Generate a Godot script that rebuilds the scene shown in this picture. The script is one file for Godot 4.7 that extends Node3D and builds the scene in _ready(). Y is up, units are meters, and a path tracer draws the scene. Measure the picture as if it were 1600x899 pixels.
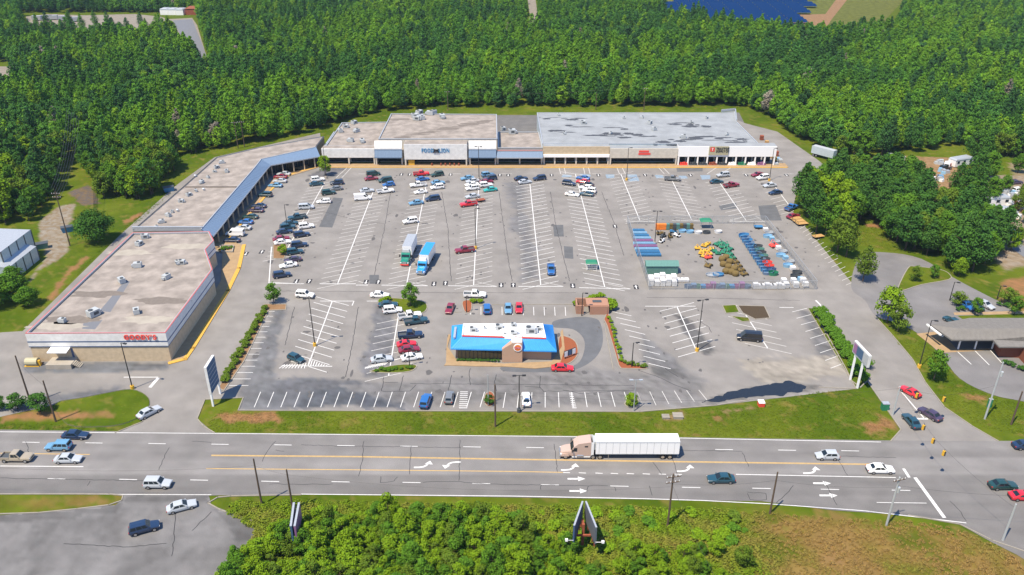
extends Node3D

var M := {}
var taken := {}
var rng := RandomNumberGenerator.new()
var noise_a := FastNoiseLite.new()
var noise_b := FastNoiseLite.new()
var noise_c := FastNoiseLite.new()
var lot_y := 0.05
var road_y := 0.05

func _ready() -> void:
	rng.seed = 11
	# camera
	var cam := Camera3D.new()
	cam.name = "camera"
	cam.position = Vector3(0, 97, 0)
	cam.rotation_degrees = Vector3(-27.3, 0, 0)
	cam.fov = 38.98
	cam.near = 0.5
	cam.far = 4000.0
	add_child(cam)
	cam.current = true
	# sky and exposure
	var env := Environment.new()
	var sky_material := ProceduralSkyMaterial.new()
	sky_material.sky_top_color = Color(0.36, 0.53, 0.78)
	sky_material.sky_horizon_color = Color(0.80, 0.85, 0.90)
	sky_material.sky_curve = 0.18
	sky_material.ground_bottom_color = Color(0.25, 0.28, 0.2)
	sky_material.ground_horizon_color = Color(0.66, 0.73, 0.78)
	var sky := Sky.new()
	sky.sky_material = sky_material
	env.background_mode = Environment.BG_SKY
	env.sky = sky
	env.background_energy_multiplier = 0.95
	env.tonemap_mode = Environment.TONE_MAPPER_LINEAR
	env.tonemap_exposure = 1.56
	env.sdfgi_enabled = true
	env.ssao_enabled = true
	env.ssil_enabled = true
	env.fog_enabled = true
	env.fog_density = 0.00007
	env.fog_light_color = Color(0.74, 0.84, 0.96)
	var world := WorldEnvironment.new()
	world.name = "world_environment"
	world.environment = env
	add_child(world)
	# sun: high, behind the camera and to its left
	var sun := DirectionalLight3D.new()
	sun.name = "sun"
	sun.light_energy = 1.5
	sun.light_color = Color(1.0, 0.945, 0.85)
	sun.light_angular_distance = 0.5
	sun.shadow_enabled = true
	add_child(sun)
	sun.look_at_from_position(Vector3(-70, 200, 70), Vector3.ZERO, Vector3.UP)

	noise_a.seed = 3; noise_a.frequency = 0.035; noise_a.fractal_octaves = 4
	noise_b.seed = 8; noise_b.frequency = 0.16; noise_b.fractal_octaves = 3
	noise_c.seed = 21; noise_c.frequency = 0.45; noise_c.fractal_octaves = 2
	make_materials()
	build_ground()
	build_pavement()
	build_markings()
	build_stores()
	build_restaurant()
	build_other_buildings()
	build_poles_and_signs()
	build_yard()
	build_vehicles()
	build_vegetation()

# ---------------------------------------------------------------- helpers
func lin(r: float, g: float, b: float) -> Color:
	return Color(r, g, b).linear_to_srgb()

func pv(a: Array) -> PackedVector2Array:
	var p := PackedVector2Array()
	for i in range(0, a.size(), 2):
		p.append(Vector2(a[i], a[i + 1]))
	return p

func numbered(called: String) -> String:
	if not taken.has(called):
		taken[called] = 0
		return called
	taken[called] += 1
	return "%s_%03d" % [called, taken[called]]

func tag(o: Node, label: String, category: String, group := "", kind := "") -> Node:
	if label: o.set_meta("label", label)
	if category: o.set_meta("category", category)
	if group: o.set_meta("group", group)
	if kind: o.set_meta("kind", kind)
	return o

func thing(called: String, label: String, category: String, at := Vector3.ZERO, turn := 0.0, group := "") -> Node3D:
	var o := Node3D.new()
	o.name = numbered(called)
	add_child(o)
	o.position = at
	o.rotation.y = turn
	tag(o, label, category, group)
	return o

func copy(o: Node3D, called: String, label: String, at: Vector3, turn := 0.0, group := "") -> Node3D:
	var r: Node3D = o.duplicate()
	r.name = numbered(called)
	add_child(r)
	r.position = at
	r.rotation.y = turn
	r.set_meta("label", label)
	if group: r.set_meta("group", group)
	return r

func ST() -> SurfaceTool:
	var st := SurfaceTool.new()
	st.begin(Mesh.PRIMITIVE_TRIANGLES)
	st.set_smooth_group(-1)
	return st

func mesh_of(st: SurfaceTool) -> ArrayMesh:
	st.generate_normals()
	return st.commit()

func put(called: String, mesh: Mesh, m: Material, parent: Node) -> MeshInstance3D:
	var o := MeshInstance3D.new()
	o.name = numbered(called) if parent == self else called
	o.mesh = mesh
	o.material_override = m
	parent.add_child(o, true)
	return o

func obj(called: String, st: SurfaceTool, m: Material, parent: Node = self) -> MeshInstance3D:
	return put(called, mesh_of(st), m, parent)

func struct(called: String, st: SurfaceTool, m: Material, parent: Node = self) -> MeshInstance3D:
	var o := obj(called, st, m, parent)
	if parent == self: o.set_meta("kind", "structure")
	return o

func tri(st: SurfaceTool, a: Vector3, b: Vector3, c: Vector3) -> void:
	st.add_vertex(a); st.add_vertex(b); st.add_vertex(c)

func quad(st: SurfaceTool, a: Vector3, b: Vector3, c: Vector3, d: Vector3) -> void:
	st.add_vertex(a); st.add_vertex(b); st.add_vertex(c)
	st.add_vertex(a); st.add_vertex(c); st.add_vertex(d)

# box with centre, size and a basis
func box(st: SurfaceTool, c: Vector3, s: Vector3, b := Basis.IDENTITY, taper := 1.0) -> void:
	var p := []
	for y in [-0.5, 0.5]:
		var k: float = taper if y > 0 else 1.0
		for q in [Vector2(-0.5, -0.5), Vector2(0.5, -0.5), Vector2(0.5, 0.5), Vector2(-0.5, 0.5)]:
			p.append(c + b * Vector3(q.x * s.x * k, y * s.y, q.y * s.z * k))
	quad(st, p[4], p[5], p[6], p[7])
	quad(st, p[3], p[2], p[1], p[0])
	for i in 4:
		var j := (i + 1) % 4
		quad(st, p[i], p[j], p[4 + j], p[4 + i])

func yb(c: Vector3, s: Vector3, turn := 0.0) -> SurfaceTool:
	var st := ST()
	box(st, c, s, Basis(Vector3.UP, turn))
	return st

# bar of width w and height h between two points
func bar(st: SurfaceTool, a: Vector3, b: Vector3, w: float, h: float) -> void:
	var d := b - a
	var x := d.normalized()
	var up := Vector3.UP if absf(x.y) < 0.98 else Vector3.RIGHT
	var z := x.cross(up).normalized()
	var y := z.cross(x).normalized()
	box(st, (a + b) / 2, Vector3(d.length(), h, w), Basis(x, y, z))

func tube(st: SurfaceTool, a: Vector3, b: Vector3, r0: float, r1: float, n := 8, caps := true) -> void:
	var x := (b - a).normalized()
	var up := Vector3.UP if absf(x.y) < 0.9 else Vector3.RIGHT
	var u := x.cross(up).normalized()
	var v := x.cross(u).normalized()
	for i in n:
		var t0 := TAU * i / n
		var t1 := TAU * (i + 1) / n
		var d0 := u * cos(t0) + v * sin(t0)
		var d1 := u * cos(t1) + v * sin(t1)
		quad(st, a + d0 * r0, b + d0 * r1, b + d1 * r1, a + d1 * r0)
		if caps:
			tri(st, a, a + d0 * r0, a + d1 * r0)
			tri(st, b, b + d1 * r1, b + d0 * r1)

func v3(p: Vector2, y: float) -> Vector3:
	return Vector3(p.x, y, p.y)

func cap(st: SurfaceTool, poly: PackedVector2Array, y: float) -> void:
	var t := Geometry2D.triangulate_polygon(poly)
	for i in range(0, t.size(), 3):
		var a := v3(poly[t[i]], y)
		var b := v3(poly[t[i + 1]], y)
		var c := v3(poly[t[i + 2]], y)
		if (b - a).cross(c - a).y > 0:
			tri(st, a, c, b)
		else:
			tri(st, a, b, c)

func walls(st: SurfaceTool, poly: PackedVector2Array, y0: float, y1: float) -> void:
	for i in poly.size():
		var a := poly[i]
		var b := poly[(i + 1) % poly.size()]
		quad(st, v3(a, y0), v3(b, y0), v3(b, y1), v3(a, y1))

func prism(st: SurfaceTool, poly: PackedVector2Array, y0: float, y1: float, bottom := false) -> void:
	walls(st, poly, y0, y1)
	cap(st, poly, y1)
	if bottom: cap(st, poly, y0)

func grow(poly: PackedVector2Array, d: float) -> PackedVector2Array:
	var r := Geometry2D.offset_polygon(poly, d, Geometry2D.JOIN_MITER)
	return r[0] if r.size() else poly

# a ring that stands on the outline of poly: outer face pushed out by d, thickness t
func ring(st: SurfaceTool, poly: PackedVector2Array, y0: float, y1: float, d: float, t: float) -> void:
	var a := grow(poly, d)
	var b := grow(poly, d - t)
	walls(st, a, y0, y1)
	walls(st, b, y0, y1)
	if a.size() == b.size():
		var k := 0
		for i in b.size():
			if a[0].distance_to(b[i]) < a[0].distance_to(b[k]): k = i
		for y in [y0, y1]:
			for i in a.size():
				var i2 := (i + 1) % a.size()
				var j := (i + k) % a.size()
				var j2 := (i2 + k) % a.size()
				quad(st, v3(a[i], y), v3(a[i2], y), v3(b[j2], y), v3(b[j], y))

func sheet(called: String, poly: PackedVector2Array, y: float, m: Material, parent: Node = self) -> MeshInstance3D:
	var st := ST()
	cap(st, poly, y)
	return struct(called, st, m, parent)

# strip of width w along a polyline, lying flat
func strip(st: SurfaceTool, line: PackedVector2Array, w: float, y: float) -> void:
	for i in line.size() - 1:
		var d := (line[i + 1] - line[i]).normalized()
		var n := Vector2(-d.y, d.x) * w / 2
		quad(st, v3(line[i] - n, y), v3(line[i] + n, y), v3(line[i + 1] + n, y), v3(line[i + 1] - n, y))

func kerb(called: String, line: PackedVector2Array, closed: bool, m: Material, w := 0.2, h := 0.14) -> void:
	var st := ST()
	var n := line.size()
	for i in (n if closed else n - 1):
		var a := line[i]
		var b := line[(i + 1) % n]
		var d := (b - a).normalized() * w * 0.45
		bar(st, v3(a - d, 0.02 + h / 2), v3(b + d, 0.02 + h / 2), w, h)
	struct(called, st, m)

# closed smooth outline through the points
func smooth(p: PackedVector2Array, steps := 5, closed := true) -> PackedVector2Array:
	var out := PackedVector2Array()
	var n := p.size()
	for i in (n if closed else n - 1):
		var p0 := p[(i - 1 + n) % n] if closed or i > 0 else p[i]
		var p1 := p[i]
		var p2 := p[(i + 1) % n]
		var p3 := p[(i + 2) % n] if closed or i < n - 2 else p2
		for k in steps:
			out.append(p1.cubic_interpolate(p2, p0, p3, float(k) / steps) if true else p1)
	if not closed: out.append(p[n - 1])
	return out

# a sheet made of small cells, each corner coloured by tint(x, z)
func grid_sheet(called: String, poly: PackedVector2Array, cell: float, y: float, tint: Callable, m: Material) -> MeshInstance3D:
	var r := Rect2(poly[0], Vector2.ZERO)
	for p in poly: r = r.expand(p)
	var st := ST()
	var nx := int(ceil(r.size.x / cell))
	var nz := int(ceil(r.size.y / cell))
	var inside := PackedByteArray()
	var cols := PackedColorArray()
	inside.resize((nx + 1) * (nz + 1))
	cols.resize((nx + 1) * (nz + 1))
	for j in nz + 1:
		for i in nx + 1:
			var p := r.position + Vector2(i, j) * cell
			inside[j * (nx + 1) + i] = 1 if Geometry2D.is_point_in_polygon(p, poly) else 0
			cols[j * (nx + 1) + i] = tint.call(p.x, p.y)
	for j in nz:
		for i in nx:
			var k := j * (nx + 1) + i
			var q := [k, k + 1, k + nx + 2, k + nx + 1]
			var count: int = inside[q[0]] + inside[q[1]] + inside[q[2]] + inside[q[3]]
			var p := r.position + Vector2(i, j) * cell
			var c := [p, p + Vector2(cell, 0), p + Vector2(cell, cell), p + Vector2(0, cell)]
			if count == 4:
				for t in [0, 1, 2, 0, 2, 3]:
					st.set_color(cols[q[t]])
					st.add_vertex(v3(c[t], y))
			elif count > 0:
				for piece in Geometry2D.intersect_polygons(PackedVector2Array(c), poly):
					var t := Geometry2D.triangulate_polygon(piece)
					for v in t:
						st.set_color(cols[q[0]])
						st.add_vertex(v3(piece[v], y))
	return struct(called, st, m)

# ---------------------------------------------------------------- materials
func grey_noise(seed_: int, freq: float, lo: float, hi: float, octaves := 4, size := 512, type := FastNoiseLite.TYPE_SIMPLEX_SMOOTH) -> NoiseTexture2D:
	var n := FastNoiseLite.new()
	n.seed = seed_
	n.noise_type = type
	n.frequency = freq
	n.fractal_octaves = octaves
	var t := NoiseTexture2D.new()
	t.width = size
	t.height = size
	t.seamless = true
	t.noise = n
	var g := Gradient.new()
	g.set_color(0, Color(lo, lo, lo))
	g.set_color(1, Color(hi, hi, hi))
	t.color_ramp = g
	return t

func mat(called: String, c: Color, rough := 0.8, metal := 0.0, tex: Texture2D = null, scale := 0.1, detail: Texture2D = null, dscale := 0.5) -> StandardMaterial3D:
	var m := StandardMaterial3D.new()
	m.resource_name = called
	m.albedo_color = c
	m.roughness = rough
	m.metallic = metal
	m.cull_mode = BaseMaterial3D.CULL_DISABLED
	if rough > 0.7: m.metallic_specular = 0.15
	if tex:
		m.albedo_texture = tex
		m.uv1_triplanar = true
		m.uv1_world_triplanar = true
		m.uv1_scale = Vector3.ONE * scale
	if detail:
		m.detail_enabled = true
		m.detail_albedo = detail
		m.detail_blend_mode = BaseMaterial3D.BLEND_MODE_MUL
		m.detail_uv_layer = BaseMaterial3D.DETAIL_UV_2
		m.uv2_triplanar = true
		m.uv2_world_triplanar = true
		m.uv2_scale = Vector3.ONE * dscale
	M[called] = m
	return m

func make_materials() -> void:
	var patchy := grey_noise(1, 0.008, 0.90, 1.0, 5)
	var fine := grey_noise(2, 0.09, 0.86, 1.0, 3)
	var speck := grey_noise(5, 0.25, 0.72, 1.0, 2)
	var streak := grey_noise(6, 0.012, 0.90, 1.0, 4)
	var blotch := grey_noise(9, 0.02, 0.76, 1.0, 6)
	var soft := grey_noise(12, 0.016, 0.88, 1.0, 5)
	mat("grass", Color.WHITE, 0.95, 0, speck, 0.23, patchy, 0.05).vertex_color_use_as_albedo = true
	mat("asphalt", Color.WHITE, 0.9, 0, fine, 0.12, patchy, 0.031).vertex_color_use_as_albedo = true
	mat("asphalt_patch", lin(0.155, 0.16, 0.168), 0.9, 0, fine, 0.2, patchy, 0.09)
	mat("asphalt_dark", lin(0.165, 0.172, 0.185), 0.9, 0, fine, 0.17, patchy, 0.06)
	mat("asphalt_back", lin(0.19, 0.185, 0.18), 0.9, 0, fine, 0.15, patchy, 0.05)
	mat("oil", lin(0.15, 0.145, 0.145), 0.85, 0, speck, 0.6)
	mat("wet", lin(0.018, 0.022, 0.028), 0.12, 0, fine, 0.4)
	mat("tar", lin(0.045, 0.045, 0.05), 0.8)
	mat("concrete", lin(0.46, 0.42, 0.36), 0.9, 0, fine, 0.3, patchy, 0.07)
	mat("kerb", lin(0.36, 0.33, 0.28), 0.9, 0, fine, 0.4, streak, 0.11)
	mat("kerb_yellow", lin(0.62, 0.37, 0.08), 0.85, 0, streak, 0.3)
	mat("walk_tan", lin(0.44, 0.31, 0.18), 0.9, 0, fine, 0.3, streak, 0.08)
	mat("gravel", lin(0.36, 0.32, 0.27), 0.95, 0, speck, 0.3, patchy, 0.05)
	mat("clay", lin(0.36, 0.22, 0.12), 0.95, 0, speck, 0.3, patchy, 0.08)
	mat("mulch", lin(0.36, 0.12, 0.06), 0.95, 0, speck, 0.5)
	mat("paint_white", lin(0.66, 0.66, 0.65), 0.8, 0, streak, 0.25)
	mat("paint_faded", lin(0.55, 0.54, 0.52), 0.85, 0, streak, 0.21)
	mat("paint_yellow", lin(0.55, 0.37, 0.15), 0.8, 0, streak, 0.2)
	mat("paint_blue", lin(0.24, 0.31, 0.38), 0.8, 0, streak, 0.2)
	mat("roof_tan", lin(0.44, 0.39, 0.35), 0.95, 0, blotch, 0.02, fine, 0.15)
	mat("roof_grey", lin(0.365, 0.39, 0.415), 0.9, 0, soft, 0.017, fine, 0.12)
	mat("roof_stain", lin(0.20, 0.175, 0.155), 0.95, 0, streak, 0.15)
	mat("roof_scuff", lin(0.10, 0.11, 0.13), 0.95, 0, speck, 0.15)
	mat("wall_tan", lin(0.56, 0.45, 0.31), 0.85, 0, streak, 0.12)
	mat("wall_beige", lin(0.60, 0.56, 0.49), 0.85, 0, streak, 0.12)
	mat("wall_brown", lin(0.34, 0.28, 0.20), 0.85, 0, streak, 0.12)
	mat("wall_grey", lin(0.40, 0.40, 0.40), 0.85, 0, streak, 0.12)
	mat("white_panel", lin(0.74, 0.74, 0.73), 0.6, 0, streak, 0.1)
	mat("bright_white", lin(0.85, 0.85, 0.85), 0.55)
	mat("navy", lin(0.05, 0.09, 0.19), 0.5)
	mat("red_trim", lin(0.42, 0.12, 0.11), 0.5)
	mat("awning_blue", lin(0.15, 0.225, 0.34), 0.6, 0.0, streak, 0.2)
	mat("roof_blue", lin(0.035, 0.33, 0.82), 0.5, 0.0, streak, 0.2)
	mat("dark_glass", lin(0.02, 0.03, 0.04), 0.12, 0.0).metallic_specular = 0.25
	mat("brown_glass", lin(0.06, 0.05, 0.03), 0.15, 0.0).metallic_specular = 0.25
	mat("dark_metal", lin(0.035, 0.033, 0.032), 0.5, 0.3)
	mat("steel", lin(0.42, 0.43, 0.44), 0.4, 0.7)
	mat("galvanised", lin(0.50, 0.53, 0.56), 0.5, 0.4, streak, 0.3)
	mat("metal_siding", lin(0.52, 0.60, 0.64), 0.5, 0.2, streak, 0.2)
	mat("unit_grey", lin(0.50, 0.53, 0.54), 0.55, 0.1, fine, 0.3)
	mat("unit_dark", lin(0.06, 0.07, 0.08), 0.6)
	mat("wood_pole", lin(0.13, 0.095, 0.07), 0.9, 0, streak, 0.6)
	mat("wood_new", lin(0.52, 0.32, 0.13), 0.8, 0, streak, 0.8)
	mat("brick", lin(0.42, 0.235, 0.165), 0.85, 0, fine, 0.9)
	mat("brick_dark", lin(0.28, 0.105, 0.065), 0.85, 0, fine, 0.9)
	mat("stone_peach", lin(0.52, 0.35, 0.25), 0.85, 0, fine, 0.7)
	mat("shingle", lin(0.30, 0.285, 0.265), 0.95, 0, speck, 0.5, patchy, 0.2)
	mat("rust", lin(0.32, 0.10, 0.06), 0.8, 0, streak, 0.4)
	mat("sign_face", lin(0.05, 0.11, 0.2), 0.6)
	mat("meadow", lin(0.19, 0.21, 0.05), 0.95, 0, speck, 0.1, blotch, 0.02)
	mat("billboard_back", lin(0.15, 0.17, 0.21), 0.6, 0.2, streak, 0.3)
	mat("sign_red", lin(0.70, 0.07, 0.05), 0.45)
	mat("sign_blue", lin(0.02, 0.20, 0.42), 0.45)
	mat("sign_black", lin(0.02, 0.02, 0.025), 0.5)
	mat("sign_tan", lin(0.40, 0.37, 0.24), 0.5)
	mat("yellow", lin(0.62, 0.36, 0.03), 0.5)
	mat("orange", lin(0.80, 0.22, 0.03), 0.5)
	mat("green", lin(0.02, 0.19, 0.10), 0.5)
	mat("green_roof", lin(0.13, 0.28, 0.24), 0.5, 0.2, streak, 0.3)
	mat("gate_blue", lin(0.06, 0.22, 0.42), 0.5, 0.2)
	mat("gate_light", lin(0.25, 0.45, 0.62), 0.5, 0.2)
	mat("gate_purple", lin(0.30, 0.14, 0.28), 0.5, 0.2)
	mat("white_bag", lin(0.78, 0.78, 0.78), 0.6, 0, fine, 0.6)
	mat("hay", lin(0.23, 0.165, 0.065), 0.95, 0, speck, 0.6)
	mat("tyre", lin(0.02, 0.02, 0.021), 0.85)
	mat("rim", lin(0.45, 0.46, 0.48), 0.3, 0.8)
	mat("lamp_clear", lin(0.75, 0.77, 0.80), 0.15)
	mat("lamp_red", lin(0.45, 0.02, 0.015), 0.25)
	mat("car_glass", lin(0.012, 0.02, 0.026), 0.06)
	mat("black_trim", lin(0.02, 0.02, 0.02), 0.7)
	mat("bark", lin(0.11, 0.08, 0.06), 0.95)
	mat("soil", lin(0.10, 0.075, 0.05), 0.95, 0, speck, 0.4)
	mat("pane_blue", lin(0.003, 0.026, 0.10), 0.95, 0.0)
	mat("asphalt_blue", lin(0.19, 0.20, 0.225), 0.9, 0, fine, 0.2)
	var mesh_m := mat("fence_mesh", lin(0.35, 0.37, 0.38), 0.6, 0.3)
	mesh_m.albedo_color.a = 0.28
	mesh_m.transparency = BaseMaterial3D.TRANSPARENCY_ALPHA
	var paints := {"white": [0.80, 0.80, 0.79], "silver": [0.42, 0.45, 0.48], "grey": [0.16, 0.17, 0.18], "black": [0.012, 0.013, 0.015], "navy": [0.012, 0.03, 0.075], "blue": [0.02, 0.12, 0.36],
		"teal": [0.015, 0.06, 0.085], "aqua": [0.02, 0.35, 0.32], "red": [0.58, 0.015, 0.025], "maroon": [0.22, 0.012, 0.03], "green": [0.012, 0.05, 0.045], "tan": [0.34, 0.29, 0.21], "skyblue": [0.12, 0.28, 0.44], "plum": [0.055, 0.035, 0.07],
		"truck_green": [0.01, 0.19, 0.13], "truck_blue": [0.02, 0.28, 0.66], "beige": [0.50, 0.36, 0.29]}
	for k in paints:
		var m := mat("car_" + k, lin(paints[k][0], paints[k][1], paints[k][2]), 0.32, 0.0)
		m.clearcoat_enabled = true
		m.clearcoat = 0.8
		m.clearcoat_roughness = 0.06

# ---------------------------------------------------------------- ground
var bare := []
var dry := []
var shade_floor: PackedVector2Array

func near_poly(p: Vector2, poly: PackedVector2Array) -> float:
	# signed distance, positive inside
	var d := 1e9
	for i in poly.size():
		d = minf(d, p.distance_to(Geometry2D.get_closest_point_to_segment(p, poly[i], poly[(i + 1) % poly.size()])))
	return d if Geometry2D.is_point_in_polygon(p, poly) else -d

func ground_tint(x: float, z: float) -> Color:
	var p := Vector2(x, z)
	var a := noise_a.get_noise_2d(x, z)
	var b := noise_b.get_noise_2d(x, z)
	var c := noise_c.get_noise_2d(x, z)
	var col := Color(0.150, 0.195, 0.016).lerp(Color(0.088, 0.148, 0.009), clampf(0.5 + a * 1.4 + b * 0.5, 0, 1))
	col = col.lerp(Color(0.27, 0.22, 0.055), clampf(b * 1.3 + c * 0.9 - 0.28, 0, 0.75))
	for e in dry:
		var r: Rect2 = e[1]
		if not r.has_point(p): continue
		var d := near_poly(p, e[0]) / 2.5 + b * 1.0 + c * 0.7
		if d > -0.5:
			var t := clampf(d + 0.5, 0, 1)
			var straw := Color(0.32, 0.215, 0.07).lerp(Color(0.225, 0.175, 0.036), clampf(0.5 + b * 1.2 + c * 0.9, 0, 1))
			straw = straw.lerp(Color(0.34, 0.205, 0.09), clampf(a * 1.6 + c * 0.6 - 0.15, 0, 0.8))
			straw = straw.lerp(Color(0.11, 0.15, 0.013), clampf(-a * 1.8 + b * 0.9 - 0.22, 0, 0.85))
			col = col.lerp(straw, t)
	for e in bare:
		var r: Rect2 = e[1]
		if not r.has_point(p): continue
		var d: float = near_poly(p, e[0]) / e[2] + b * 0.9 + c * 0.8
		if d > 0:
			col = col.lerp(e[3].lerp(Color(0.26, 0.17, 0.07), clampf(c + 0.3, 0, 0.6)), clampf(d * 1.3, 0, 1))
	return col

func zone(list: Array, poly: PackedVector2Array, soft := 1.5, col := Color(0.40, 0.21, 0.095)) -> void:
	var r := Rect2(poly[0], Vector2.ZERO)
	for p in poly: r = r.expand(p)
	list.append([poly, r.grow(5.0), soft, col])

func build_ground() -> void:
	# bare red earth
	zone(bare, pv([-117.88, -180.72, -121.10, -197.17, -120.18, -208.23, -118.14, -206.53, -118.28, -191.43, -115.46, -180.72]), 1.0)
	zone(bare, pv([-120.85, -233.07, -117.71, -241.00, -115.79, -237.24, -118.35, -229.52]), 0.8)
	zone(bare, pv([-60.29, -133.26, -46.49, -133.47, -45.27, -129.67, -56.46, -129.25]), 1.0)
	zone(bare, pv([-102.26, -132.61, -95.48, -134.34, -81.45, -133.26, -77.97, -131.13, -93.49, -130.50, -100.61, -129.67]), 1.0)
	zone(bare, pv([68.07, -130.08, 75.88, -132.19, 75.22, -127.62, 69.15, -126.41]), 1.6)
	zone(bare, pv([94.08, -140.65, 98.45, -138.81, 97.51, -137.00, 93.92, -137.67]), 1.0)
	zone(bare, pv([128.42, -191.43, 137.31, -195.23, 141.94, -191.43, 135.64, -180.72, 126.20, -184.18]), 1.2)
	zone(bare, pv([107.98, -230.53, 115.89, -233.07, 114.60, -227.53, 107.22, -227.53]), 0.8)
	zone(bare, pv([77.42, -134.34, 86.45, -134.34, 87.72, -124.05, 83.49, -128.03]), 2.5)
	zone(bare, pv([29.47, -118.41, 46.25, -138.81, 44.52, -134.34]), 2.5)
	zone(bare, pv([127.43, -293.57, 146.20, -298.17, 164.22, -295.09, 162.82, -277.68, 151.01, -258.25, 142.16, -246.53, 137.51, -252.28, 146.15, -276.31, 142.07, -288.35, 127.59, -287.62]), 1.2, Color(0.42, 0.27, 0.15))
	zone(bare, pv([162.26, -274.28, 192.63, -277.68, 148.85, -203.20, 133.21, -197.17, 135.31, -209.52, 138.86, -225.57]), 1.6, Color(0.40, 0.34, 0.27))
	zone(bare, pv([183.51, -288.35, 201.08, -292.06, 190.63, -274.28, 177.02, -274.28]), 1.6, Color(0.36, 0.31, 0.2))
	zone(bare, pv([-146.60, -233.07, -146.31, -246.53, -141.66, -247.66, -133.46, -225.57, -125.69, -209.52, -128.02, -197.17, -126.09, -189.58, -128.08, -191.43, -131.50, -207.37, -140.24, -220.78]), 0.7, Color(0.38, 0.34, 0.28))
	zone(bare, pv([-149.93, -258.25, -145.84, -265.74, -133.74, -247.66, -139.55, -245.41]), 0.8, Color(0.16, 0.14, 0.13))
	zone(bare, pv([-80.92, -185.95, -76.88, -191.43, -80.74, -180.72, -81.95, -170.91]), 1.5)
	zone(bare, pv([41.29, -134.34, 49.38, -135.66, 50.20, -133.91, 42.18, -132.61]), 1.4, Color(0.36, 0.28, 0.15))
	zone(bare, pv([30.14, -133.26, 34.76, -133.91, 34.44, -130.92, 29.98, -130.71]), 1.0, Color(0.34, 0.25, 0.13))
	# dry field by the near side of the road and mown dry verge
	zone(dry, pv([42.32, -105.01, 53.72, -103.49, 71.65, -100.52, 79.50, -95.60, 86.48, -87.27, 58.51, -69.39, 29.25, -69.39, 37.50, -90.99, 38.25, -97.67]))
	zone(dry, pv([15.51, -97.67, 22.34, -101.99, 26.88, -97.67, 27.66, -91.12, 14.82, -91.12]))
	zone(dry, pv([-110.93, -108.48, -68.22, -108.48, -68.09, -106.88, -108.19, -104.55]))
	zone(dry, pv([122.72, -180.72, 152.08, -191.43, 135.32, -164.82, 126.79, -170.91]))
	var area := PackedVector2Array([Vector2(-230, -430), Vector2(230, -430), Vector2(230, -70), Vector2(-230, -70)])
	grid_sheet("ground", area, 0.8, 0.0, ground_tint, M.grass)
	# the land beyond, down to the horizon
	var st := ST()
	for q in [[-3500, -3500, 3500, -430], [-3500, -430, -230, -70], [230, -430, 3500, -70], [-3500, -70, 3500, 1500]]:
		st.set_color(Color(0.12, 0.172, 0.0125))
		quad(st, Vector3(q[0], 0, q[1]), Vector3(q[2], 0, q[1]), Vector3(q[2], 0, q[3]), Vector3(q[0], 0, q[3]))
	struct("terrain", st, M.grass)

# ---------------------------------------------------------------- pavement
var dark_zones := []
var new_seal := []
func asphalt_tint(x: float, z: float) -> Color:
	var a := noise_a.get_noise_2d(x, z)
	var b := noise_b.get_noise_2d(x * 0.35, z)
	var c := noise_c.get_noise_2d(x, z)
	var g := 0.284 + a * 0.03 + b * 0.02 + c * 0.014
	var col := Color(g * 1.035, g * 0.98, g * 0.925)
	var p := Vector2(x, z)
	for e in dark_zones:
		var r: Rect2 = e[1]
		if not r.has_point(p): continue
		var d: float = near_poly(p, e[0]) / e[2] + a * 0.8 + b * 1.1 + c * 0.5
		if d > 0:
			col = col.lerp(e[3] * (1.0 + 0.35 * c + 0.3 * b), clampf(d * 1.6, 0, 1) * 0.9)
	return col

func road_tint(x: float, z: float) -> Color:
	var a := noise_a.get_noise_2d(x * 0.5, z * 1.5)
	var b := noise_b.get_noise_2d(x * 0.08, z * 2.2)
	var c := noise_c.get_noise_2d(x * 0.3, z)
	var g := 0.245 + a * 0.025 + b * 0.034 + c * 0.018
	if z > -114.6: g *= 0.87              # the near lanes are an older, greyer surface
	elif z > -119.4: g *= 1.07
	else: g *= 0.96
	return Color(g * 1.02, g * 0.985, g * 0.965)

func near_tint(x: float, z: float) -> Color:
	var g := 0.205 + noise_a.get_noise_2d(x * 2.0, z * 2.0) * 0.065 + noise_b.get_noise_2d(x, z) * 0.04 + noise_c.get_noise_2d(x, z) * 0.03
	var p := Vector2(x, z)
	for e in new_seal:
		if e[1].has_point(p) and near_poly(p, e[0]) / e[2] + noise_b.get_noise_2d(x, z) * 1.2 > 0: g *= 0.74
	return Color(g * 1.02, g * 1.0, g * 1.0)

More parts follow.
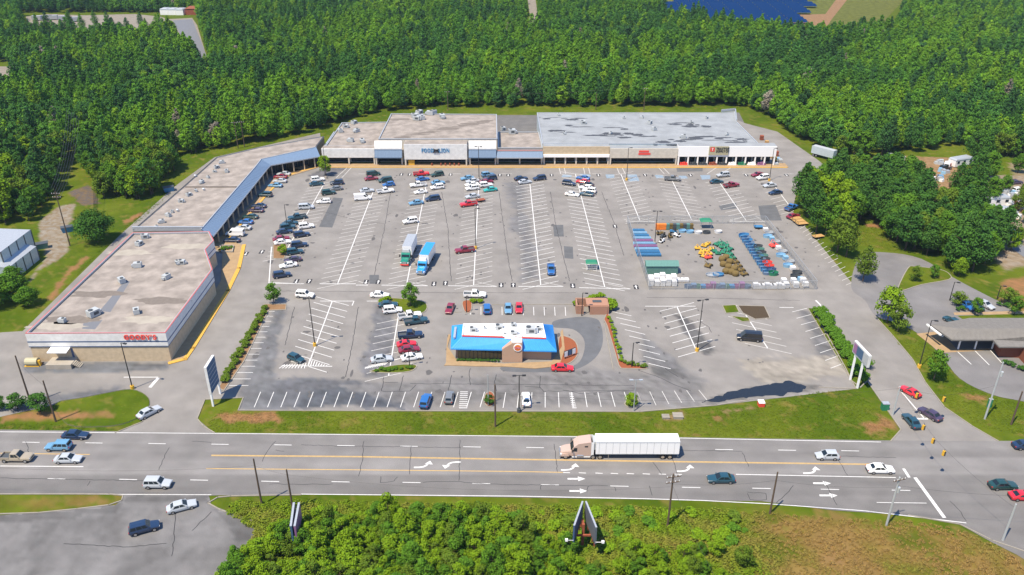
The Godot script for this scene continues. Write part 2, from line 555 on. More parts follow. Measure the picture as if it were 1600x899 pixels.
func build_pavement() -> void:
	zone(new_seal, pv([-108.19, -104.55, -86.46, -104.40, -73.93, -105.32, -67.54, -106.88, -66.19, -105.01, -73.20, -103.79, -85.28, -102.29, -105.37, -100.52]), 0.8)
	zone(new_seal, pv([-52.06, -106.57, -49.47, -105.32, -43.30, -102.73, -40.31, -97.67, -44.66, -98.37, -48.65, -102.73]), 0.8)
	zone(new_seal, pv([-67.25, -108.80, -52.91, -109.13, -52.04, -107.52, -66.02, -107.20]), 0.6)
	var slate := Color(0.102, 0.112, 0.133)
	var worn := Color(0.177, 0.177, 0.184)
	zone(dark_zones, pv([-54.19, -134.34, -54.17, -143.49, -43.88, -145.93, -32.91, -145.93, -24.08, -141.12, -20.64, -134.34]), 1.6, Color(0.136, 0.143, 0.160))
	zone(dark_zones, pv([-33.71, -141.12, -28.44, -143.49, -21.35, -140.65, -20.64, -134.34, -32.90, -134.34]), 1.0, slate)
	zone(dark_zones, pv([-57.42, -134.34, -58.88, -177.35, -55.69, -177.35, -49.03, -134.34]), 1.2, Color(0.163, 0.167, 0.177))
	zone(dark_zones, pv([-42.70, -140.65, -32.50, -143.49, -31.04, -134.78, -43.97, -134.78]), 1.0, Color(0.109, 0.119, 0.136))
	zone(dark_zones, pv([-34.46, -179.02, -28.85, -179.02, -25.72, -145.43, -32.83, -145.43]), 1.0, Color(0.170, 0.173, 0.187))
	zone(dark_zones, pv([30.07, -164.82, 37.05, -153.60, 39.28, -143.49, 32.50, -143.49, 28.50, -153.60]), 1.2, worn)
	zone(dark_zones, pv([39.21, -174.08, 42.82, -172.49, 46.20, -156.30, 42.75, -153.60]), 0.6, Color(0.116, 0.116, 0.119))
	zone(dark_zones, pv([29.54, -150.98, 36.34, -149.69, 38.60, -143.49, 30.17, -145.93]), 0.7, Color(0.136, 0.136, 0.136))
	zone(dark_zones, pv([71.09, -175.71, 74.50, -174.08, 73.38, -149.69, 67.36, -148.42]), 1.2, Color(0.170, 0.170, 0.177))
	zone(dark_zones, pv([49.88, -153.60, 74.59, -154.94, 72.68, -145.93, 50.83, -141.12]), 2.0, Color(0.345, 0.315, 0.27))
	# zone for the damp rim of the puddle
	zone(dark_zones, pv([37.87, -136.55, 43.82, -139.73, 51.21, -142.54, 59.74, -143.97, 65.04, -142.78, 61.65, -140.65, 50.10, -138.35, 41.68, -136.10]), 0.6, Color(0.13, 0.125, 0.12))
	zone(dark_zones, pv([-40.63, -143.49, 13.98, -149.69, 41.66, -148.42, 38.71, -134.34, -20.64, -134.34]), 2.5, Color(0.205, 0.2, 0.2))
	zone(dark_zones, pv([-108.88, -152.02, -74.94, -152.02, -74.99, -148.42, -104.88, -147.16]), 0.8, Color(0.143, 0.153, 0.170))
	zone(dark_zones, pv([-103.22, -134.34, -98.39, -139.96, -81.26, -143.49, -80.61, -138.81, -96.92, -132.19]), 1.5, Color(0.150, 0.156, 0.170))
	zone(dark_zones, pv([-2.22, -267.67, 4.45, -267.67, 8.45, -191.43, 1.69, -191.43]), 3.0, worn)
	zone(dark_zones, pv([-68.81, -283.29, -59.48, -283.29, -63.41, -273.60, -72.92, -273.60]), 0.4, Color(0.150, 0.150, 0.163))
	# the shopping centre lot with the drives round it
	var lot := pv([-134.01, -124.05, -109.67, -132.19, -120.29, -164.82, -115.34, -165.42, -116.61, -223.15, -115.54, -264.47, -112.30, -295.09, -79.10, -326.77, -68.81, -283.29, 81.64, -283.29, 97.22, -346.90, 99.86, -340.94, 109.95, -328.60, 112.65, -306.12, 114.43, -292.06, 114.76, -283.29, 96.00, -258.25, 89.20, -241.00, 89.43, -188.85, 98.34, -184.18, 91.97, -177.35, 88.42, -172.80, 88.85, -163.35, 88.98, -153.07, 87.71, -143.97, 87.53, -135.00, 90.03, -128.64, 92.63, -123.66, 71.72, -123.66, 75.59, -127.62, 75.53, -153.60, 76.05, -176.36, 73.30, -176.69, 72.15, -141.59, 41.58, -135.66, 25.68, -133.47, -55.09, -133.91, -55.37, -138.35, -63.05, -137.67, -62.38, -131.13, -57.42, -126.41, -76.56, -126.41, -72.86, -130.08, -73.03, -134.34, -76.04, -139.27, -79.52, -141.59, -92.49, -136.10, -101.78, -131.76])
	grid_sheet("parking_lot_pavement", lot, 0.9, lot_y, asphalt_tint, M.asphalt)
	# rear service drive behind the big stores
	sheet("service_road_pavement", pv([-64.53, -334.19, -28.28, -354.10, 11.31, -354.10, 101.44, -358.34, 99.11, -338.02, 12.46, -306.12, -59.81, -306.12]), 0.035, M.asphalt_back)
	# bank drive
	var bank := smooth(pv([88.46, -188.48, 98.17, -207.37, 106.25, -209.52, 114.34, -205.27, 118.28, -191.43, 125.47, -174.08, 136.80, -153.60, 121.01, -130.08, 104.71, -137.00, 99.48, -139.50, 95.75, -145.43, 96.11, -154.94, 95.03, -164.82, 92.12, -169.36, 88.57, -172.80, 89.14, -180.72]), 4)
	grid_sheet("bank_drive_pavement", bank, 1.0, 0.062, func(x, z): return asphalt_tint(x, z) * Color(0.80, 0.82, 0.87), M.asphalt)
	# highway
	var road_pts := pv([-160.89, -126.81, -99.46, -127.62, -56.87, -126.61, 24.56, -125.42, 71.96, -124.25, 87.72, -124.05, 109.77, -124.25, 170.56, -124.05, 143.36, -96.28, 91.99, -96.01, 82.07, -96.56, 74.47, -101.99, 66.88, -104.09, 54.36, -105.32, 43.00, -107.52, 22.12, -108.00, -36.80, -109.29, -52.30, -108.96, -89.29, -109.45, -145.10, -109.45])
	grid_sheet("highway_road", road_pts, 0.8, 0.066, road_tint, M.asphalt)
	# side road on the right and the near lot on the left
	grid_sheet("side_road", pv([73.77, -102.73, 82.70, -97.67, 99.24, -97.67, 91.94, -69.39, 85.99, -79.29, 82.91, -90.99, 80.29, -95.19, 77.67, -97.95]), 1.0, 0.055, road_tint, M.asphalt)
	grid_sheet("forecourt_pavement", pv([-139.40, -103.18, -86.29, -104.09, -74.08, -105.63, -67.95, -106.57, -67.31, -108.16, -68.22, -109.78, -53.13, -109.78, -51.51, -106.57, -46.43, -104.25, -43.09, -101.99, -41.74, -99.08, -42.22, -93.59, -31.76, -69.39, -108.66, -69.39]), 0.7, 0.058, near_tint, M.asphalt)
	# patches of newer asphalt
	for q in [pv([-59.14, -252.86, -55.85, -252.28, -54.58, -227.53, -58.76, -228.03]), pv([-38.27, -195.23, -35.70, -195.23, -34.93, -189.95, -37.45, -189.95]), pv([12.52, -229.52, 15.65, -229.52, 15.35, -220.78, 12.51, -220.78]), pv([14.96, -213.91, 17.52, -213.46, 17.15, -205.27, 14.67, -205.69]),
			pv([66.78, -245.41, 73.05, -248.23, 72.23, -243.18, 66.72, -241.54]), pv([79.60, -245.41, 85.50, -246.53, 83.60, -233.07, 77.26, -233.07]), pv([59.82, -282.58, 69.51, -283.29, 68.63, -279.07, 59.29, -278.37])]:
		sheet("asphalt_patch_surface", q, lot_y + 0.004, M.asphalt_patch)
	# drive-through lane
	sheet("drive_through_surface", smooth(pv([9.22, -149.69, -1.40, -150.46, -1.39, -148.17, 8.31, -147.91, 13.92, -148.93, 18.53, -153.60, 20.92, -160.47, 21.19, -169.36, 19.41, -171.85, 15.55, -172.17, 10.18, -170.29, 10.03, -167.22, 14.38, -166.31, 16.61, -161.90, 16.13, -155.75, 14.07, -150.98]), 4), lot_y + 0.005, M.asphalt_dark)
	# storm drain, tar-sealed cracks
	var crack_sets := [
		[0.10, 0.074, [pv([-28.26, -124.05, -27.58, -118.41, -27.55, -113.98]), pv([-18.98, -122.70, -18.74, -118.41, -18.42, -114.50]), pv([-9.89, -124.44, -9.67, -118.41, -9.46, -112.78]), pv([8.00, -123.28, 8.21, -115.20]), pv([42.99, -120.62, 43.15, -116.61]), pv([25.88, -118.05, 26.94, -114.50]), pv([24.18, -111.43, 24.37, -108.96]), pv([29.66, -119.51, 29.71, -114.50]), pv([60.12, -118.41, 60.32, -114.15]), pv([-64.46, -122.13, -64.45, -119.88, -64.03, -115.72]), pv([-45.08, -124.05, -45.82, -121.37, -45.87, -118.05]), pv([-44.38, -121.37, -42.61, -121.00]), pv([75.53, -107.52, 75.96, -105.01, 75.91, -102.73]), pv([55.60, -112.78, 55.68, -106.57]), pv([-39.94, -122.89, -31.40, -122.51, -19.30, -122.32, -9.64, -122.13]), pv([-15.92, -112.44, -9.10, -112.44, -4.53, -111.94, 0.00, -111.77, 6.79, -111.60, 16.95, -111.43]), pv([-91.54, -113.47, -77.64, -113.12, -61.47, -112.61]), pv([18.61, -121.56, 35.95, -121.18, 43.09, -121.00]), pv([5.21, -111.77, 5.05, -110.44]), pv([13.56, -111.43, 13.09, -109.78]), pv([18.04, -111.10, 18.16, -110.11]), pv([41.16, -109.78, 44.20, -109.45, 43.97, -107.84, 41.10, -107.84, 41.07, -109.45]), pv([-43.07, -111.94, -36.24, -111.77, -31.74, -111.94]), pv([-23.53, -113.98, -23.40, -112.27, -21.06, -112.61, -20.52, -113.81]), pv([49.72, -111.43, 47.24, -108.80, 45.40, -107.04]), pv([-92.59, -124.05, -89.66, -119.88]), pv([-75.20, -112.78, -75.03, -111.43]), pv([-60.91, -124.05, -57.13, -123.66]), pv([58.27, -119.88, 62.88, -119.51, 71.04, -119.14])]],
		[0.13, lot_y + 0.006, [pv([-27.50, -146.42, -27.22, -140.65, -21.35, -140.65, -20.26, -143.01]), pv([-23.37, -146.42, -23.52, -140.89]), pv([-21.67, -143.49, -5.41, -143.25, 10.81, -143.01, 25.64, -142.78]), pv([-12.94, -146.67, -13.14, -143.49, -13.34, -140.65]), pv([-9.07, -149.43, -9.21, -146.42, -8.78, -143.01]), pv([-3.45, -146.91, -3.66, -143.49, -3.20, -140.65]), pv([6.05, -146.42, 5.92, -142.06, 6.67, -140.65, 25.39, -140.89]), pv([2.70, -142.54, 6.05, -142.06]), pv([27.78, -148.42, 31.54, -145.93, 33.86, -143.49, 37.36, -140.65]), pv([32.35, -150.98, 35.65, -145.93]), pv([44.84, -170.91, 46.83, -167.22, 46.91, -164.82]), pv([-27.15, -143.97, -24.17, -143.97]), pv([10.70, -141.12, 14.61, -139.73, 21.35, -140.65]), pv([-61.10, -241.00, -47.55, -233.07, -39.27, -230.53]), pv([-23.73, -258.25, -19.29, -225.57, -16.05, -191.43]), pv([12.94, -258.25, 13.35, -230.53, 14.41, -207.37, 15.21, -191.43]), pv([-4.31, -258.25, -1.86, -216.16, 0.00, -191.43]), pv([-40.99, -258.25, -38.57, -225.57, -36.90, -195.23]), pv([30.20, -258.25, 31.41, -230.53, 31.52, -207.37]), pv([-62.75, -185.95, -39.57, -185.60, -16.44, -184.89, 16.44, -184.89]), pv([34.16, -182.44, 48.73, -182.09, 72.67, -180.72]), pv([-38.19, -177.35, -36.58, -159.06, -35.65, -145.93]), pv([-54.10, -177.35, -51.95, -159.06])]],
		[0.12, 0.07, [pv([-56.97, -105.01, -55.10, -99.08, -53.97, -94.92]), pv([-72.36, -97.67, -61.67, -96.84, -55.82, -97.67]), pv([-51.00, -105.01, -52.68, -100.52])]]]
	for s in crack_sets:
		var st := ST()
		for line in s[2]:
			var w := PackedVector2Array()
			for i in line.size() - 1:
				var n := int(maxf(2, line[i].distance_to(line[i + 1]) / 0.8))
				for k in n:
					w.append(line[i].lerp(line[i + 1], float(k) / n) + Vector2(rng.randf_range(-0.12, 0.12), rng.randf_range(-0.12, 0.12)))
			w.append(line[line.size() - 1])
			strip(st, w, s[0], s[1])
		struct("sealed_crack_lines", st, M.tar)
	var pud := PackedVector2Array()
	for p in smooth(pv([38.83, -136.77, 40.98, -137.67, 43.00, -139.04, 47.82, -141.36, 53.90, -143.01, 57.77, -144.22, 60.88, -143.73, 61.57, -142.06, 59.71, -140.42, 55.97, -139.50, 52.86, -138.81, 47.40, -138.12, 42.54, -137.00]), 6):
		pud.append(p + Vector2(noise_b.get_noise_2d(p.x * 2.0, p.y * 2.0), noise_b.get_noise_2d(p.x * 2.0 + 90.0, p.y * 2.0)) * 0.9)
	sheet("puddle_water", pud, lot_y + 0.006, M.wet)
	# oil drips in the bays and darker blots in the aisles
	var oil := ST()
	for i in 420:
		var c := Vector2(rng.randf_range(-72, 92), rng.randf_range(-276, -190)) if i < 300 else Vector2(rng.randf_range(-62, 58), rng.randf_range(-178, -138))
		var big := rng.randf() < 0.12
		cap(oil, irregular(c, rng.randf_range(0.15, 0.5) * (2.0 if big else 1.0), rng.randf_range(0.2, 0.7) * (2.6 if big else 1.0), 900 + i, 9), lot_y + 0.004 + (i % 7) * 0.0004)
	struct("oil_stain_surface", oil, M.oil)
	# islands with kerbs
	island("grass_island", smooth(pv([-93.14, -136.10, -88.33, -138.35, -83.87, -140.19, -79.69, -141.36, -75.78, -139.27, -73.73, -136.10, -73.71, -132.19, -76.54, -129.25, -81.18, -128.43, -87.20, -129.25]), 3), "grass", false)
	island("grass_island", smooth(pv([99.87, -187.03, 107.76, -199.15, 110.39, -200.35, 116.46, -198.36, 117.57, -195.23, 115.77, -192.18, 107.15, -189.21, 100.25, -185.60]), 3), "lawn")
	island("hedge_bed", pv([-61.69, -141.59, -61.56, -176.69, -62.10, -178.69, -56.34, -178.69, -55.76, -175.71, -59.94, -175.38, -59.18, -152.28, -60.05, -140.65]), "clay_bed")
	island("planting_island", smooth(pv([-33.49, -180.04, -32.49, -182.09, -23.41, -180.72, -21.07, -178.02, -21.39, -174.73, -23.46, -173.44, -26.39, -174.41, -28.64, -177.35]), 3), "lawn")
	island("planting_island", smooth(pv([-30.93, -148.17, -26.38, -150.46, -22.51, -150.98, -20.74, -150.20, -22.16, -147.91, -27.36, -147.41]), 3), "lawn")
	island("planting_island", smooth(pv([-12.01, -175.71, -12.56, -180.04, -10.50, -180.72, -9.91, -178.35, -10.07, -174.73, -11.14, -174.08]), 3), "mulch_bed")
	island("planting_bed", smooth(pv([22.11, -170.91, 23.73, -176.03, 23.88, -153.07, 30.01, -149.43, 28.96, -148.93, 23.70, -149.18, 23.29, -150.46, 22.56, -167.82]), 1), "mulch_bed")
	island("menu_island", smooth(pv([10.86, -162.48, 12.81, -162.77, 14.73, -160.47, 14.98, -155.75, 13.59, -152.28, 11.22, -150.46, 10.19, -152.28]), 3), "mulch_bed")
	island("planting_island", pv([52.35, -178.02, 55.94, -178.35, 55.91, -174.41, 52.31, -173.76]), "lawn")
	island("planting_island", smooth(pv([22.80, -136.10, 24.42, -138.58, 25.81, -138.12, 25.73, -135.66, 23.93, -134.78]), 3), "lawn")
	island("planting_island", smooth(pv([-5.70, -139.27, -4.67, -140.65, -3.58, -139.27, -3.39, -136.10, -4.66, -135.00, -5.75, -136.55]), 3), "mulch_bed")
	island("hedge_bed", pv([74.30, -175.38, 75.94, -176.03, 76.31, -160.47, 76.38, -153.60, 77.07, -145.93, 73.18, -141.83, 72.14, -144.46, 72.68, -149.69]), "lawn")
	island("planting_island", pv([-69.20, -214.36, -65.64, -215.71, -64.10, -211.69, -63.60, -205.27, -66.82, -205.27]), "clay_bed")
	island("bark_bed", pv([56.18, -178.02, 62.95, -177.68, 62.64, -171.54, 58.75, -170.91, 56.46, -174.08]), "soil_bed")
	island("planting_island", pv([53.02, -172.80, 57.45, -171.85, 57.43, -169.97, 55.35, -169.66]), "lawn")
	# lot edge kerbs
	for l in [pv([-55.09, -133.91, 25.68, -133.47, 41.58, -135.66, 48.54, -137.44]), pv([64.53, -142.06, 72.15, -141.59]), pv([-55.63, -138.35, -63.05, -137.67, -62.38, -131.13, -60.27, -128.64, -57.48, -126.61]), pv([-55.09, -133.91, -55.37, -138.35]), pv([-73.03, -134.34, -72.86, -130.08, -76.65, -126.61]), pv([75.59, -127.62, 72.12, -124.05]), pv([75.59, -127.62, 75.53, -153.60, 75.94, -176.03]), pv([88.42, -172.80, 88.85, -163.35, 88.98, -153.07, 87.71, -143.97, 87.53, -135.00, 90.03, -128.64, 92.59, -124.05]),
			pv([72.15, -141.59, 73.30, -176.69]), pv([-86.46, -104.40, -80.14, -104.70, -74.08, -105.63, -69.05, -106.57, -67.33, -107.68, -67.65, -108.96, -70.25, -109.29, -89.20, -109.29]), pv([-52.22, -107.04, -51.03, -108.48, -48.91, -108.80, -36.76, -109.13]), pv([-52.22, -107.04, -49.47, -105.32, -43.30, -102.73]), pv([-15.71, -174.41, -12.27, -174.73]), pv([-9.91, -178.35, 16.01, -178.69]), pv([81.77, -96.01, 77.90, -98.37, 74.47, -101.99, 66.88, -104.09]),
			pv([22.03, -149.18, 22.11, -169.36])]:
		kerb("kerb", l, false, M.kerb)

func island(called: String, poly: PackedVector2Array, fill: String, raised := true) -> void:
	var y := 0.15 if raised else 0.12
	var st := ST()
	if fill in ["lawn", "grass"]:
		grid_sheet(called.replace("island", "lawn").replace("bed", "lawn") if false else called + "_ground", grow(poly, -0.1), 0.8, y, ground_tint, M.grass)
	else:
		sheet(called + "_ground", grow(poly, -0.1), y, {"clay_bed": M.clay, "mulch_bed": M.mulch, "soil_bed": M.soil}[fill])
	ring(st, poly, 0.03, y + 0.03, 0.0, 0.22)
	struct("kerb", st, M.kerb)

# ---------------------------------------------------------------- painted markings
var line_segments := []

func seg(a: Vector2, b: Vector2, w: float, y: float, m: Material, called := "parking_line") -> void:
	line_segments.append([a, b, w, y, m, called])

# double row: a spine from p to q, stalls on both sides leaning by an angle
func stall_row(p: Vector2, q: Vector2, lean: float, left := true, right := true, step := 2.95, reach := 5.4, spine := true, m: Material = null, skip := 0) -> void:
	var mm: Material = m if m else M.paint_faded
	var n := int(p.distance_to(q) / step)
	var d := Vector2(cos(deg_to_rad(lean)), -sin(deg_to_rad(lean))) * reach
	if spine: seg(p, q, 0.24, lot_y + 0.009, M.paint_white)
	for i in range(skip, n + 1):
		var o := p.lerp(q, i / float(n))
		if right: seg(o + d * 0.04, o + d, 0.17, lot_y + 0.008, mm)
		if left: seg(o - d * 0.04, o - d, 0.17, lot_y + 0.008, mm)

func lines_between(a: PackedVector2Array, b: PackedVector2Array, n: int, m: Material, w := 0.14) -> void:
	for i in n:
		var t := i / float(n - 1)
		seg(a[0].lerp(b[0], t), a[1].lerp(b[1], t), w, lot_y + 0.008, m)

func arrow(st: SurfaceTool, at: Vector2, dir: Vector2, s: float, y: float) -> void:
	var n := Vector2(-dir.y, dir.x)
	var p := func(u: float, v: float) -> Vector3: return v3(at + dir * u * s + n * v * s, y)
	quad(st, p.call(-1.0, -0.14), p.call(-1.0, 0.14), p.call(0.3, 0.14), p.call(0.3, -0.14))
	tri(st, p.call(0.25, -0.42), p.call(0.25, 0.42), p.call(1.1, 0.0))

func turn_arrow(st: SurfaceTool, at: Vector2, along: float, side: float, s: float, y: float) -> void:
	var p := func(u: float, v: float) -> Vector3: return v3(at + Vector2(u * along, v * side) * s, y)
	var arc := [Vector2(-1.3, 0.5), Vector2(-0.7, 0.5), Vector2(-0.2, 0.4), Vector2(0.15, 0.15), Vector2(0.35, -0.2)]
	for i in arc.size() - 1:
		var a: Vector2 = arc[i]
		var b: Vector2 = arc[i + 1]
		var n0 := Vector2(0, 0.13).rotated(0.28 * i * -1.0)
		var n1 := Vector2(0, 0.13).rotated(0.28 * (i + 1) * -1.0)
		quad(st, p.call(a.x - n0.x, a.y - n0.y), p.call(a.x + n0.x, a.y + n0.y), p.call(b.x + n1.x, b.y + n1.y), p.call(b.x - n1.x, b.y - n1.y))
	tri(st, p.call(-0.05, -0.15), p.call(0.95, -0.05), p.call(0.55, -0.75))

func build_markings() -> void:
	var W: Material = M.paint_white
	var F: Material = M.paint_faded
	# upper lot
	var r := [pv([-65.01, -267.03, -64.35, -206.11]), pv([-46.81, -258.25, -45.78, -189.58]), pv([-29.61, -265.74, -27.62, -189.21]), pv([-11.44, -264.47, -10.05, -189.21]), pv([6.19, -265.74, 7.53, -189.21]), pv([22.61, -276.31, 24.16, -188.12]), pv([38.82, -276.31, 39.62, -233.07]), pv([55.94, -273.60, 55.77, -233.59]), pv([72.03, -269.63, 72.51, -233.07]), pv([90.43, -276.31, 89.61, -241.00])]
	var lean := [26, 27, 27, 27, 27, -24, 27, -24, 27, 30]
	for i in r.size():
		stall_row(r[i][0], r[i][1], lean[i], true, i < 9, 2.95, 5.4, true, W if i in [4, 5] else F)
	for e in [[pv([-62.23, -190.32, -55.42, -189.95])], [pv([-50.38, -189.95, -40.98, -189.95])], [pv([-40.85, -189.21, -37.67, -189.21])], [pv([-34.15, -189.21, -22.07, -188.85])], [pv([-16.72, -188.85, -4.01, -188.48])], [pv([1.67, -188.48, 13.35, -188.48])], [pv([17.47, -187.75, 30.69, -187.03])], [pv([35.20, -232.56, 44.22, -232.05])], [pv([49.53, -233.07, 61.30, -232.56])], [pv([67.24, -232.56, 77.97, -232.05])], [pv([-63.91, -190.32, -69.33, -213.46])], [pv([-64.01, -190.69, -54.58, -189.95])]]:
		seg(e[0][0], e[0][1], 0.25, lot_y + 0.009, W)
	for e in [pv([-37.73, -189.58, -40.55, -191.43]), pv([-22.07, -188.85, -26.99, -191.06]), pv([-4.01, -188.48, -9.11, -191.06]), pv([13.35, -188.48, 8.44, -191.06]), pv([30.69, -187.03, 25.19, -189.95]), pv([35.20, -232.56, 40.06, -236.19]), pv([77.97, -232.05, 76.25, -236.72]), pv([44.22, -232.05, 39.91, -235.14]), pv([67.24, -232.56, 71.97, -235.67])]:
		seg(e[0], e[1], 0.16, lot_y + 0.008, F)
	# fire lane and crossings by the shop fronts
	for e in [pv([-59.52, -286.16, -62.02, -272.27]), pv([-58.11, -286.16, -59.99, -272.27]), pv([17.10, -284.72, 17.36, -276.31]), pv([18.97, -284.72, 19.18, -276.31]), pv([26.00, -284.72, 26.03, -276.31]), pv([27.88, -284.72, 27.86, -276.31]), pv([38.18, -284.72, 38.37, -276.31]), pv([40.06, -284.72, 40.42, -276.31]), pv([53.17, -284.72, 54.35, -276.31]), pv([54.81, -284.72, 56.18, -276.31]), pv([80.00, -283.29, 74.22, -276.31]), pv([74.64, -283.29, 69.65, -276.31]), pv([-54.81, -276.31, -51.38, -276.31]), pv([-36.54, -276.31, -33.11, -276.31]), pv([-22.84, -276.31, -18.27, -276.31]), pv([-4.57, -276.31, 0.00, -276.31]), pv([28.55, -276.31, 31.97, -276.31]), pv([46.82, -276.31, 48.41, -276.31]), pv([62.80, -276.31, 65.08, -276.31]), pv([82.21, -276.31, 85.64, -276.31]), pv([97.06, -276.31, 100.48, -276.31])]:
		seg(e[0], e[1], 0.2, lot_y + 0.008, F)
	for q in [pv([18.23, -275.63, 21.15, -274.95, 21.02, -272.93, 17.40, -272.93]), pv([24.21, -276.31, 27.80, -275.63, 28.08, -273.60, 24.46, -273.60]), pv([33.27, -275.63, 36.46, -275.63, 36.09, -272.27, 33.31, -271.60]), pv([41.02, -275.63, 44.44, -275.63, 44.30, -272.93, 41.05, -272.27]), pv([50.71, -274.95, 53.44, -274.95, 53.68, -272.27, 50.87, -271.60]), pv([66.86, -274.95, 70.50, -274.95, 69.63, -270.94, 66.57, -270.28]), pv([59.01, -274.28, 61.73, -274.28, 61.89, -271.60, 59.07, -270.94]), pv([40.35, -270.28, 44.52, -272.93, 44.42, -268.97, 40.99, -268.32])]:
		sheet("painted_bay_marking", q, lot_y + 0.007, M.paint_blue)
	# right-hand edge stalls under the trees
	lines_between(pv([87.10, -226.55, 90.54, -230.02]), pv([87.39, -189.21, 91.53, -192.18]), 15, F)
	# lower lot
	lines_between(pv([-61.43, -175.06, -58.44, -175.06]), pv([-59.64, -142.78, -55.59, -142.78]), 14, W)
	stall_row(pv([-45.31, -180.38, -44.70, -150.20])[0], pv([-45.31, -180.38, -44.70, -150.20])[1], -27, true, true, 2.9, 5.2, true, W)
	stall_row(pv([-27.76, -174.08, -26.53, -146.42])[0], pv([-27.76, -174.08, -26.53, -146.42])[1], 24, true, true, 2.9, 5.2, true, F, 1)
	stall_row(pv([24.42, -175.06, 29.90, -151.50])[0], pv([24.42, -175.06, 29.90, -151.50])[1], -26, false, true, 2.9, 5.2, false, W)
	stall_row(pv([41.05, -177.35, 41.73, -156.30])[0], pv([41.05, -177.35, 41.73, -156.30])[1], 26, true, true, 2.9, 5.2, true, W)
	stall_row(pv([57.08, -173.44, 58.14, -157.67])[0], pv([57.08, -173.44, 58.14, -157.67])[1], -26, true, true, 2.9, 5.2, true, F)
	lines_between(pv([68.89, -174.73, 73.30, -176.69]), pv([69.52, -149.43, 73.71, -151.76]), 9, W)
	for e in [pv([33.15, -177.68, 45.74, -177.68]), pv([-48.37, -180.38, -39.83, -180.38]), pv([-39.83, -180.38, -39.90, -178.02]), pv([-36.60, -180.38, -33.54, -180.38]), pv([54.10, -177.35, 56.18, -178.02]), pv([66.42, -177.02, 69.91, -177.02]), pv([-50.51, -150.46, -39.38, -150.20]), pv([-32.15, -149.69, -22.89, -154.40])]:
		seg(e[0], e[1], 0.22, lot_y + 0.009, W)
	for i in 9:
		var t := i / 8.0
		seg(pv([-49.94, -150.98, -45.41, -151.50])[0].lerp(pv([-49.94, -150.98, -45.41, -151.50])[1], t), pv([-50.31, -150.20, -44.84, -150.20])[0].lerp(pv([-50.31, -150.20, -44.84, -150.20])[1], t) + Vector2(-0.5, 0.8), 0.2, lot_y + 0.008, W)
		seg(pv([-44.91, -153.07, -39.94, -150.20])[0].lerp(pv([-44.91, -153.07, -39.94, -150.20])[1], t), pv([-44.70, -150.20, -40.36, -150.20])[0].lerp(pv([-44.70, -150.20, -40.36, -150.20])[1], t), 0.2, lot_y + 0.008, W)
		seg(pv([-31.49, -149.95, -27.18, -152.28])[0].lerp(pv([-31.49, -149.95, -27.18, -152.28])[1], t), pv([-32.06, -149.18, -28.10, -150.72])[0].lerp(pv([-32.06, -149.18, -28.10, -150.72])[1], t), 0.2, lot_y + 0.008, W)
	# stalls along the highway verge
	lines_between(pv([-52.18, -135.00, -52.38, -140.42]), pv([-6.47, -135.00, -5.73, -140.42]), 18, W)
	lines_between(pv([-1.81, -134.78, -1.33, -140.19]), pv([26.58, -135.22, 26.12, -140.42]), 11, W)
	lines_between(pv([26.58, -135.22, 26.12, -140.42]), pv([40.02, -137.44, 39.06, -141.12]), 6, F)
	for i in 9:
		var t := i / 8.0
		seg(pv([-10.80, -140.42, -10.73, -134.78])[0].lerp(pv([-10.80, -140.42, -10.73, -134.78])[1], t), pv([-9.20, -140.42, -9.05, -134.78])[0].lerp(pv([-9.20, -140.42, -9.05, -134.78])[1], t), 0.22, lot_y + 0.01, W)
		seg(pv([11.83, -139.96, 12.16, -134.78])[0].lerp(pv([11.83, -139.96, 12.16, -134.78])[1], t), pv([12.63, -139.96, 13.06, -134.78])[0].lerp(pv([12.63, -139.96, 13.06, -134.78])[1], t), 0.22, lot_y + 0.01, W)
	# stalls behind the restaurant
	lines_between(pv([-10.17, -173.44, -10.34, -177.35]), pv([13.10, -172.80, 13.21, -177.35]), 10, W)
	# left drive stop bar
	seg(pv([-83.24, -145.93, -75.84, -145.93])[0], pv([-83.24, -145.93, -75.84, -145.93])[1], 0.25, lot_y + 0.008, W)
	seg(pv([-75.74, -145.68, -76.09, -142.06])[0], pv([-75.74, -145.68, -76.09, -142.06])[1], 0.7, lot_y + 0.008, W)
	# right drive
	seg(pv([81.14, -140.65, 81.77, -131.13])[0], pv([81.14, -140.65, 81.77, -131.13])[1], 0.25, lot_y + 0.008, W)
	seg(pv([79.87, -131.13, 82.41, -131.13])[0], pv([79.87, -131.13, 82.41, -131.13])[1], 0.5, lot_y + 0.008, W)
	seg(pv([76.70, -180.72, 77.72, -173.44])[0], pv([76.70, -180.72, 77.72, -173.44])[1], 0.45, lot_y + 0.009, W)
	for e in [pv([100.47, -156.84, 101.00, -150.98]), pv([104.67, -156.84, 104.80, -150.72]), pv([108.29, -157.67, 108.03, -151.50])]:
		seg(e[0], e[1], 0.2, 0.075, W)
	var lot_marks := Node3D.new()
	lot_marks.name = "parking_lot_markings"
	add_child(lot_marks)
	lot_marks.set_meta("kind", "structure")
	line_segments.sort_custom(func(a, b): return a[0].y > b[0].y)
	var spare := {}
	for i in line_segments.size():
		var s: Array = line_segments[i]
		var st := ST()
		if i >= 296:
			if not spare.has(s[4]): spare[s[4]] = ST()
			st = spare[s[4]]
		strip(st, PackedVector2Array([s[0], s[1]]), s[2], s[3])
		if i < 296: obj(s[5], st, s[4], lot_marks)
	for k in spare:
		obj("far_parking_lines", spare[k], k, lot_marks).set_meta("kind", "stuff")
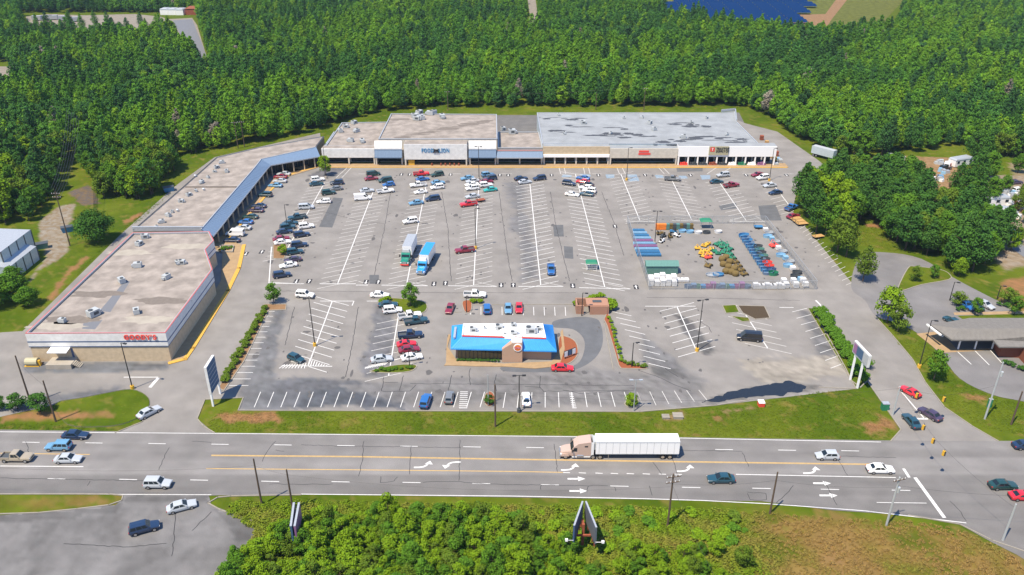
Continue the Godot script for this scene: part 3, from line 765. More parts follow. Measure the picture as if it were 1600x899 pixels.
	# small painted arrows on dark squares at the row ends
	for a in [[pv([-39.42, -275.63, -36.46, -275.63]), 1], [pv([-56.95, -191.43, -53.57, -191.43]), 1], [pv([-38.47, -191.06, -35.26, -191.06]), 1], [pv([-20.49, -189.95, -17.49, -190.32]), 1], [pv([-2.85, -189.21, 0.33, -189.21]), 1], [pv([15.88, -188.85, 32.33, -188.12]), 1], [pv([-21.88, -275.63, -4.32, -274.95]), 1], [pv([-1.36, -274.95, 14.10, -274.95]), 1], [pv([30.70, -274.95, 47.30, -274.95]), 1], [pv([63.45, -274.95, 83.23, -274.95]), 1], [pv([97.56, -274.95, 31.38, -228.52]), 1], [pv([-75.31, -208.66, -71.14, -209.95]), 1]]:
		for k in 2:
			var p: Vector2 = a[0][k]
			var st := ST()
			strip(st, PackedVector2Array([p + Vector2(0, -1.25), p + Vector2(0, 1.25)]), 1.3, lot_y + 0.006)
			var sq := obj("arrow_square", st, M.tar, lot_marks)
			var sa := ST()
			arrow(sa, p, Vector2(0, 1.0 if k == 0 else -1.0), 1.0, lot_y + 0.012)
			obj("arrow_marking", sa, W, sq)
	# ---- highway
	var road_marks := Node3D.new()
	road_marks.name = "highway_road_markings"
	add_child(road_marks)
	road_marks.set_meta("kind", "structure")
	var ry := 0.074
	for e in [[pv([-148.18, -126.41, -99.07, -126.92, -49.37, -126.31, 24.53, -125.22, 70.18, -123.76]), W, 0.16], [pv([-122.84, -109.53, -52.35, -109.13]), W, 0.14], [pv([-36.80, -109.29, 0.00, -108.80, 22.14, -108.16, 33.11, -107.68, 43.93, -106.88, 59.74, -105.17, 75.69, -102.29]), W, 0.18],
			[pv([-55.89, -119.88, -28.48, -119.51, 0.00, -118.77, 23.55, -118.23, 65.59, -117.33]), M.paint_yellow, 0.2], [pv([-55.81, -119.66, -28.44, -119.29, 0.00, -118.56, 23.52, -118.01, 65.50, -117.11]), M.paint_yellow, 0.12], [pv([-55.57, -116.08, -27.84, -115.72, 0.00, -115.29, 9.24, -115.02]), M.paint_yellow, 0.2],
			[pv([-95.44, -120.44, -78.57, -120.06]), M.paint_yellow, 0.2], [pv([-93.40, -116.79, -78.14, -116.61]), W, 0.2], [pv([40.30, -114.50, 68.73, -113.64]), W, 0.18], [pv([62.72, -107.20, 71.23, -107.04]), W, 0.14]]:
		var st := ST()
		strip(st, e[0], e[2], ry)
		obj("lane_line", st, e[1], road_marks)
	for p in pv([-91.42, -123.68, -79.36, -123.49, -67.31, -123.28, -55.31, -123.08, -43.32, -122.89, -31.37, -122.68, -19.44, -122.49, -7.54, -122.30, 4.34, -122.09, 16.18, -121.90, 28.00, -121.71, 39.80, -121.50, 51.56, -121.32, 63.31, -121.13]):                # broken lane lines
		dash(p, 3.3, road_marks, ry)
	for p in pv([-81.38, -113.29, -68.51, -113.12, -55.78, -112.95, -43.03, -112.61, -30.48, -112.49, -17.84, -112.31, -5.44, -112.02, 6.68, -111.72, 18.97, -111.35, 31.56, -111.02, 43.89, -110.77, 55.84, -110.52, 68.21, -110.27]):
		dash(p, 3.2, road_marks, ry)
	for p in pv([9.82, -114.97, 12.70, -114.88, 15.69, -114.80, 18.45, -114.73, 21.32, -114.67, 24.20, -114.60, 27.07, -114.54, 29.94, -114.50]):
		dash(p, 1.3, road_marks, ry)
	var stop := ST()
	strip(stop, pv([71.15, -116.08, 71.13, -113.64]), 0.5, ry)
	strip(stop, pv([72.16, -113.64, 72.63, -103.49]), 0.62, ry)
	obj("stop_line", stop, W, road_marks)
	for e in [pv([11.43, -113.29, 16.00, -113.29])[0], pv([11.54, -110.11, 15.69, -110.11])[0], pv([54.92, -112.11, 56.74, -112.11])[0], pv([54.97, -108.96, 55.64, -108.96])[0]]:
		var st := ST()
		arrow(st, e, Vector2(1, 0), 1.5, ry)
		obj("arrow_marking", st, W, road_marks)
	for e in [[pv([-15.91, -117.15, -421.35, -703.61])[0], 1.0], [pv([-11.35, -117.15, -421.35, -703.61])[0], -1.0], [pv([10.83, -116.43, -421.35, -703.61])[0], 1.0], [pv([31.74, -116.08, -421.35, -703.61])[0], 1.0], [pv([54.46, -115.55, -421.35, -703.61])[0], 1.0]]:
		var st := ST()
		turn_arrow(st, e[0], e[1], 1.0 if e[1] > 0 else -1.0, 1.5, ry)
		obj("turn_arrow_marking", st, W, road_marks)

func dash(p: Vector2, length: float, parent: Node, y: float) -> void:
	var st := ST()
	strip(st, PackedVector2Array([p - Vector2(length / 2, 0.05), p + Vector2(length / 2, 0.05)]), 0.16, y)
	obj("lane_dash", st, M.paint_white, parent)

# ---------------------------------------------------------------- shopping centre buildings
var unit_mesh := {}

func lettering(text: String, size: float, depth: float, m: Material, parent: Node, at: Vector3, turn := 0.0, wide := 1.0, called := "lettering") -> MeshInstance3D:
	var t := TextMesh.new()
	var f := SystemFont.new()
	f.font_names = PackedStringArray(["Droid Sans"])
	f.font_weight = 700
	t.font = f
	t.text = text
	t.font_size = 48
	t.pixel_size = size / 36.0
	t.depth = depth
	var o := put(called, t, m, parent)
	o.position = at
	o.rotation.y = turn
	o.scale.x = wide
	return o

func rooftop_unit(where: Vector3, size: Vector3, turn: float, label: String, group: String) -> void:
	var t := thing("rooftop_air_unit", label, "air conditioner", where, turn, group)
	var c := ST()
	box(c, Vector3(0, size.y / 2 + 0.15, 0), Vector3(size.x, size.y - 0.02, size.z))
	box(c, Vector3(0, 0.08, 0), Vector3(size.x * 0.9, 0.16, size.z * 0.9))
	obj("casing", c, M.unit_grey, t)
	var h := ST()
	box(h, Vector3(size.x * 0.62, size.y * 0.45, 0), Vector3(size.x * 0.28, size.y * 0.5, size.z * 0.6))
	obj("intake_hood", h, M.galvanised, t)
	var f := ST()
	tube(f, Vector3(-size.x * 0.2, size.y + 0.14, 0), Vector3(-size.x * 0.2, size.y + 0.3, 0), size.z * 0.3, size.z * 0.3, 12)
	obj("fan_housing", f, M.unit_dark, t)
	var g := ST()
	box(g, Vector3(size.x * 0.1, size.y * 0.5 + 0.15, size.z / 2 + 0.01), Vector3(size.x * 0.5, size.y * 0.5, 0.03))
	obj("grille", g, M.unit_dark, t)

func roof_vent(where: Vector3, label: String, group: String) -> void:
	var t := thing("roof_vent", label, "vent", where, 0.0, group)
	var c := ST()
	tube(c, Vector3(0, 0, 0), Vector3(0, 0.55, 0), 0.28, 0.28, 8)
	obj("pipe", c, M.galvanised, t)
	var h := ST()
	tube(h, Vector3(0, 0.55, 0), Vector3(0, 0.85, 0), 0.5, 0.15, 8)
	obj("cowl", h, M.galvanised, t)

func irregular(c: Vector2, rx: float, rz: float, seed_: int, n := 22) -> PackedVector2Array:
	var p := PackedVector2Array()
	var q := RandomNumberGenerator.new()
	q.seed = seed_
	for i in n:
		var a := TAU * i / n
		var k := q.randf_range(0.65, 1.1)
		p.append(c + Vector2(cos(a) * rx * k, sin(a) * rz * k))
	return p

# a shop building: roof slab inside a parapet, walls, and a front that faces +z with an arcade under a fascia
func shop_block(called: String, label: String, roof_poly: PackedVector2Array, h: float, roof_m: Material, wall_m: Material, parapet := 0.35) -> Node3D:
	var t := thing(called, label, "building")
	var w := ST()
	walls(w, roof_poly, 0.0, h)
	obj("wall", w, wall_m, t)
	var s := ST()
	prism(s, grow(roof_poly, -0.12), h - 0.6, h - parapet, false)
	obj("roof", s, roof_m, t)
	var c := ST()
	ring(c, roof_poly, h - 0.25, h + 0.04, 0.06, 0.35)
	obj("coping", c, M.galvanised, t)
	return t

# front between x0 and x1 at z: fascia panel, columns, recessed glass
func front(t: Node3D, x0: float, x1: float, z: float, y0: float, y1: float, out: float, fascia_m: Material, bays: int, column_m: Material, glass_m: Material, panels := 0, roof_m: Material = M.roof_tan) -> Node3D:
	var f := ST()
	box(f, Vector3((x0 + x1) / 2, (y0 + y1) / 2, z + out / 2), Vector3(x1 - x0 - 0.04, y1 - y0, out))
	var fo := obj("fascia", f, fascia_m, t)
	var n := maxi(panels, 0)
	for i in n:
		var s := ST()
		var x := lerpf(x0, x1, (i + 0.5) / n)
		box(s, Vector3(x, (y0 + y1) / 2, z + out + 0.03), Vector3((x1 - x0) / n - 0.08, y1 - y0 - 0.2, 0.06))
		obj("panel", s, fascia_m, fo)
	var rs := ST()
	box(rs, Vector3((x0 + x1) / 2, y1 + 0.03, z + out / 2 - 0.2), Vector3(x1 - x0 - 0.1, 0.06, out - 0.3))
	obj("canopy_roof", rs, roof_m, fo)
	for i in bays + 1:
		var s := ST()
		var x := lerpf(x0 + 0.35, x1 - 0.35, i / float(bays))
		box(s, Vector3(x, y0 / 2, z + out - 0.3), Vector3(0.5, y0 - 0.01, 0.5))
		obj("column", s, column_m, t)
	for i in bays:
		var a := lerpf(x0 + 0.35, x1 - 0.35, i / float(bays)) + 0.3
		var b := lerpf(x0 + 0.35, x1 - 0.35, (i + 1) / float(bays)) - 0.3
		var fr := ST()
		box(fr, Vector3((a + b) / 2, 1.5, z + 0.05), Vector3(b - a, 2.6, 0.08))
		var w := obj("shop_window", fr, M.dark_metal, t)
		var k := maxi(1, int((b - a) / 1.6))
		for j in k:
			var u := lerpf(a, b, (j + 0.5) / k)
			var g := ST()
			box(g, Vector3(u, 1.5, z + 0.11), Vector3((b - a) / k - 0.1, 2.4, 0.05))
			obj("pane", g, glass_m, w)
	return fo

# sloping metal awning along a polyline (outer edge pushed to the right-hand side)
func awning(t: Node3D, inner: PackedVector2Array, outer: PackedVector2Array, y_in: float, y_out: float, m: Material, rim_m: Material) -> void:
	var st := ST()
	for i in inner.size() - 1:
		quad(st, v3(inner[i], y_in), v3(inner[i + 1], y_in), v3(outer[i + 1], y_out), v3(outer[i], y_out))
		quad(st, v3(inner[i], y_out - 0.3), v3(inner[i + 1], y_out - 0.3), v3(outer[i + 1], y_out - 0.32), v3(outer[i], y_out - 0.32))
		quad(st, v3(outer[i], y_out), v3(outer[i + 1], y_out), v3(outer[i + 1], y_out - 0.32), v3(outer[i], y_out - 0.32))
	var aw := obj("awning", st, m, t)
	var ribs := ST()
	for i in inner.size() - 1:
		var n := int(inner[i].distance_to(inner[i + 1]) / 1.2)
		for k in n:
			var f := k / float(n)
			bar(ribs, v3(inner[i].lerp(inner[i + 1], f), y_in + 0.02), v3(outer[i].lerp(outer[i + 1], f), y_out + 0.02), 0.05, 0.06)
	var ro := obj("standing_seams", ribs, m, aw)
	ro.set_meta("kind", "stuff")
	var e := ST()
	for i in inner.size() - 1:
		bar(e, v3(outer[i], y_out - 0.16), v3(outer[i + 1], y_out - 0.16), 0.1, 0.36)
		bar(e, v3(inner[i], y_in + 0.05), v3(inner[i + 1], y_in + 0.05), 0.3, 0.2)
	obj("gutter", e, rim_m, t)

func set_back(poly: PackedVector2Array, z: float) -> PackedVector2Array:
	var r := PackedVector2Array()
	for p in poly: r.append(Vector2(p.x, minf(p.y, z)))
	return r

func stain(t: Node, poly: PackedVector2Array, y: float, m: Material) -> void:
	var s := ST()
	cap(s, poly, y)
	obj("roof_patch", s, m, t)

func build_stores() -> void:
	# ------------ department store, near left corner
	var gh := 7.3
	var gp := pv([-105.53, -152.14, -75.43, -152.42, -75.51, -183.79, -81.30, -195.76, -81.00, -201.59, -84.24, -207.70, -105.02, -206.80])
	var g := shop_block("department_store", "long tan department store with red lettering on its white front, near left", gp, gh, M.roof_tan, M.wall_tan, 0.5)
	for b in [[4.05, 7.25, 0.14, M.white_panel, "fascia"], [5.05, 5.32, 0.17, M.navy, "stripe"], [3.85, 4.04, 0.16, M.navy, "stripe"], [7.27, 7.35, 0.16, M.red_trim, "parapet_trim"]]:
		var s := ST()
		ring(s, gp, b[0], b[1], b[2], 0.3)
		obj(b[4], s, b[3], g)
	var fl := pv([-106.19, -152.28, -75.75, -152.28])
	lettering("GOODY'S", 1.25, 0.15, M.sign_red, g, Vector3(lerpf(fl[0].x, fl[1].x, 0.83), 6.3, fl[0].y + 0.24), 0.0, 1.0)
	# loading dock
	var dock := thing("loading_dock", "concrete loading dock with white canopy against tan store wall", "loading dock", Vector3(-98.62, 0, -150.72))
	var ds := ST(); box(ds, Vector3(0, 0.6, 0), Vector3(5.5, 1.1, 3.4)); obj("platform", ds, M.concrete, dock)
	ds = ST(); box(ds, Vector3(-0.2, 3.7, -0.6), Vector3(4.2, 0.2, 2.6), Basis(Vector3.RIGHT, 0.12)); obj("canopy", ds, M.bright_white, dock)
	ds = ST(); box(ds, Vector3(1.2, 2.3, -1.55), Vector3(2.0, 2.3, 0.1)); obj("dock_door", ds, M.navy, dock)
	for i in 5:
		ds = ST(); box(ds, Vector3(3.0 + i * 0.3, 0.95 - i * 0.2, 0.4), Vector3(0.3, 0.2, 1.6)); obj("step", ds, M.concrete, dock)
	var bin := thing("trash_compactor", "yellow and tan trash compactor beside the loading dock", "compactor", Vector3(-104.80, 0, -150.72))
	ds = ST(); tube(ds, Vector3(-1.6, 0.95, 0), Vector3(1.0, 0.95, 0), 0.9, 0.9, 14); obj("drum", ds, M.sign_tan, bin)
	ds = ST(); box(ds, Vector3(1.3, 0.7, 0.2), Vector3(0.5, 1.4, 0.5)); box(ds, Vector3(-0.3, 0.12, 0), Vector3(3.2, 0.16, 1.6)); obj("ram", ds, M.yellow, bin)
	var gu := [[226,369,2.2], [217,379,2.2], [190,437,2.4], [215,413,2.4], [260,432,2.2], [279,406,1.6], [285,409,2.0], [146,489,3.0], [213,486,2.2], [97,500,1.8]]
	var gpos := pv([-100.64, -204.19, -100.31, -199.50, -95.53, -177.42, -95.15, -186.06, -85.36, -179.52, -85.76, -187.94, -84.61, -187.94, -94.79, -160.75, -85.57, -161.94, -100.45, -157.82])
	var ghow := ["unit nearest the raised seam", "small unit beside the seam unit", "unit in line with the blue streaks", "unit in the roof middle", "unit by the sloping side fascia", "left of the paired units", "right of the paired units", "big unit at the end of the blue streak", "unit near the white fascia", "small dome unit near the back corner"]
	for i in gpos.size():
		var s: float = gu[i][2]
		rooftop_unit(v3(gpos[i], gh - 0.5), Vector3(s, s * 0.62, s * 0.72) * 0.8, 0.3 + i, "grey rooftop " + ghow[i] + " on department store", "rooftop units on the department store")
	stain(g, pv([-95.20, -178.34, -93.80, -177.99, -91.84, -162.46, -94.60, -163.07]), gh - 0.495, M.asphalt_blue)
	stain(g, pv([-95.64, -157.47, -92.01, -158.91, -91.78, -154.64, -94.73, -154.92]), gh - 0.495, M.asphalt_blue)
	for i in 7:
		var c := pv([-99.20, -158.91, -100.64, -156.04, -81.94, -158.91, -82.58, -168.03, -101.33, -194.81, -87.58, -198.89, -99.06, -171.25])[i]
		stain(g, irregular(c, 7.0, 2.0, 40 + i), gh - 0.494, M.roof_stain if i % 3 == 0 else M.concrete)
	# raised seam between the two roofs
	# ------------ strip of small shops running back
	var sh := 5.6
	var sp := pv([-107.76, -212.55, -87.96, -212.55, -88.07, -268.28, -88.42, -275.20, -72.49, -289.21, -72.17, -303.67, -93.68, -289.21, -105.13, -278.05, -106.17, -248.60])
	var s2 := shop_block("shop_row_building", "long low shop row with blue metal awning along the left side", sp, sh, M.roof_tan, M.wall_brown, 0.2)
	var inner := pv([-88.32, -212.55, -88.19, -267.94, -88.42, -275.20, -72.02, -289.21])
	var outer := pv([-84.85, -211.68, -85.06, -270.25, -84.85, -273.67, -69.62, -283.65])
	awning(s2, inner, outer, 5.85, 4.15, M.awning_blue, M.galvanised)
	var dv := ST()
	bar(dv, v3(pv([-108.15, -213.47, -88.27, -213.47])[0], 5.9), v3(pv([-108.15, -213.47, -88.27, -213.47])[1], 5.9), 0.5, 0.9)
	obj("fire_wall", dv, M.galvanised, s2)
	dv = ST()
	bar(dv, v3(pv([-105.54, -248.01, -88.40, -248.01])[0], 5.55), v3(pv([-105.54, -248.01, -88.40, -248.01])[1], 5.55), 0.35, 0.35)
	obj("roof_joint", dv, M.roof_stain, s2)
	for i in 13:                                  # awning posts and shop glass
		var t := i / 12.0
		var p := outer[0].lerp(outer[1], t)
		var st := ST(); box(st, Vector3(p.x - 0.5, 1.95, p.y), Vector3(0.35, 3.9, 0.35)); obj("post", st, M.wall_tan, s2)
	for i in 5:
		var p := outer[2].lerp(outer[3], i / 4.6)
		var st := ST(); box(st, Vector3(p.x, 1.95, p.y - 0.4), Vector3(0.35, 3.9, 0.35)); obj("post", st, M.wall_tan, s2)
	for e in [[0, 1, 22], [2, 3, 10]]:
		for i in e[2]:
			var a := inner[e[0]].lerp(inner[e[1]], (i + 0.08) / e[2])
			var b := inner[e[0]].lerp(inner[e[1]], (i + 0.92) / e[2])
			var out2 := (outer[e[0]] - inner[e[0]]).normalized() * 0.6
			var st := ST(); bar(st, v3(a + out2, 1.6), v3(b + out2, 1.6), 0.1, 2.7)
			obj("shop_window", st, M.dark_glass if i % 4 else M.brown_glass, s2)
	var upos := pv([-100.80, -262.59, -101.43, -266.55, -96.68, -262.59, -101.06, -256.83, -101.18, -272.00, -101.50, -251.89, -100.73, -244.19, -101.98, -234.69, -101.56, -240.20, -101.63, -226.31, -101.64, -223.29, -101.67, -218.41, -101.87, -214.63])
	for i in upos.size():
		var k := 1.9 if i % 3 else 1.3
		rooftop_unit(v3(upos[i], sh - 0.2), Vector3(k, k * 0.6, k * 0.7) * 0.8, i * 0.9, "small grey unit in the line along the shop row roof", "rooftop units on the shop row")
	for p in pv([-105.75, -258.09, -98.67, -245.34, -100.47, -227.33]):
		roof_vent(v3(p, sh - 0.2), "little round metal vent on the shop row roof", "vents on the shop row")
	# ------------ the row of stores at the back
	var zf := -287.4
	var zw := zf - 2.2                            # shop windows stand back under the fascias
	var a1 := shop_block("corner_store", "small white fronted store left of the supermarket", set_back(pv([-68.36, -320.43, -50.00, -321.45, -49.68, -288.08, -68.67, -288.08]), zw), 6.2, M.roof_tan, M.wall_grey)
	var x := pv([-69.54, -287.98, -50.14, -287.98, -39.97, -287.98, -39.26, -287.98, -16.32, -287.98, -15.85, -287.98, -5.68, -287.98, 11.34, -287.62, 35.64, -287.25, 60.59, -286.89, 96.32, -286.52])
	front(a1, x[0].x, x[1].x - 0.05, zw, 2.75, 6.2, 3.4, M.white_panel, 2, M.wall_beige, M.dark_glass, 2)
	var side := ST()
	bar(side, v3(pv([-68.98, -287.32, -68.95, -307.59])[0], 5.9), v3(pv([-68.98, -287.32, -68.95, -307.59])[1], 5.9), 0.4, 0.7); obj("side_parapet", side, M.galvanised, a1)
	for i in 6:
		var p: Vector2 = pv([-65.74, -314.41, -63.40, -319.85, -66.61, -308.27, -60.44, -295.79, -60.40, -308.27, -55.99, -294.99])[i]
		rooftop_unit(v3(p, 5.85), Vector3(2.0, 1.2, 1.6), i, "grey unit on the small store roof beside the supermarket", "rooftop units on the corner store")
	# supermarket
	var fh := 8.9
	var a2 := shop_block("supermarket", "supermarket with blue lettering on white front and stained tan roof", set_back(pv([-48.86, -324.01, -6.19, -323.05, -5.38, -289.11, -48.93, -289.11]), zw), fh, M.roof_tan, M.wall_beige)
	front(a2, x[1].x + 0.05, x[2].x, zw, 2.9, 5.0, 3.7, M.wall_grey, 1, M.wall_beige, M.dark_glass)
	front(a2, x[5].x, x[6].x - 0.05, zw, 2.9, 5.0, 3.7, M.wall_grey, 1, M.wall_beige, M.dark_glass)
	front(a2, x[3].x, x[4].x, zw, 2.5, 8.2, 4.6, M.white_panel, 1, M.wall_beige, M.dark_glass)
	for e in [[x[1].x + 0.1, x[2].x - 0.1], [x[5].x + 0.1, x[6].x - 0.1]]:
		var st := ST()
		var n := 6                                   # barrel-curved white panel over the blue band
		for i in n:
			var t0 := i / float(n)
			var t1 := (i + 1) / float(n)
			var q := func(t: float) -> Vector2: return Vector2(lerpf(6.0, 8.95, t), zf + 0.3 + 1.5 * cos(t * PI / 2))
			var p0: Vector2 = q.call(t0)
			var p1: Vector2 = q.call(t1)
			quad(st, Vector3(e[0], p0.x, p0.y), Vector3(e[1], p0.x, p0.y), Vector3(e[1], p1.x, p1.y), Vector3(e[0], p1.x, p1.y))
			for xx in [e[0], e[1]]:
				quad(st, Vector3(xx, p0.x, p0.y), Vector3(xx, p1.x, p1.y), Vector3(xx, p1.x, zf), Vector3(xx, p0.x, zf))
		obj("curved_fascia", st, M.white_panel, a2)
		awning(a2, PackedVector2Array([Vector2(e[0], zf + 1.7), Vector2(e[1], zf + 1.7)]), PackedVector2Array([Vector2(e[0], zf + 2.9), Vector2(e[1], zf + 2.9)]), 6.0, 3.5, M.awning_blue, M.awning_blue)
	lettering("FOOD", 1.5, 0.12, M.sign_blue, a2, Vector3((x[3].x + x[4].x) / 2 - 2.9, 5.9, zf + 2.5), 0.0, 0.82)
	lettering("LION", 1.5, 0.12, M.sign_blue, a2, Vector3((x[3].x + x[4].x) / 2 + 3.1, 5.9, zf + 2.5), 0.0, 0.82)
	var em := ST()
	var cx := (x[3].x + x[4].x) / 2
	for q in [[Vector2(-0.9, -0.8), Vector2(-0.5, 0.3)], [Vector2(-0.5, 0.3), Vector2(0.5, 0.25)], [Vector2(0.5, 0.25), Vector2(0.95, -0.8)], [Vector2(0.5, 0.25), Vector2(0.95, 0.6)], [Vector2(-0.5, 0.25), Vector2(-0.9, 0.75)], [Vector2(0.2, 0.2), Vector2(0.35, -0.8)], [Vector2(-0.3, 0.2), Vector2(-0.35, -0.8)]]:
		bar(em, Vector3(cx + 0.2 + q[0].x, 5.9 + q[0].y, zf + 2.6), Vector3(cx + 0.2 + q[1].x, 5.9 + q[1].y, zf + 2.6), 0.2, 0.34)
	obj("emblem", em, M.sign_black, a2)
	var ice := ST(); box(ice, Vector3(x[3].x + 2.4, 1.1, zf + 1.4), Vector3(2.2, 1.8, 0.8)); var vend := obj("vending_cabinet", ice, M.yellow, self)
	tag(vend, "yellow cabinet under the supermarket front beside its column", "cabinet")
	for i in 7:
		var p: Vector2 = pv([-38.83, -319.51, -37.52, -324.26, -35.74, -316.71, -33.04, -323.30, -31.83, -324.26, -27.77, -318.57, -37.67, -315.79])[i]
		rooftop_unit(v3(p, fh - 0.35), Vector3(2.6, 1.5, 1.8), i, "large unit at the back of the stained supermarket roof", "rooftop units on the supermarket")
	for i in 16:
		var c := Vector2(lerpf(-46, -8, fmod(i * 0.381, 1.0)), lerpf(-318, -291, fmod(i * 0.617 + 0.1, 1.0)))
		stain(a2, irregular(c, 2.0 + fmod(i * 1.7, 3.5), 0.5 + fmod(i * 0.7, 1.2), 90 + i), fh - 0.34 + i * 0.0009, M.roof_stain)
	# low link shop
	var a3 := shop_block("link_store", "low store with red edged roof between supermarket and grey roofed store", set_back(pv([-5.50, -309.97, 10.50, -309.97, 11.27, -288.38, -5.17, -288.38]), zw), 5.5, M.roof_tan, M.wall_grey)
	front(a3, x[6].x + 0.1, x[7].x - 0.1, zw, 2.8, 4.2, 3.2, M.wall_grey, 2, M.wall_beige, M.dark_glass)
	awning(a3, PackedVector2Array([Vector2(x[6].x + 0.1, zf + 1.05), Vector2(x[7].x - 0.1, zf + 1.05)]), PackedVector2Array([Vector2(x[6].x + 0.1, zf + 2.7), Vector2(x[7].x - 0.1, zf + 2.7)]), 5.2, 3.3, M.awning_blue, M.galvanised)
	var rt := ST(); box(rt, Vector3((x[6].x + x[7].x) / 2, 5.45, zf + 0.9), Vector3(x[7].x - x[6].x - 0.3, 0.2, 0.25)); obj("red_trim", rt, M.red_trim, a3)
	rooftop_unit(v3(pv([0.00, -308.58, -397.89, -664.44])[0], 5.15), Vector3(2.6, 1.7, 2.0), 0.1, "white unit on the low link store roof", "")
	rooftop_unit(v3(pv([-3.53, -312.93, -397.89, -664.44])[0], 5.15), Vector3(1.6, 1.3, 1.6), 0.4, "small unit beside supermarket wall on the low link store", "")
	# big grey-roofed store
	var bh := 7.1
	var a4 := shop_block("farm_supply_store", "wide store with scuffed grey roof and three part front", set_back(pv([10.33, -332.11, 86.60, -332.11, 92.65, -334.10, 89.67, -318.73, 90.66, -287.53, 11.19, -286.76]), zw), bh, M.roof_grey, M.metal_siding, 0.25)
	var fa := front(a4, x[7].x + 0.1, x[8].x, zw, 2.9, 6.9, 3.3, M.wall_tan, 6, M.wall_beige, M.brown_glass, 0, M.roof_grey)
	var wb := ST(); box(wb, Vector3((x[7].x + x[8].x) / 2, 3.55, zf + 1.35), Vector3(x[8].x - x[7].x, 1.0, 0.5)); obj("white_band", wb, M.bright_white, fa)
	front(a4, x[8].x + 0.1, x[9].x - 0.1, zw, 2.7, 6.3, 3.6, M.wall_beige, 1, M.wall_beige, M.dark_glass, 0, M.roof_grey)
	front(a4, x[9].x, x[10].x, zw, 3.4, 7.25, 4.1, M.bright_white, 10, M.bright_white, M.dark_glass, 0, M.roof_grey)
	var rl := ST(); box(rl, Vector3(lerpf(x[8].x, x[9].x, 0.51), 4.3, zf + 1.45), Vector3(4.4, 0.7, 0.1)); box(rl, Vector3(lerpf(x[8].x, x[9].x, 0.5), 5.25, zf + 1.45), Vector3(3.6, 0.7, 0.1)); obj("sign_strip", rl, M.sign_red, a4)
	var bx := lerpf(x[9].x, x[10].x, 0.41)
	var sb := ST(); box(sb, Vector3(bx, 5.75, zf + 2.05), Vector3(7.2, 3.2, 0.25)); var sg := obj("sign_board", sb, M.sign_tan, a4)
	lettering("TRACTOR", 0.85, 0.1, M.sign_black, sg, Vector3(bx + 1.3, 6.5, zf + 2.24), 0.0, 0.95)
	lettering("SUPPLY CO", 0.85, 0.1, M.sign_black, sg, Vector3(bx + 1.3, 5.5, zf + 2.24), 0.0, 0.8)
	var eb := ST()
	for i in 4: tri(eb, Vector3(bx - 2.4, 6.2, zf + 2.22), Vector3(bx - 2.4, 6.2, zf + 2.22) + Vector3(cos(i * PI / 2 + 0.78), sin(i * PI / 2 + 0.78), 0) * 1.15, Vector3(bx - 2.4, 6.2, zf + 2.22) + Vector3(cos((i + 1) * PI / 2 + 0.78), sin((i + 1) * PI / 2 + 0.78), 0) * 1.15)
	obj("emblem", eb, M.sign_red, sg)
	lettering("T", 0.9, 0.06, M.bright_white, sg, Vector3(bx - 2.4, 6.2, zf + 2.27))
	var cp := ST(); bar(cp, v3(pv([86.83, -333.10, 93.16, -335.10])[0], 7.6), v3(pv([86.83, -333.10, 93.16, -335.10])[1], 7.6), 0.3, 1.0); bar(cp, v3(pv([92.92, -334.10, 89.67, -318.73])[0], 7.6), v3(pv([92.92, -334.10, 89.67, -318.73])[1], 7.6), 0.3, 1.0); obj("raised_parapet", cp, M.galvanised, a4)
	var gpos2 := pv([28.18, -316.33, 54.58, -316.33, 54.97, -307.46, 64.47, -297.37, 37.58, -302.34, 20.01, -302.34, 71.51, -317.24, 78.75, -323.75, 45.33, -323.75, 52.72, -324.70, 81.61, -300.67, 19.15, -328.55])
	for i in gpos2.size():
		var k := 2.2 if i < 4 else 1.4
		rooftop_unit(v3(gpos2[i], bh - 0.25), Vector3(k, k * 0.6, k * 0.8) * 0.85, i, ("dark topped unit" if i < 4 else "small pale unit") + " on the scuffed grey store roof", "dark rooftop units on the grey roof" if i < 4 else "pale rooftop units on the grey roof")
	var sc := pv([15.54, -323.75, 23.31, -323.75, 34.09, -301.51, 39.98, -299.84, 42.71, -302.34, 76.44, -294.94, 82.61, -295.75, 72.34, -298.19, 68.54, -316.33, 71.98, -314.52, 39.91, -310.08, 50.88, -299.84, 56.79, -291.75, 19.71, -305.74, 82.82, -291.75, 25.19, -313.62, 63.15, -294.14])
	for i in sc.size() * 3:
		var c := sc[i % sc.size()] + Vector2(fmod(i * 2.3, 9.0) - 4.5, fmod(i * 1.3, 4.0) - 2.0)
		stain(a4, irregular(c, 1.0 + fmod(i * 0.7, 3.6), 0.35 + fmod(i * 0.31, 1.5), 300 + i, 26), bh - 0.245 + (i % 20) * 0.0006, M.roof_scuff)
	# goods under the white front
	for i in 9:
		var st := ST()
		var xx := lerpf(x[9].x, x[10].x, (i + 0.5) / 10.0) + 0.8
		var c: Material = [M.sign_red, M.unit_dark, M.unit_dark, M.rust, M.unit_dark, M.bright_white, M.green, M.bright_white, M.gate_purple][i]
		for k in 4: box(st, Vector3(xx - 1.2 + k * 0.7, 0.65, zf + 1.2 + (k % 2) * 0.4), Vector3(0.55, 0.7 + 0.25 * (k % 3), 0.7))
		box(st, Vector3(xx - 0.2, 0.26, zf + 1.35), Vector3(3.0, 0.16, 1.4))
		tag(obj("display_goods", st, c), ["red", "black", "dark", "rusty brown", "dark", "white", "green", "white", "purple"][i] + " goods set out under the white front, bay %d from the grey column" % (i + 1), "goods", "goods displayed under the white shop front")
	# pavement with yellow kerb along the shop fronts
	var wk := ST(); prism(wk, PackedVector2Array([Vector2(x[0].x - 4, zf - 0.2), Vector2(x[10].x + 4.5, zf - 0.2), Vector2(x[10].x + 4.5, zf + 4.2), Vector2(x[0].x - 4, zf + 4.2)]), 0.02, 0.2); struct("shop_front_pavement", wk, M.walk_tan)
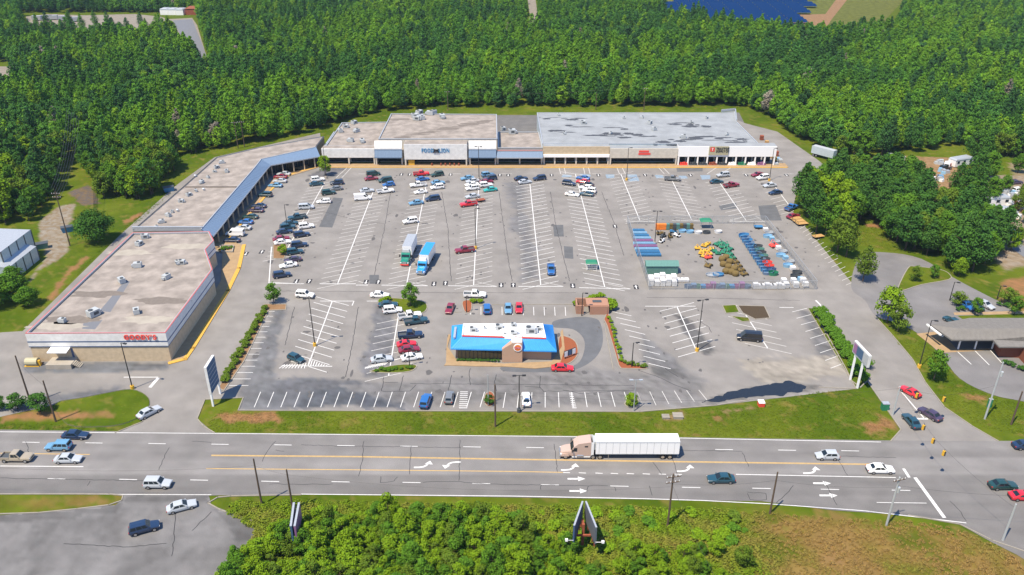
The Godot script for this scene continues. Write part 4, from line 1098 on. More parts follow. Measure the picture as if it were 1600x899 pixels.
	var yk := ST(); box(yk, Vector3((x[7].x + x[10].x + 4) / 2, 0.12, zf + 4.35), Vector3(x[10].x + 4 - x[7].x, 0.19, 0.55)); box(yk, Vector3((x[0].x + x[7].x) / 2, 0.12, zf + 4.3), Vector3(x[7].x - x[0].x - 1, 0.18, 0.3)); struct("yellow_kerb", yk, M.kerb_yellow)
	var w2 := ST(); prism(w2, pv([-89.48, -215.26, -88.57, -219.85, -86.08, -220.31, -83.81, -267.67, -83.47, -277.68, -71.50, -290.57, -68.55, -285.44, -80.86, -270.94, -81.76, -258.25, -84.03, -217.99, -77.71, -214.36, -74.63, -199.15, -73.49, -185.95, -72.68, -157.67, -72.77, -153.07, -75.31, -151.50, -76.88, -191.43, -82.10, -209.52]), 0.02, 0.2); struct("shop_row_pavement", w2, M.walk_tan)
	kerb("yellow_kerb", pv([-68.55, -285.44, -77.51, -277.68, -80.69, -270.28, -81.76, -258.25, -83.55, -217.07]), false, M.kerb_yellow, 0.7, 0.2)
	kerb("yellow_kerb", pv([-77.52, -214.36, -74.46, -199.15, -73.32, -185.95, -72.53, -157.67, -72.63, -153.07, -75.31, -151.50]), false, M.kerb_yellow, 1.0, 0.2)
	for e in [pv([-83.83, -279.07, -81.75, -281.87, -76.32, -280.46, -76.82, -277.68, -80.10, -277.00, -82.56, -277.68]), pv([-75.12, -285.44, -72.77, -287.62, -69.94, -287.62, -70.74, -284.72, -73.24, -283.29])]:
		var st := ST(); prism(st, smooth(e, 3), 0.1, 0.26); struct("tree_pit_ground", st, M.soil)
	var bed := ST(); ring(bed, pv([-84.27, -213.46, -80.03, -213.46, -79.06, -209.09, -82.32, -209.09]), 0.2, 0.7, 0.0, 0.3); tag(obj("planter_wall", bed, M.concrete), "low square concrete planter on the walk by the department store", "planter")
	# raised seam, shopping carts row
	for i in 6:
		var p: Vector2 = pv([-29.31, -285.08, -26.03, -285.08, -24.39, -285.08, -22.75, -285.08, -21.10, -285.08, -19.46, -285.08])[i]
		var st := ST(); tube(st, v3(p, 0.05), v3(p, 1.0), 0.28, 0.28, 8); tube(st, v3(p, 1.0), v3(p, 1.15), 0.28, 0.1, 8)
		tag(obj("bollard", st, M.rust), "short brown bollard in the row before the supermarket", "bollard", "bollards before the supermarket")

# ---------------------------------------------------------------- blue-roofed restaurant and other buildings
func build_restaurant() -> void:
	var t := thing("restaurant", "burger restaurant with bright blue metal roof in the lower lot", "building")
	var eave := pv([-13.52, -152.79, 9.81, -151.73, 9.48, -163.22, -13.91, -162.93])
	var flat := pv([-11.02, -154.46, 7.44, -153.36, 6.96, -159.84, -11.01, -159.69])
	var wall := grow(eave, -1.1)
	var st := ST(); walls(st, wall, 0.1, 3.1); obj("wall", st, M.stone_peach, t)
	# four roof slopes, each with standing seams
	for i in 4:
		var j := (i + 1) % 4
		st = ST(); quad(st, v3(eave[i], 3.0), v3(eave[j], 3.0), v3(flat[j], 5.2), v3(flat[i], 5.2))
		quad(st, v3(eave[i], 3.0), v3(eave[j], 3.0), v3(eave[j], 2.72), v3(eave[i], 2.72))
		var sl := obj("roof_slope", st, M.roof_blue, t)
		var n := int(eave[i].distance_to(eave[j]) / 0.55)
		var rb := ST()
		for k in range(1, n):
			var f := k / float(n)
			bar(rb, v3(eave[i].lerp(eave[j], f), 3.03), v3(flat[i].lerp(flat[j], f), 5.23), 0.05, 0.07)
		obj("standing_seams", rb, M.roof_blue, sl).set_meta("kind", "stuff")
	st = ST(); cap(st, grow(eave, -0.1), 2.74); obj("soffit", st, M.wall_grey, t)
	st = ST(); cap(st, grow(flat, -0.15), 4.9); obj("flat_roof", st, M.bright_white, t)
	st = ST(); ring(st, flat, 4.85, 5.35, 0.05, 0.25); obj("parapet", st, M.bright_white, t)
	st = ST(); bar(st, v3(flat[0], 5.3), v3(flat[1], 5.3), 0.34, 0.22); obj("red_trim", st, M.sign_red, t)
	# brick tower with stepped gable
	var x0: float = pv([-2.19, -152.02, 2.26, -151.76])[0].x
	var x1: float = pv([-2.19, -152.02, 2.26, -151.76])[1].x
	var zf: float = pv([-2.19, -152.02, 2.26, -151.76])[1].y
	st = ST()
	var out := [Vector2(x0, 0.1), Vector2(x1, 0.1), Vector2(x1, 5.0), Vector2(x0 + 2.3, 5.0), Vector2(x0, 3.4)]
	for i in out.size():
		var a: Vector2 = out[i]
		var b: Vector2 = out[(i + 1) % out.size()]
		quad(st, Vector3(a.x, a.y, zf), Vector3(b.x, b.y, zf), Vector3(b.x, b.y, zf - 4.5), Vector3(a.x, a.y, zf - 4.5))
	for z in [zf, zf - 4.5]:
		tri(st, Vector3(out[0].x, out[0].y, z), Vector3(out[1].x, out[1].y, z), Vector3(out[2].x, out[2].y, z))
		tri(st, Vector3(out[0].x, out[0].y, z), Vector3(out[2].x, out[2].y, z), Vector3(out[3].x, out[3].y, z))
		tri(st, Vector3(out[0].x, out[0].y, z), Vector3(out[3].x, out[3].y, z), Vector3(out[4].x, out[4].y, z))
	obj("tower", st, M.stone_peach, t)
	st = ST(); tube(st, Vector3((x0 + x1) / 2 - 0.6, 5.0, zf - 4.0), Vector3((x0 + x1) / 2 - 0.6, 5.5, zf - 4.0), 2.3, 2.3, 24)
	box(st, Vector3(x1 - 1.2, 5.2, zf - 1.8), Vector3(2.3, 0.35, 3.5)); obj("round_roof", st, M.bright_white, t)
	# round burger emblem: two bun halves with red letters on a white disc
	var lx := x1 - 1.0
	var lg := ST(); tube(lg, Vector3(lx, 3.9, zf), Vector3(lx, 3.9, zf + 0.15), 0.95, 0.95, 24); var disc := obj("sign_disc", lg, M.bright_white, t)
	for s in [1, -1]:
		lg = ST()
		for i in 10:
			var a0: float = PI * (0.08 + 0.84 * i / 10.0) * s
			var a1: float = PI * (0.08 + 0.84 * (i + 1) / 10.0) * s
			tri(lg, Vector3(lx, 3.9 + 0.3 * s, zf + 0.18), Vector3(lx + cos(a0) * 0.75, 3.9 + sin(a0) * 0.75, zf + 0.18), Vector3(lx + cos(a1) * 0.75, 3.9 + sin(a1) * 0.75, zf + 0.18))
		obj("bun_shape", lg, M.orange, disc)
	lettering("BURGER", 0.3, 0.03, M.sign_red, disc, Vector3(lx, 4.03, zf + 0.22), 0.0, 1.0)
	lettering("KING", 0.3, 0.03, M.sign_red, disc, Vector3(lx, 3.72, zf + 0.22), 0.0, 1.2)
	# dining-room windows and red wall end
	var wz: float = wall[0].y
	for p in wall: wz = maxf(wz, p.y)
	var wx0: float = pv([-11.97, -153.60, -2.42, -153.60])[0].x
	var wx1: float = x0 - 0.1
	for i in 11:
		var a := lerpf(wx0, wx1, i / 11.0)
		var b := lerpf(wx0, wx1, (i + 1) / 11.0)
		st = ST(); box(st, Vector3((a + b) / 2, 1.5, wz + 0.1), Vector3(b - a - 0.02, 2.2, 0.16)); var w := obj("window", st, M.black_trim, t)
		st = ST(); box(st, Vector3((a + b) / 2, 1.55, wz + 0.2), Vector3(b - a - 0.18, 1.9, 0.06)); obj("pane", st, M.brown_glass, w)
	st = ST(); box(st, Vector3((x1 + wall[1].x) / 2 + 0.3, 2.75, wz + 0.12), Vector3(8.0, 0.35, 0.2)); obj("wall_band", st, M.wall_grey, t)
	# rooftop machines
	var rp := pv([-8.73, -157.06, -6.05, -158.20, -2.88, -157.91, 0.43, -155.10, 4.14, -156.50, 6.03, -157.63, 0.29, -159.35, -1.42, -155.10])
	for i in rp.size():
		var k: float = [1.5, 0.6, 1.7, 1.6, 2.2, 1.2, 1.1, 0.8][i]
		rooftop_unit(v3(rp[i], 4.9), Vector3(k, k * 0.6, k * 0.8), 0.0, ["square unit near the blue end of the", "tiny vent box on the", "wide ducted unit on the", "unit behind the brick tower on the", "large louvred unit on the", "dark red topped unit on the", "small unit at the back edge of the", "little exhaust box before the"][i] + " white restaurant roof", "")
	st = ST(); bar(st, v3(rp[0], 5.5), v3(rp[2], 5.5), 0.15, 0.15); obj("duct", st, M.galvanised, t)
	st = ST(); box(st, v3(pv([-12.79, -157.46, -403.97, -674.60])[0], 4.35), Vector3(0.5, 0.35, 4.6)); obj("skylight", st, M.galvanised, t)
	# paved apron
	st = ST(); prism(st, smooth(pv([-14.98, -161.90, -14.34, -163.35, -12.51, -153.07, 8.77, -152.02, 11.43, -164.82, 12.00, -164.23, 10.37, -150.20, -1.40, -149.95, -13.75, -150.46, -14.53, -151.50]), 2), 0.03, 0.19); struct("restaurant_pavement", st, M.walk_tan)
	# menu boards
	var mb := thing("menu_board", "drive-through menu board standing on red mulch beside the restaurant", "menu board", Vector3(12.84, 0, -153.87), 0.6)
	for i in 3:
		st = ST(); box(st, Vector3(-1.1 + i * 1.1, 1.35, 0), Vector3(1.0, 1.5, 0.2)); var fr := obj("cabinet", st, M.sign_black, mb)
		st = ST(); box(st, Vector3(-1.1 + i * 1.1, 1.35, 0.12), Vector3(0.85, 1.3, 0.05)); obj("menu_panel", st, M.sign_face if i % 2 else M.bright_white, fr)
	for s in [-1.2, 1.2]:
		st = ST(); box(st, Vector3(s, 0.38, 0), Vector3(0.15, 0.7, 0.15)); obj("leg", st, M.black_trim, mb)
	# brick dumpster enclosure
	var e := thing("dumpster_enclosure", "brick dumpster enclosure behind the blue roofed restaurant", "enclosure", Vector3(20.16, 0, -175.06))
	for q in [[Vector3(-4.3, 1.2, -0.4), Vector3(0.35, 2.3, 3.6)], [Vector3(3.3, 1.2, -0.6), Vector3(0.35, 2.3, 4.4)], [Vector3(-0.5, 1.2, -2.6), Vector3(7.9, 2.3, 0.35)], [Vector3(-3.4, 1.2, 1.2), Vector3(1.5, 2.3, 0.35)], [Vector3(1.0, 1.2, 1.5), Vector3(4.3, 2.3, 0.35)]]:
		st = ST(); box(st, q[0], q[1]); obj("wall", st, M.brick, e)
	st = ST(); box(st, Vector3(0.6, 2.42, -0.5), Vector3(5.2, 0.14, 3.8)); obj("cover_slab", st, M.brick, e)
	st = ST(); box(st, Vector3(0.7, 2.55, -0.6), Vector3(2.2, 0.12, 1.1)); obj("grate", st, M.unit_dark, e)

func metal_shed(called: String, label: String, poly: PackedVector2Array, h: float) -> void:
	var t := thing(called, label, "building")
	var st := ST(); walls(st, poly, 0, h); obj("wall", st, M.metal_siding, t)
	# shallow gable along the longer axis: ridge between midpoints
	var m0 := (poly[0] + poly[1]) / 2
	var m1 := (poly[2] + poly[3]) / 2
	st = ST(); quad(st, v3(poly[1], h), v3(poly[2], h), v3(m1, h + 0.7), v3(m0, h + 0.7)); quad(st, v3(poly[0], h), v3(m0, h + 0.7), v3(m1, h + 0.7), v3(poly[3], h))
	tri(st, v3(poly[0], h), v3(poly[1], h), v3(m0, h + 0.7)); tri(st, v3(poly[2], h), v3(poly[3], h), v3(m1, h + 0.7))
	obj("roof", st, M.galvanised, t)
	for i in 5:
		var p := poly[1].lerp(poly[2], i / 4.0)
		st = ST(); box(st, v3(p, h / 2), Vector3(0.25, h, 0.25)); obj("downpipe", st, M.unit_dark, t)

func build_other_buildings() -> void:
	metal_shed("metal_shed", "large pale blue metal shed at the left picture edge", pv([-152.50, -207.23, -134.23, -208.58, -134.29, -193.72, -156.86, -189.78]), 7.5)
	metal_shed("metal_shed", "low narrow metal shed in front of the large metal shed", pv([-136.48, -204.66, -131.75, -205.09, -131.95, -191.32, -138.54, -190.56]), 4.0)
	# bank
	var t := thing("bank_building", "brick bank with grey shingle roof and white columned canopy", "building")
	var st := ST()
	var zc: float = pv([100.94, -156.02, -421.35, -703.61])[0].y
	var e0 := pv([96.42, -162.18, 98.12, -155.62, 107.25, -155.62, 106.94, -152.89, 112.00, -152.89, 112.33, -142.91, 128.38, -142.91, 143.33, -165.17, 106.90, -165.47, 105.55, -162.77])
	var ridge := pv([101.12, -159.29, 130.02, -159.29, 113.20, -152.56])
	walls(st, pv([109.30, -157.39, 108.59, -154.13, 112.86, -153.60, 112.45, -145.93, 128.91, -145.93, 141.34, -164.82, 112.77, -164.82]), 0.05, 3.4); obj("wall", st, M.brick_dark, t)
	st = ST()
	var y := 3.6
	var r0 := v3(pv([100.36, -157.62, -397.89, -664.44])[0], 5.3)
	var r1 := v3(pv([137.63, -157.62, -397.89, -664.44])[0], 5.3)
	var e := []
	for p in pv([96.42, -162.18, 98.12, -155.62, 107.25, -155.62, 107.07, -152.62, 134.90, -152.62, 143.53, -165.47, 106.90, -165.47, 104.96, -162.48]): e.append(v3(p, y))
	tri(st, e[0], e[1], r0); quad(st, e[1], e[2], r1, r0); quad(st, e[2], e[3], e[4], r1); tri(st, e[2], r1, e[4]); quad(st, e[5], e[6], r0, r1); quad(st, e[6], e[7], e[0], r0)
	for i in e.size():
		var a: Vector3 = e[i]
		var b: Vector3 = e[(i + 1) % e.size()]
		quad(st, a, b, b - Vector3(0, 0.35, 0), a - Vector3(0, 0.35, 0))
	obj("roof", st, M.shingle, t)
	for p in pv([100.22, -162.77, 101.18, -157.39, 104.95, -157.39, 108.87, -157.39]):
		st = ST(); tube(st, v3(p, 0.1), v3(p, 3.5), 0.2, 0.18, 10); obj("column", st, M.bright_white, t)
	st = ST(); bar(st, v3(pv([95.91, -162.95, -406.15, -678.22])[0], 3.3), v3(pv([96.85, -158.02, -406.15, -678.22])[0], 3.3), 0.4, 0.3); obj("canopy_beam", st, M.bright_white, t)
	var wa: Vector2 = pv([110.73, -154.40, 112.59, -154.13])[0]
	var wb: Vector2 = pv([110.73, -154.40, 112.59, -154.13])[1]
	st = ST(); bar(st, v3(wa + Vector2(0, 0.1), 1.7), v3(wb + Vector2(0, 0.1), 1.7), 0.12, 1.5); var w := obj("window", st, M.bright_white, t)
	for i in 3:
		st = ST(); bar(st, v3(wa.lerp(wb, (i + 0.12) / 3) + Vector2(0, 0.2), 1.7), v3(wa.lerp(wb, (i + 0.88) / 3) + Vector2(0, 0.2), 1.7), 0.06, 1.25); obj("pane", st, M.dark_glass, w)
	sheet("bank_pavement", pv([94.76, -164.23, 101.02, -165.42, 100.88, -157.39, 109.01, -157.67, 109.02, -153.60, 108.29, -156.84, 96.49, -155.75, 95.84, -159.06]), 0.075, M.walk_tan)
	sheet("bank_pavement", pv([108.37, -174.41, 129.35, -175.38, 128.42, -173.76, 108.07, -173.12]), 0.075, M.walk_tan)
	grid_sheet("bank_lawn_ground", pv([108.54, -172.80, 125.29, -173.76, 126.79, -170.91, 109.31, -169.97]), 0.8, 0.08, ground_tint, M.grass)
	# far clearings: sandy lot, road, solar field, meadow
	sheet("gravel_lot_pavement", pv([-357.59, -622.39, -347.11, -634.19, -317.99, -628.24, -282.48, -634.19, -258.79, -622.39, -248.85, -611.00, -233.25, -616.65, -218.32, -584.12, -183.21, -495.42, -162.36, -443.64, -175.50, -451.57, -217.50, -536.44, -223.82, -511.12, -265.10, -507.11, -300.99, -523.50]), 0.05, M.gravel)
	sheet("far_road", pv([-243.09, -605.44, -231.27, -611.00, -200.26, -536.44, -155.70, -428.49, -164.41, -431.45, -201.71, -515.19]), 0.06, M.asphalt_blue)
	sheet("gravel_track_path", pv([-292.27, -453.19, -273.25, -453.19, -232.04, -376.19, -244.87, -371.58]), 0.05, M.gravel)
	sheet("forest_road", pv([13.03, -726.11, 19.55, -726.11, 19.32, -640.25, 13.84, -515.19, 8.70, -515.19, 13.23, -625.30]), 0.05, M.gravel)
	sheet("sand_track_path", pv([180.35, -628.24, 189.84, -628.24, 234.60, -634.19, 282.27, -737.87, 292.20, -737.87, 231.27, -611.00, 196.98, -536.44, 150.71, -532.06]), 0.05, M.clay)
	sheet("meadow_ground", pv([199.58, -532.06, 232.20, -611.00, 294.95, -737.87, 341.82, -737.87, 270.59, -611.00, 236.78, -523.50]), 0.045, M.meadow)
	sheet("solar_meadow_ground", pv([113.71, -762.49, 307.01, -762.49, 199.58, -532.06, 89.61, -532.06]), 0.03, M.meadow)
	var far := thing("far_shed", "long white shed beside the far sandy lot", "building", Vector3(-252.79, 0, -634.19))
	st = ST()
	for i in 3: box(st, Vector3(-6 + i * 6.0, 2.0, i * 0.6), Vector3(5.6, 4.0, 8.0))
	obj("wall", st, M.bright_white, far)
	st = ST()
	for i in 3: box(st, Vector3(-6 + i * 6.0, 4.25, i * 0.6), Vector3(5.8, 0.5, 8.4), Basis.IDENTITY, 0.7)
	obj("roof", st, M.galvanised, far)
	far = thing("far_barn", "small red barn beside the far white shed", "building", Vector3(-238.43, 0, -634.19))
	st = ST(); box(st, Vector3(0, 2.2, 0), Vector3(8, 4.4, 8)); obj("wall", st, M.rust, far)
	st = ST(); box(st, Vector3(0, 5.0, 0), Vector3(8.6, 1.2, 8.6), Basis.IDENTITY, 0.5); obj("roof", st, M.brick_dark, far)
	for i in 5:
		var p: Vector2 = pv([-340.32, -605.44, -333.93, -608.21, -330.24, -608.21, -321.06, -605.44, -310.20, -599.98])[i]
		var b := thing("parked_trailer", "pale trailer parked on the far sandy lot", "trailer", v3(p, 0.05), i * 0.1, "trailers on the far sandy lot")
		st = ST(); box(st, Vector3(0, 1.9, 0), Vector3(6.5, 2.7, 2.6)); obj("box_body", st, M.galvanised, b)
		st = ST(); box(st, Vector3(0, 0.3, 0), Vector3(2.4, 0.6, 2.3)); obj("wheel", st, M.tyre, b)
	# solar panels: rows of tilted tables
	var field := pv([117.38, -788.70, 299.31, -788.70, 231.61, -628.24, 193.97, -549.97, 169.24, -554.63, 142.00, -584.12, 115.64, -611.00])
	for r in 15:
		var za := lerpf(-708.0, -560.0, r / 14.0)
		var xa := lerpf(122.0, 108.0, r / 14.0) + (10.0 if r < 3 else 0.0)
		var xb := lerpf(255.0, 196.0, r / 14.0)
		var row := thing("solar_panel_row", "dark blue solar panel row in the far field, line %d from the forest edge" % (15 - r), "solar panels", Vector3(xa, 0, za), 0.0, "solar panel rows")
		var k := int((xb - xa) / 12.0)
		for i in k:
			if not Geometry2D.is_point_in_polygon(Vector2(xa + 6.0 + i * 12.0, za), field): continue
			st = ST(); box(st, Vector3(6.0 + i * 12.0, 2.1, 0), Vector3(11.6, 0.08, 6.0), Basis(Vector3.RIGHT, 0.22)); obj("panel", st, M.pane_blue, row)
			st = ST(); box(st, Vector3(6.0 + i * 12.0, 1.0, 0), Vector3(0.2, 2.0, 0.2)); obj("post", st, M.steel, row)
	# scrap yard things behind the trees on the right
	for i in 4:
		var c: Array = [[Vector3(164.68, 0, -286.16), 0.4, "white mobile home beside the sandy clearing right"], [Vector3(156.27, 0, -246.53), 0.1, "long pale camper among scrap on the right"], [Vector3(151.78, 0, -237.24), -0.3, "grey roofed trailer home below the camper"], [Vector3(137.15, 0, -218.45), 0.9, "pale shed half hidden in trees on the right"]][i]
		var m := thing("mobile_home", c[2], "trailer", c[0], c[1])
		st = ST(); box(st, Vector3(0, 1.5, 0), Vector3(9.0, 2.4, 3.2)); obj("wall", st, M.bright_white if i < 2 else M.metal_siding, m)
		st = ST(); box(st, Vector3(0, 2.9, 0), Vector3(9.2, 0.4, 3.4), Basis.IDENTITY, 0.85); obj("roof", st, M.galvanised, m)
		st = ST(); box(st, Vector3(0, 0.15, 0), Vector3(8.0, 0.3, 2.6)); obj("skirting", st, M.unit_dark, m)
		for k in 3:
			st = ST(); box(st, Vector3(-3 + k * 3.0, 1.8, 1.62), Vector3(1.1, 0.9, 0.06)); obj("window", st, M.dark_glass, m)
	sheet("residential_road", pv([145.61, -225.57, 148.16, -223.15, 147.76, -213.91, 154.69, -201.16, 148.70, -191.43, 143.63, -206.53, 142.99, -217.07]), 0.06, M.asphalt_blue)
	# scrap and stored goods in the clearing
	var sp := pv([161.37, -258.25, 161.18, -254.64, 161.73, -251.69, 166.53, -257.04, 166.29, -253.45, 164.99, -247.66, 155.36, -242.09, 156.64, -239.91, 157.72, -236.72, 151.72, -241.00, 157.83, -287.62, 154.57, -277.68, 148.98, -269.63, 161.39, -286.16, 145.71, -293.57, 142.97, -295.09, 161.26, -245.41, 162.52, -241.00])
	for i in sp.size():
		var o := thing("scrap_pile", "low heap of %s scrap in the clearings right of the grove" % ["white", "rusty", "grey", "pale blue"][i % 4], "scrap", v3(sp[i], 0), i * 1.1, "scrap heaps of %s colour" % ["white", "rusty", "grey", "pale blue"][i % 4])
		for k in 4:
			st = ST(); box(st, Vector3(sin(k * 2.1) * 1.3, 0.45 + 0.1 * k, cos(k * 1.7) * 1.2), Vector3(1.6 + 0.3 * (k % 2), 0.9 + 0.2 * k, 1.3), Basis(Vector3.UP, k * 0.7), 0.8)
			obj("scrap_block", st, [M.white_bag, M.rust, M.unit_grey, M.gate_light][i % 4] if k % 2 == 0 else M.galvanised, o)

# ---------------------------------------------------------------- poles, lamps, signs
func lamp_post(base: Vector3, h: float, heads: int, label: String, footing: Material = null, pole_m: Material = null, turn := 0.0) -> void:
	var t := thing("lamp_post", label, "lamp post", base, turn, "lamp posts round the shopping centre")
	var pm: Material = pole_m if pole_m else M.dark_metal
	var st := ST()
	tube(st, Vector3(0, 0.05, 0), Vector3(0, h, 0), 0.13, 0.08, 8); obj("pole", st, pm, t)
	if footing:
		st = ST(); tube(st, Vector3(0, 0.02, 0), Vector3(0, 0.85, 0), 0.42, 0.4, 12); obj("footing", st, footing, t)
	if heads > 0:
		st = ST(); bar(st, Vector3(-0.75 if heads > 1 else 0.0, h, 0), Vector3(0.75, h, 0), 0.08, 0.08); obj("arm", st, pm, t)
	for i in heads:
		var x := 0.95 if i == 0 else -0.95
		st = ST(); box(st, Vector3(x, h - 0.02, 0), Vector3(0.75, 0.18, 0.4)); var hd := obj("lamp_head", st, pm, t)
		st = ST(); box(st, Vector3(x, h - 0.125, 0), Vector3(0.6, 0.03, 0.3)); obj("lens", st, M.lamp_clear, hd)

func utility_pole(base: Vector3, h: float, label: String, arms: int, transformer := false, m: Material = null, turn := 0.0) -> void:
	var t := thing("utility_pole", label, "utility pole", base, turn, "utility poles")
	var st := ST()
	tube(st, Vector3(0, 0, 0), Vector3(0, h, 0), 0.19, 0.13, 8); obj("pole", st, m if m else M.wood_pole, t)
	for i in arms:
		st = ST(); box(st, Vector3(0, h - 0.5 - i * 1.1, 0.14), Vector3(2.4, 0.12, 0.12)); var a := obj("crossarm", st, M.wood_pole, t)
		for x in [-1.05, -0.4, 0.4, 1.05]:
			st = ST(); tube(st, Vector3(x, h - 0.44 - i * 1.1, 0.14), Vector3(x, h - 0.2 - i * 1.1, 0.14), 0.06, 0.04, 6); obj("insulator", st, M.bright_white, a)
	if transformer:
		st = ST(); tube(st, Vector3(0.42, h - 3.2, 0), Vector3(0.42, h - 2.2, 0), 0.28, 0.28, 10); obj("transformer", st, M.unit_grey, t)

func wire(a: Vector3, b: Vector3, label: String, r := 0.03) -> void:
	var st := ST()
	var n := 10
	var sag := a.distance_to(b) * 0.03
	for i in n:
		var t0 := i / float(n)
		var t1 := (i + 1) / float(n)
		var p := a.lerp(b, t0) - Vector3(0, sag * 4 * t0 * (1 - t0), 0)
		var q := a.lerp(b, t1) - Vector3(0, sag * 4 * t1 * (1 - t1), 0)
		tube(st, p, q, r, r, 4, false)
	tag(obj("overhead_wire", st, M.dark_metal), label, "wire", "overhead wires")

func sign_panel(t: Node3D, a: Vector2, b: Vector2, y0: float, y1: float, face: Material, edge: Material) -> MeshInstance3D:
	var st := ST(); bar(st, v3(a, (y0 + y1) / 2), v3(b, (y0 + y1) / 2), 0.5, y1 - y0)
	var c := obj("cabinet", st, edge, t)
	var d := (b - a).normalized()
	var n := Vector2(-d.y, d.x)
	for s in [-1, 1]:
		st = ST(); bar(st, v3(a + d * 0.15 + n * 0.27 * s, (y0 + y1) / 2), v3(b - d * 0.15 + n * 0.27 * s, (y0 + y1) / 2), 0.04, y1 - y0 - 0.3)
		obj("sign_face", st, face, c)
	return c

func build_poles_and_signs() -> void:
	var yb_: Material = M.yellow
	var cb: Material = M.concrete
	for e in [[Vector3(-45.01, 0, -158.78), 12.26, 2, "tall twin lamp post on yellow footing among the lower left stalls", yb_],
			[Vector3(-68.05, 0, -227.04), 7.67, 1, "lamp post among the cars nearest the shop row awning", null],
			[Vector3(-11.54, 0, -270.28), 12.04, 2, "lamp post standing before the right end of the supermarket", cb],
			[Vector3(-10.37, 0, -212.13), 12.39, 1, "lamp post beside the lone maroon pickup in the middle lot", yb_],
			[Vector3(40.04, 0, -269.63), 11.79, 1, "lamp post on yellow footing before the beige store front", yb_],
			[Vector3(41.40, 0, -215.26), 10.36, 2, "lamp post at the fenced yard's back left corner", cb],
			[Vector3(89.74, 0, -268.97), 11.77, 1, "lamp post on yellow footing before the white columned front", yb_],
			[Vector3(-65.27, 0, -271.60), 12.53, 1, "lamp post beside the small green tree at the corner store", cb],
			[Vector3(-79.52, 0, -141.59), 11.26, 1, "lamp post on the grass island before the department store", yb_],
			[Vector3(41.78, 0, -156.57), 13.12, 2, "tall lamp post on yellow footing by the oil stained stalls", yb_],
			[Vector3(17.00, 0, -172.80), 6.34, 1, "lamp post against the brick dumpster enclosure", null],
			[Vector3(26.17, 0, -149.95), 6.20, 1, "lamp post in the red mulch bed right of the restaurant", null],
			[Vector3(1.41, 0, -133.47), 8.73, 2, "black twin lamp post at the verge before the restaurant", M.unit_dark],
			[Vector3(-4.81, 0, -135.66), 7.43, 0, "pale flag-less pole on the small round island before the restaurant", null],
			[Vector3(-11.15, 0, -174.41), 4.27, 1, "short lamp post in the mulch island behind the restaurant", null],
			[Vector3(88.89, 0, -149.69), 11.89, 1, "lamp post on yellow footing on the grass beside the bank", yb_],
			[Vector3(110.45, 0, -180.72), 5.25, 1, "thin lamp post left of the bank's parked cars", null],
			[Vector3(122.76, 0, -181.40), 3.82, 1, "thin lamp post right of the bank's parked cars", null],
			[Vector3(-22.42, 0, -150.20), 4.11, 1, "short lamp post on the pointed planting island", null]]:
		lamp_post(e[0], e[1], e[2], e[3], e[4], M.galvanised if e[2] == 0 else null, rng.randf_range(-0.3, 0.3))
	lamp_post(Vector3(24.43, 0, -133.69), 7.53, 2, "pale grey lamp post with white heads at the verge bush", null, M.galvanised)
	utility_pole(Vector3(-98.07, 0, -136.32), 11.51, "wooden pole by the shrubs at the left drive", 0)
	utility_pole(Vector3(-89.98, 0, -130.29), 9.66, "wooden pole on the clay bank beside the left grass island", 0)
	utility_pole(Vector3(-42.90, 0, -106.73), 9.97, "dark pole at the near verge left of the parallel billboards", 0)
	utility_pole(Vector3(-37.11, 0, -105.01), 9.11, "dark pole just behind the parallel billboards", 0)
	utility_pole(Vector3(-3.25, 0, -128.64), 9.90, "slim dark pole on the mown verge before the restaurant", 0)
	utility_pole(Vector3(25.75, 0, -101.40), 11.23, "pole with crossarms standing in the thicket right of the angled billboard", 2, false, null, 0.2)
	utility_pole(Vector3(43.60, 0, -104.55), 8.96, "vine covered pole at the thicket's right end", 0)
	utility_pole(Vector3(62.12, 0, -101.69), 10.33, "green grey pole with transformer at the dry field", 1, true, M.unit_grey, 0.3)
	utility_pole(Vector3(79.66, 0, -98.37), 7.72, "leaning thin pole at the lower right road corner", 0, false, M.unit_grey)
	utility_pole(Vector3(93.69, 0, -131.13), 13.33, "grey pole with green cabinet on the grass before the bank", 0, true, M.unit_grey)
	utility_pole(Vector3(97.87, 0, -129.25), 7.86, "dark guyed pole at the right picture edge", 0)
	utility_pole(Vector3(-127.85, 0, -214.36), 16.49, "tall dark pole with crossarms above the gravel drive", 2)
	utility_pole(Vector3(-106.67, 0, -306.12), 10.66, "first of two poles at the forest edge left", 1)
	utility_pole(Vector3(-104.65, 0, -307.75), 10.45, "second of two poles at the forest edge left", 1)
	utility_pole(Vector3(-28.88, 0, -362.66), 8.67, "pole with crossarms behind the supermarket roof", 1)
	utility_pole(Vector3(37.83, 0, -362.66), 7.81, "left of two poles behind the grey roofed store", 0)
	utility_pole(Vector3(59.49, 0, -362.66), 10.09, "pole with lamp box behind the grey roofed store", 1)
	for k in 3:
		wire(Vector3(-124.85, 18, -209.83), Vector3(-149.05, 15, -270.94), "wire of the bundle running from the tall pole into the forest", 0.05)
	for k in 6:
		wire(Vector3(-127.85, 0, -214.36) + Vector3(-1 + k * 0.4, 17.5 - k * 0.5, 0), Vector3(-166.34, 0, -303.70) + Vector3(-2 + k * 0.8, 16.0 - k * 0.6, 0), "wire of the bundle running from the tall pole into the forest", 0.05)
	wire(Vector3(-28.88, 0, -362.66) + Vector3(0, 10, 0), Vector3(37.83, 0, -362.66) + Vector3(0, 9, 0), "wire between the poles behind the stores")
	wire(Vector3(37.83, 0, -362.66) + Vector3(0, 9, 0), Vector3(59.49, 0, -362.66) + Vector3(0, 12, 0), "short wire between the two poles behind the grey roof")
	wire(Vector3(-104.65, 0, -307.75) + Vector3(0, 13, 0), Vector3(-28.88, 0, -362.66) + Vector3(0, 10, 0), "wire along the forest edge behind the shop row")
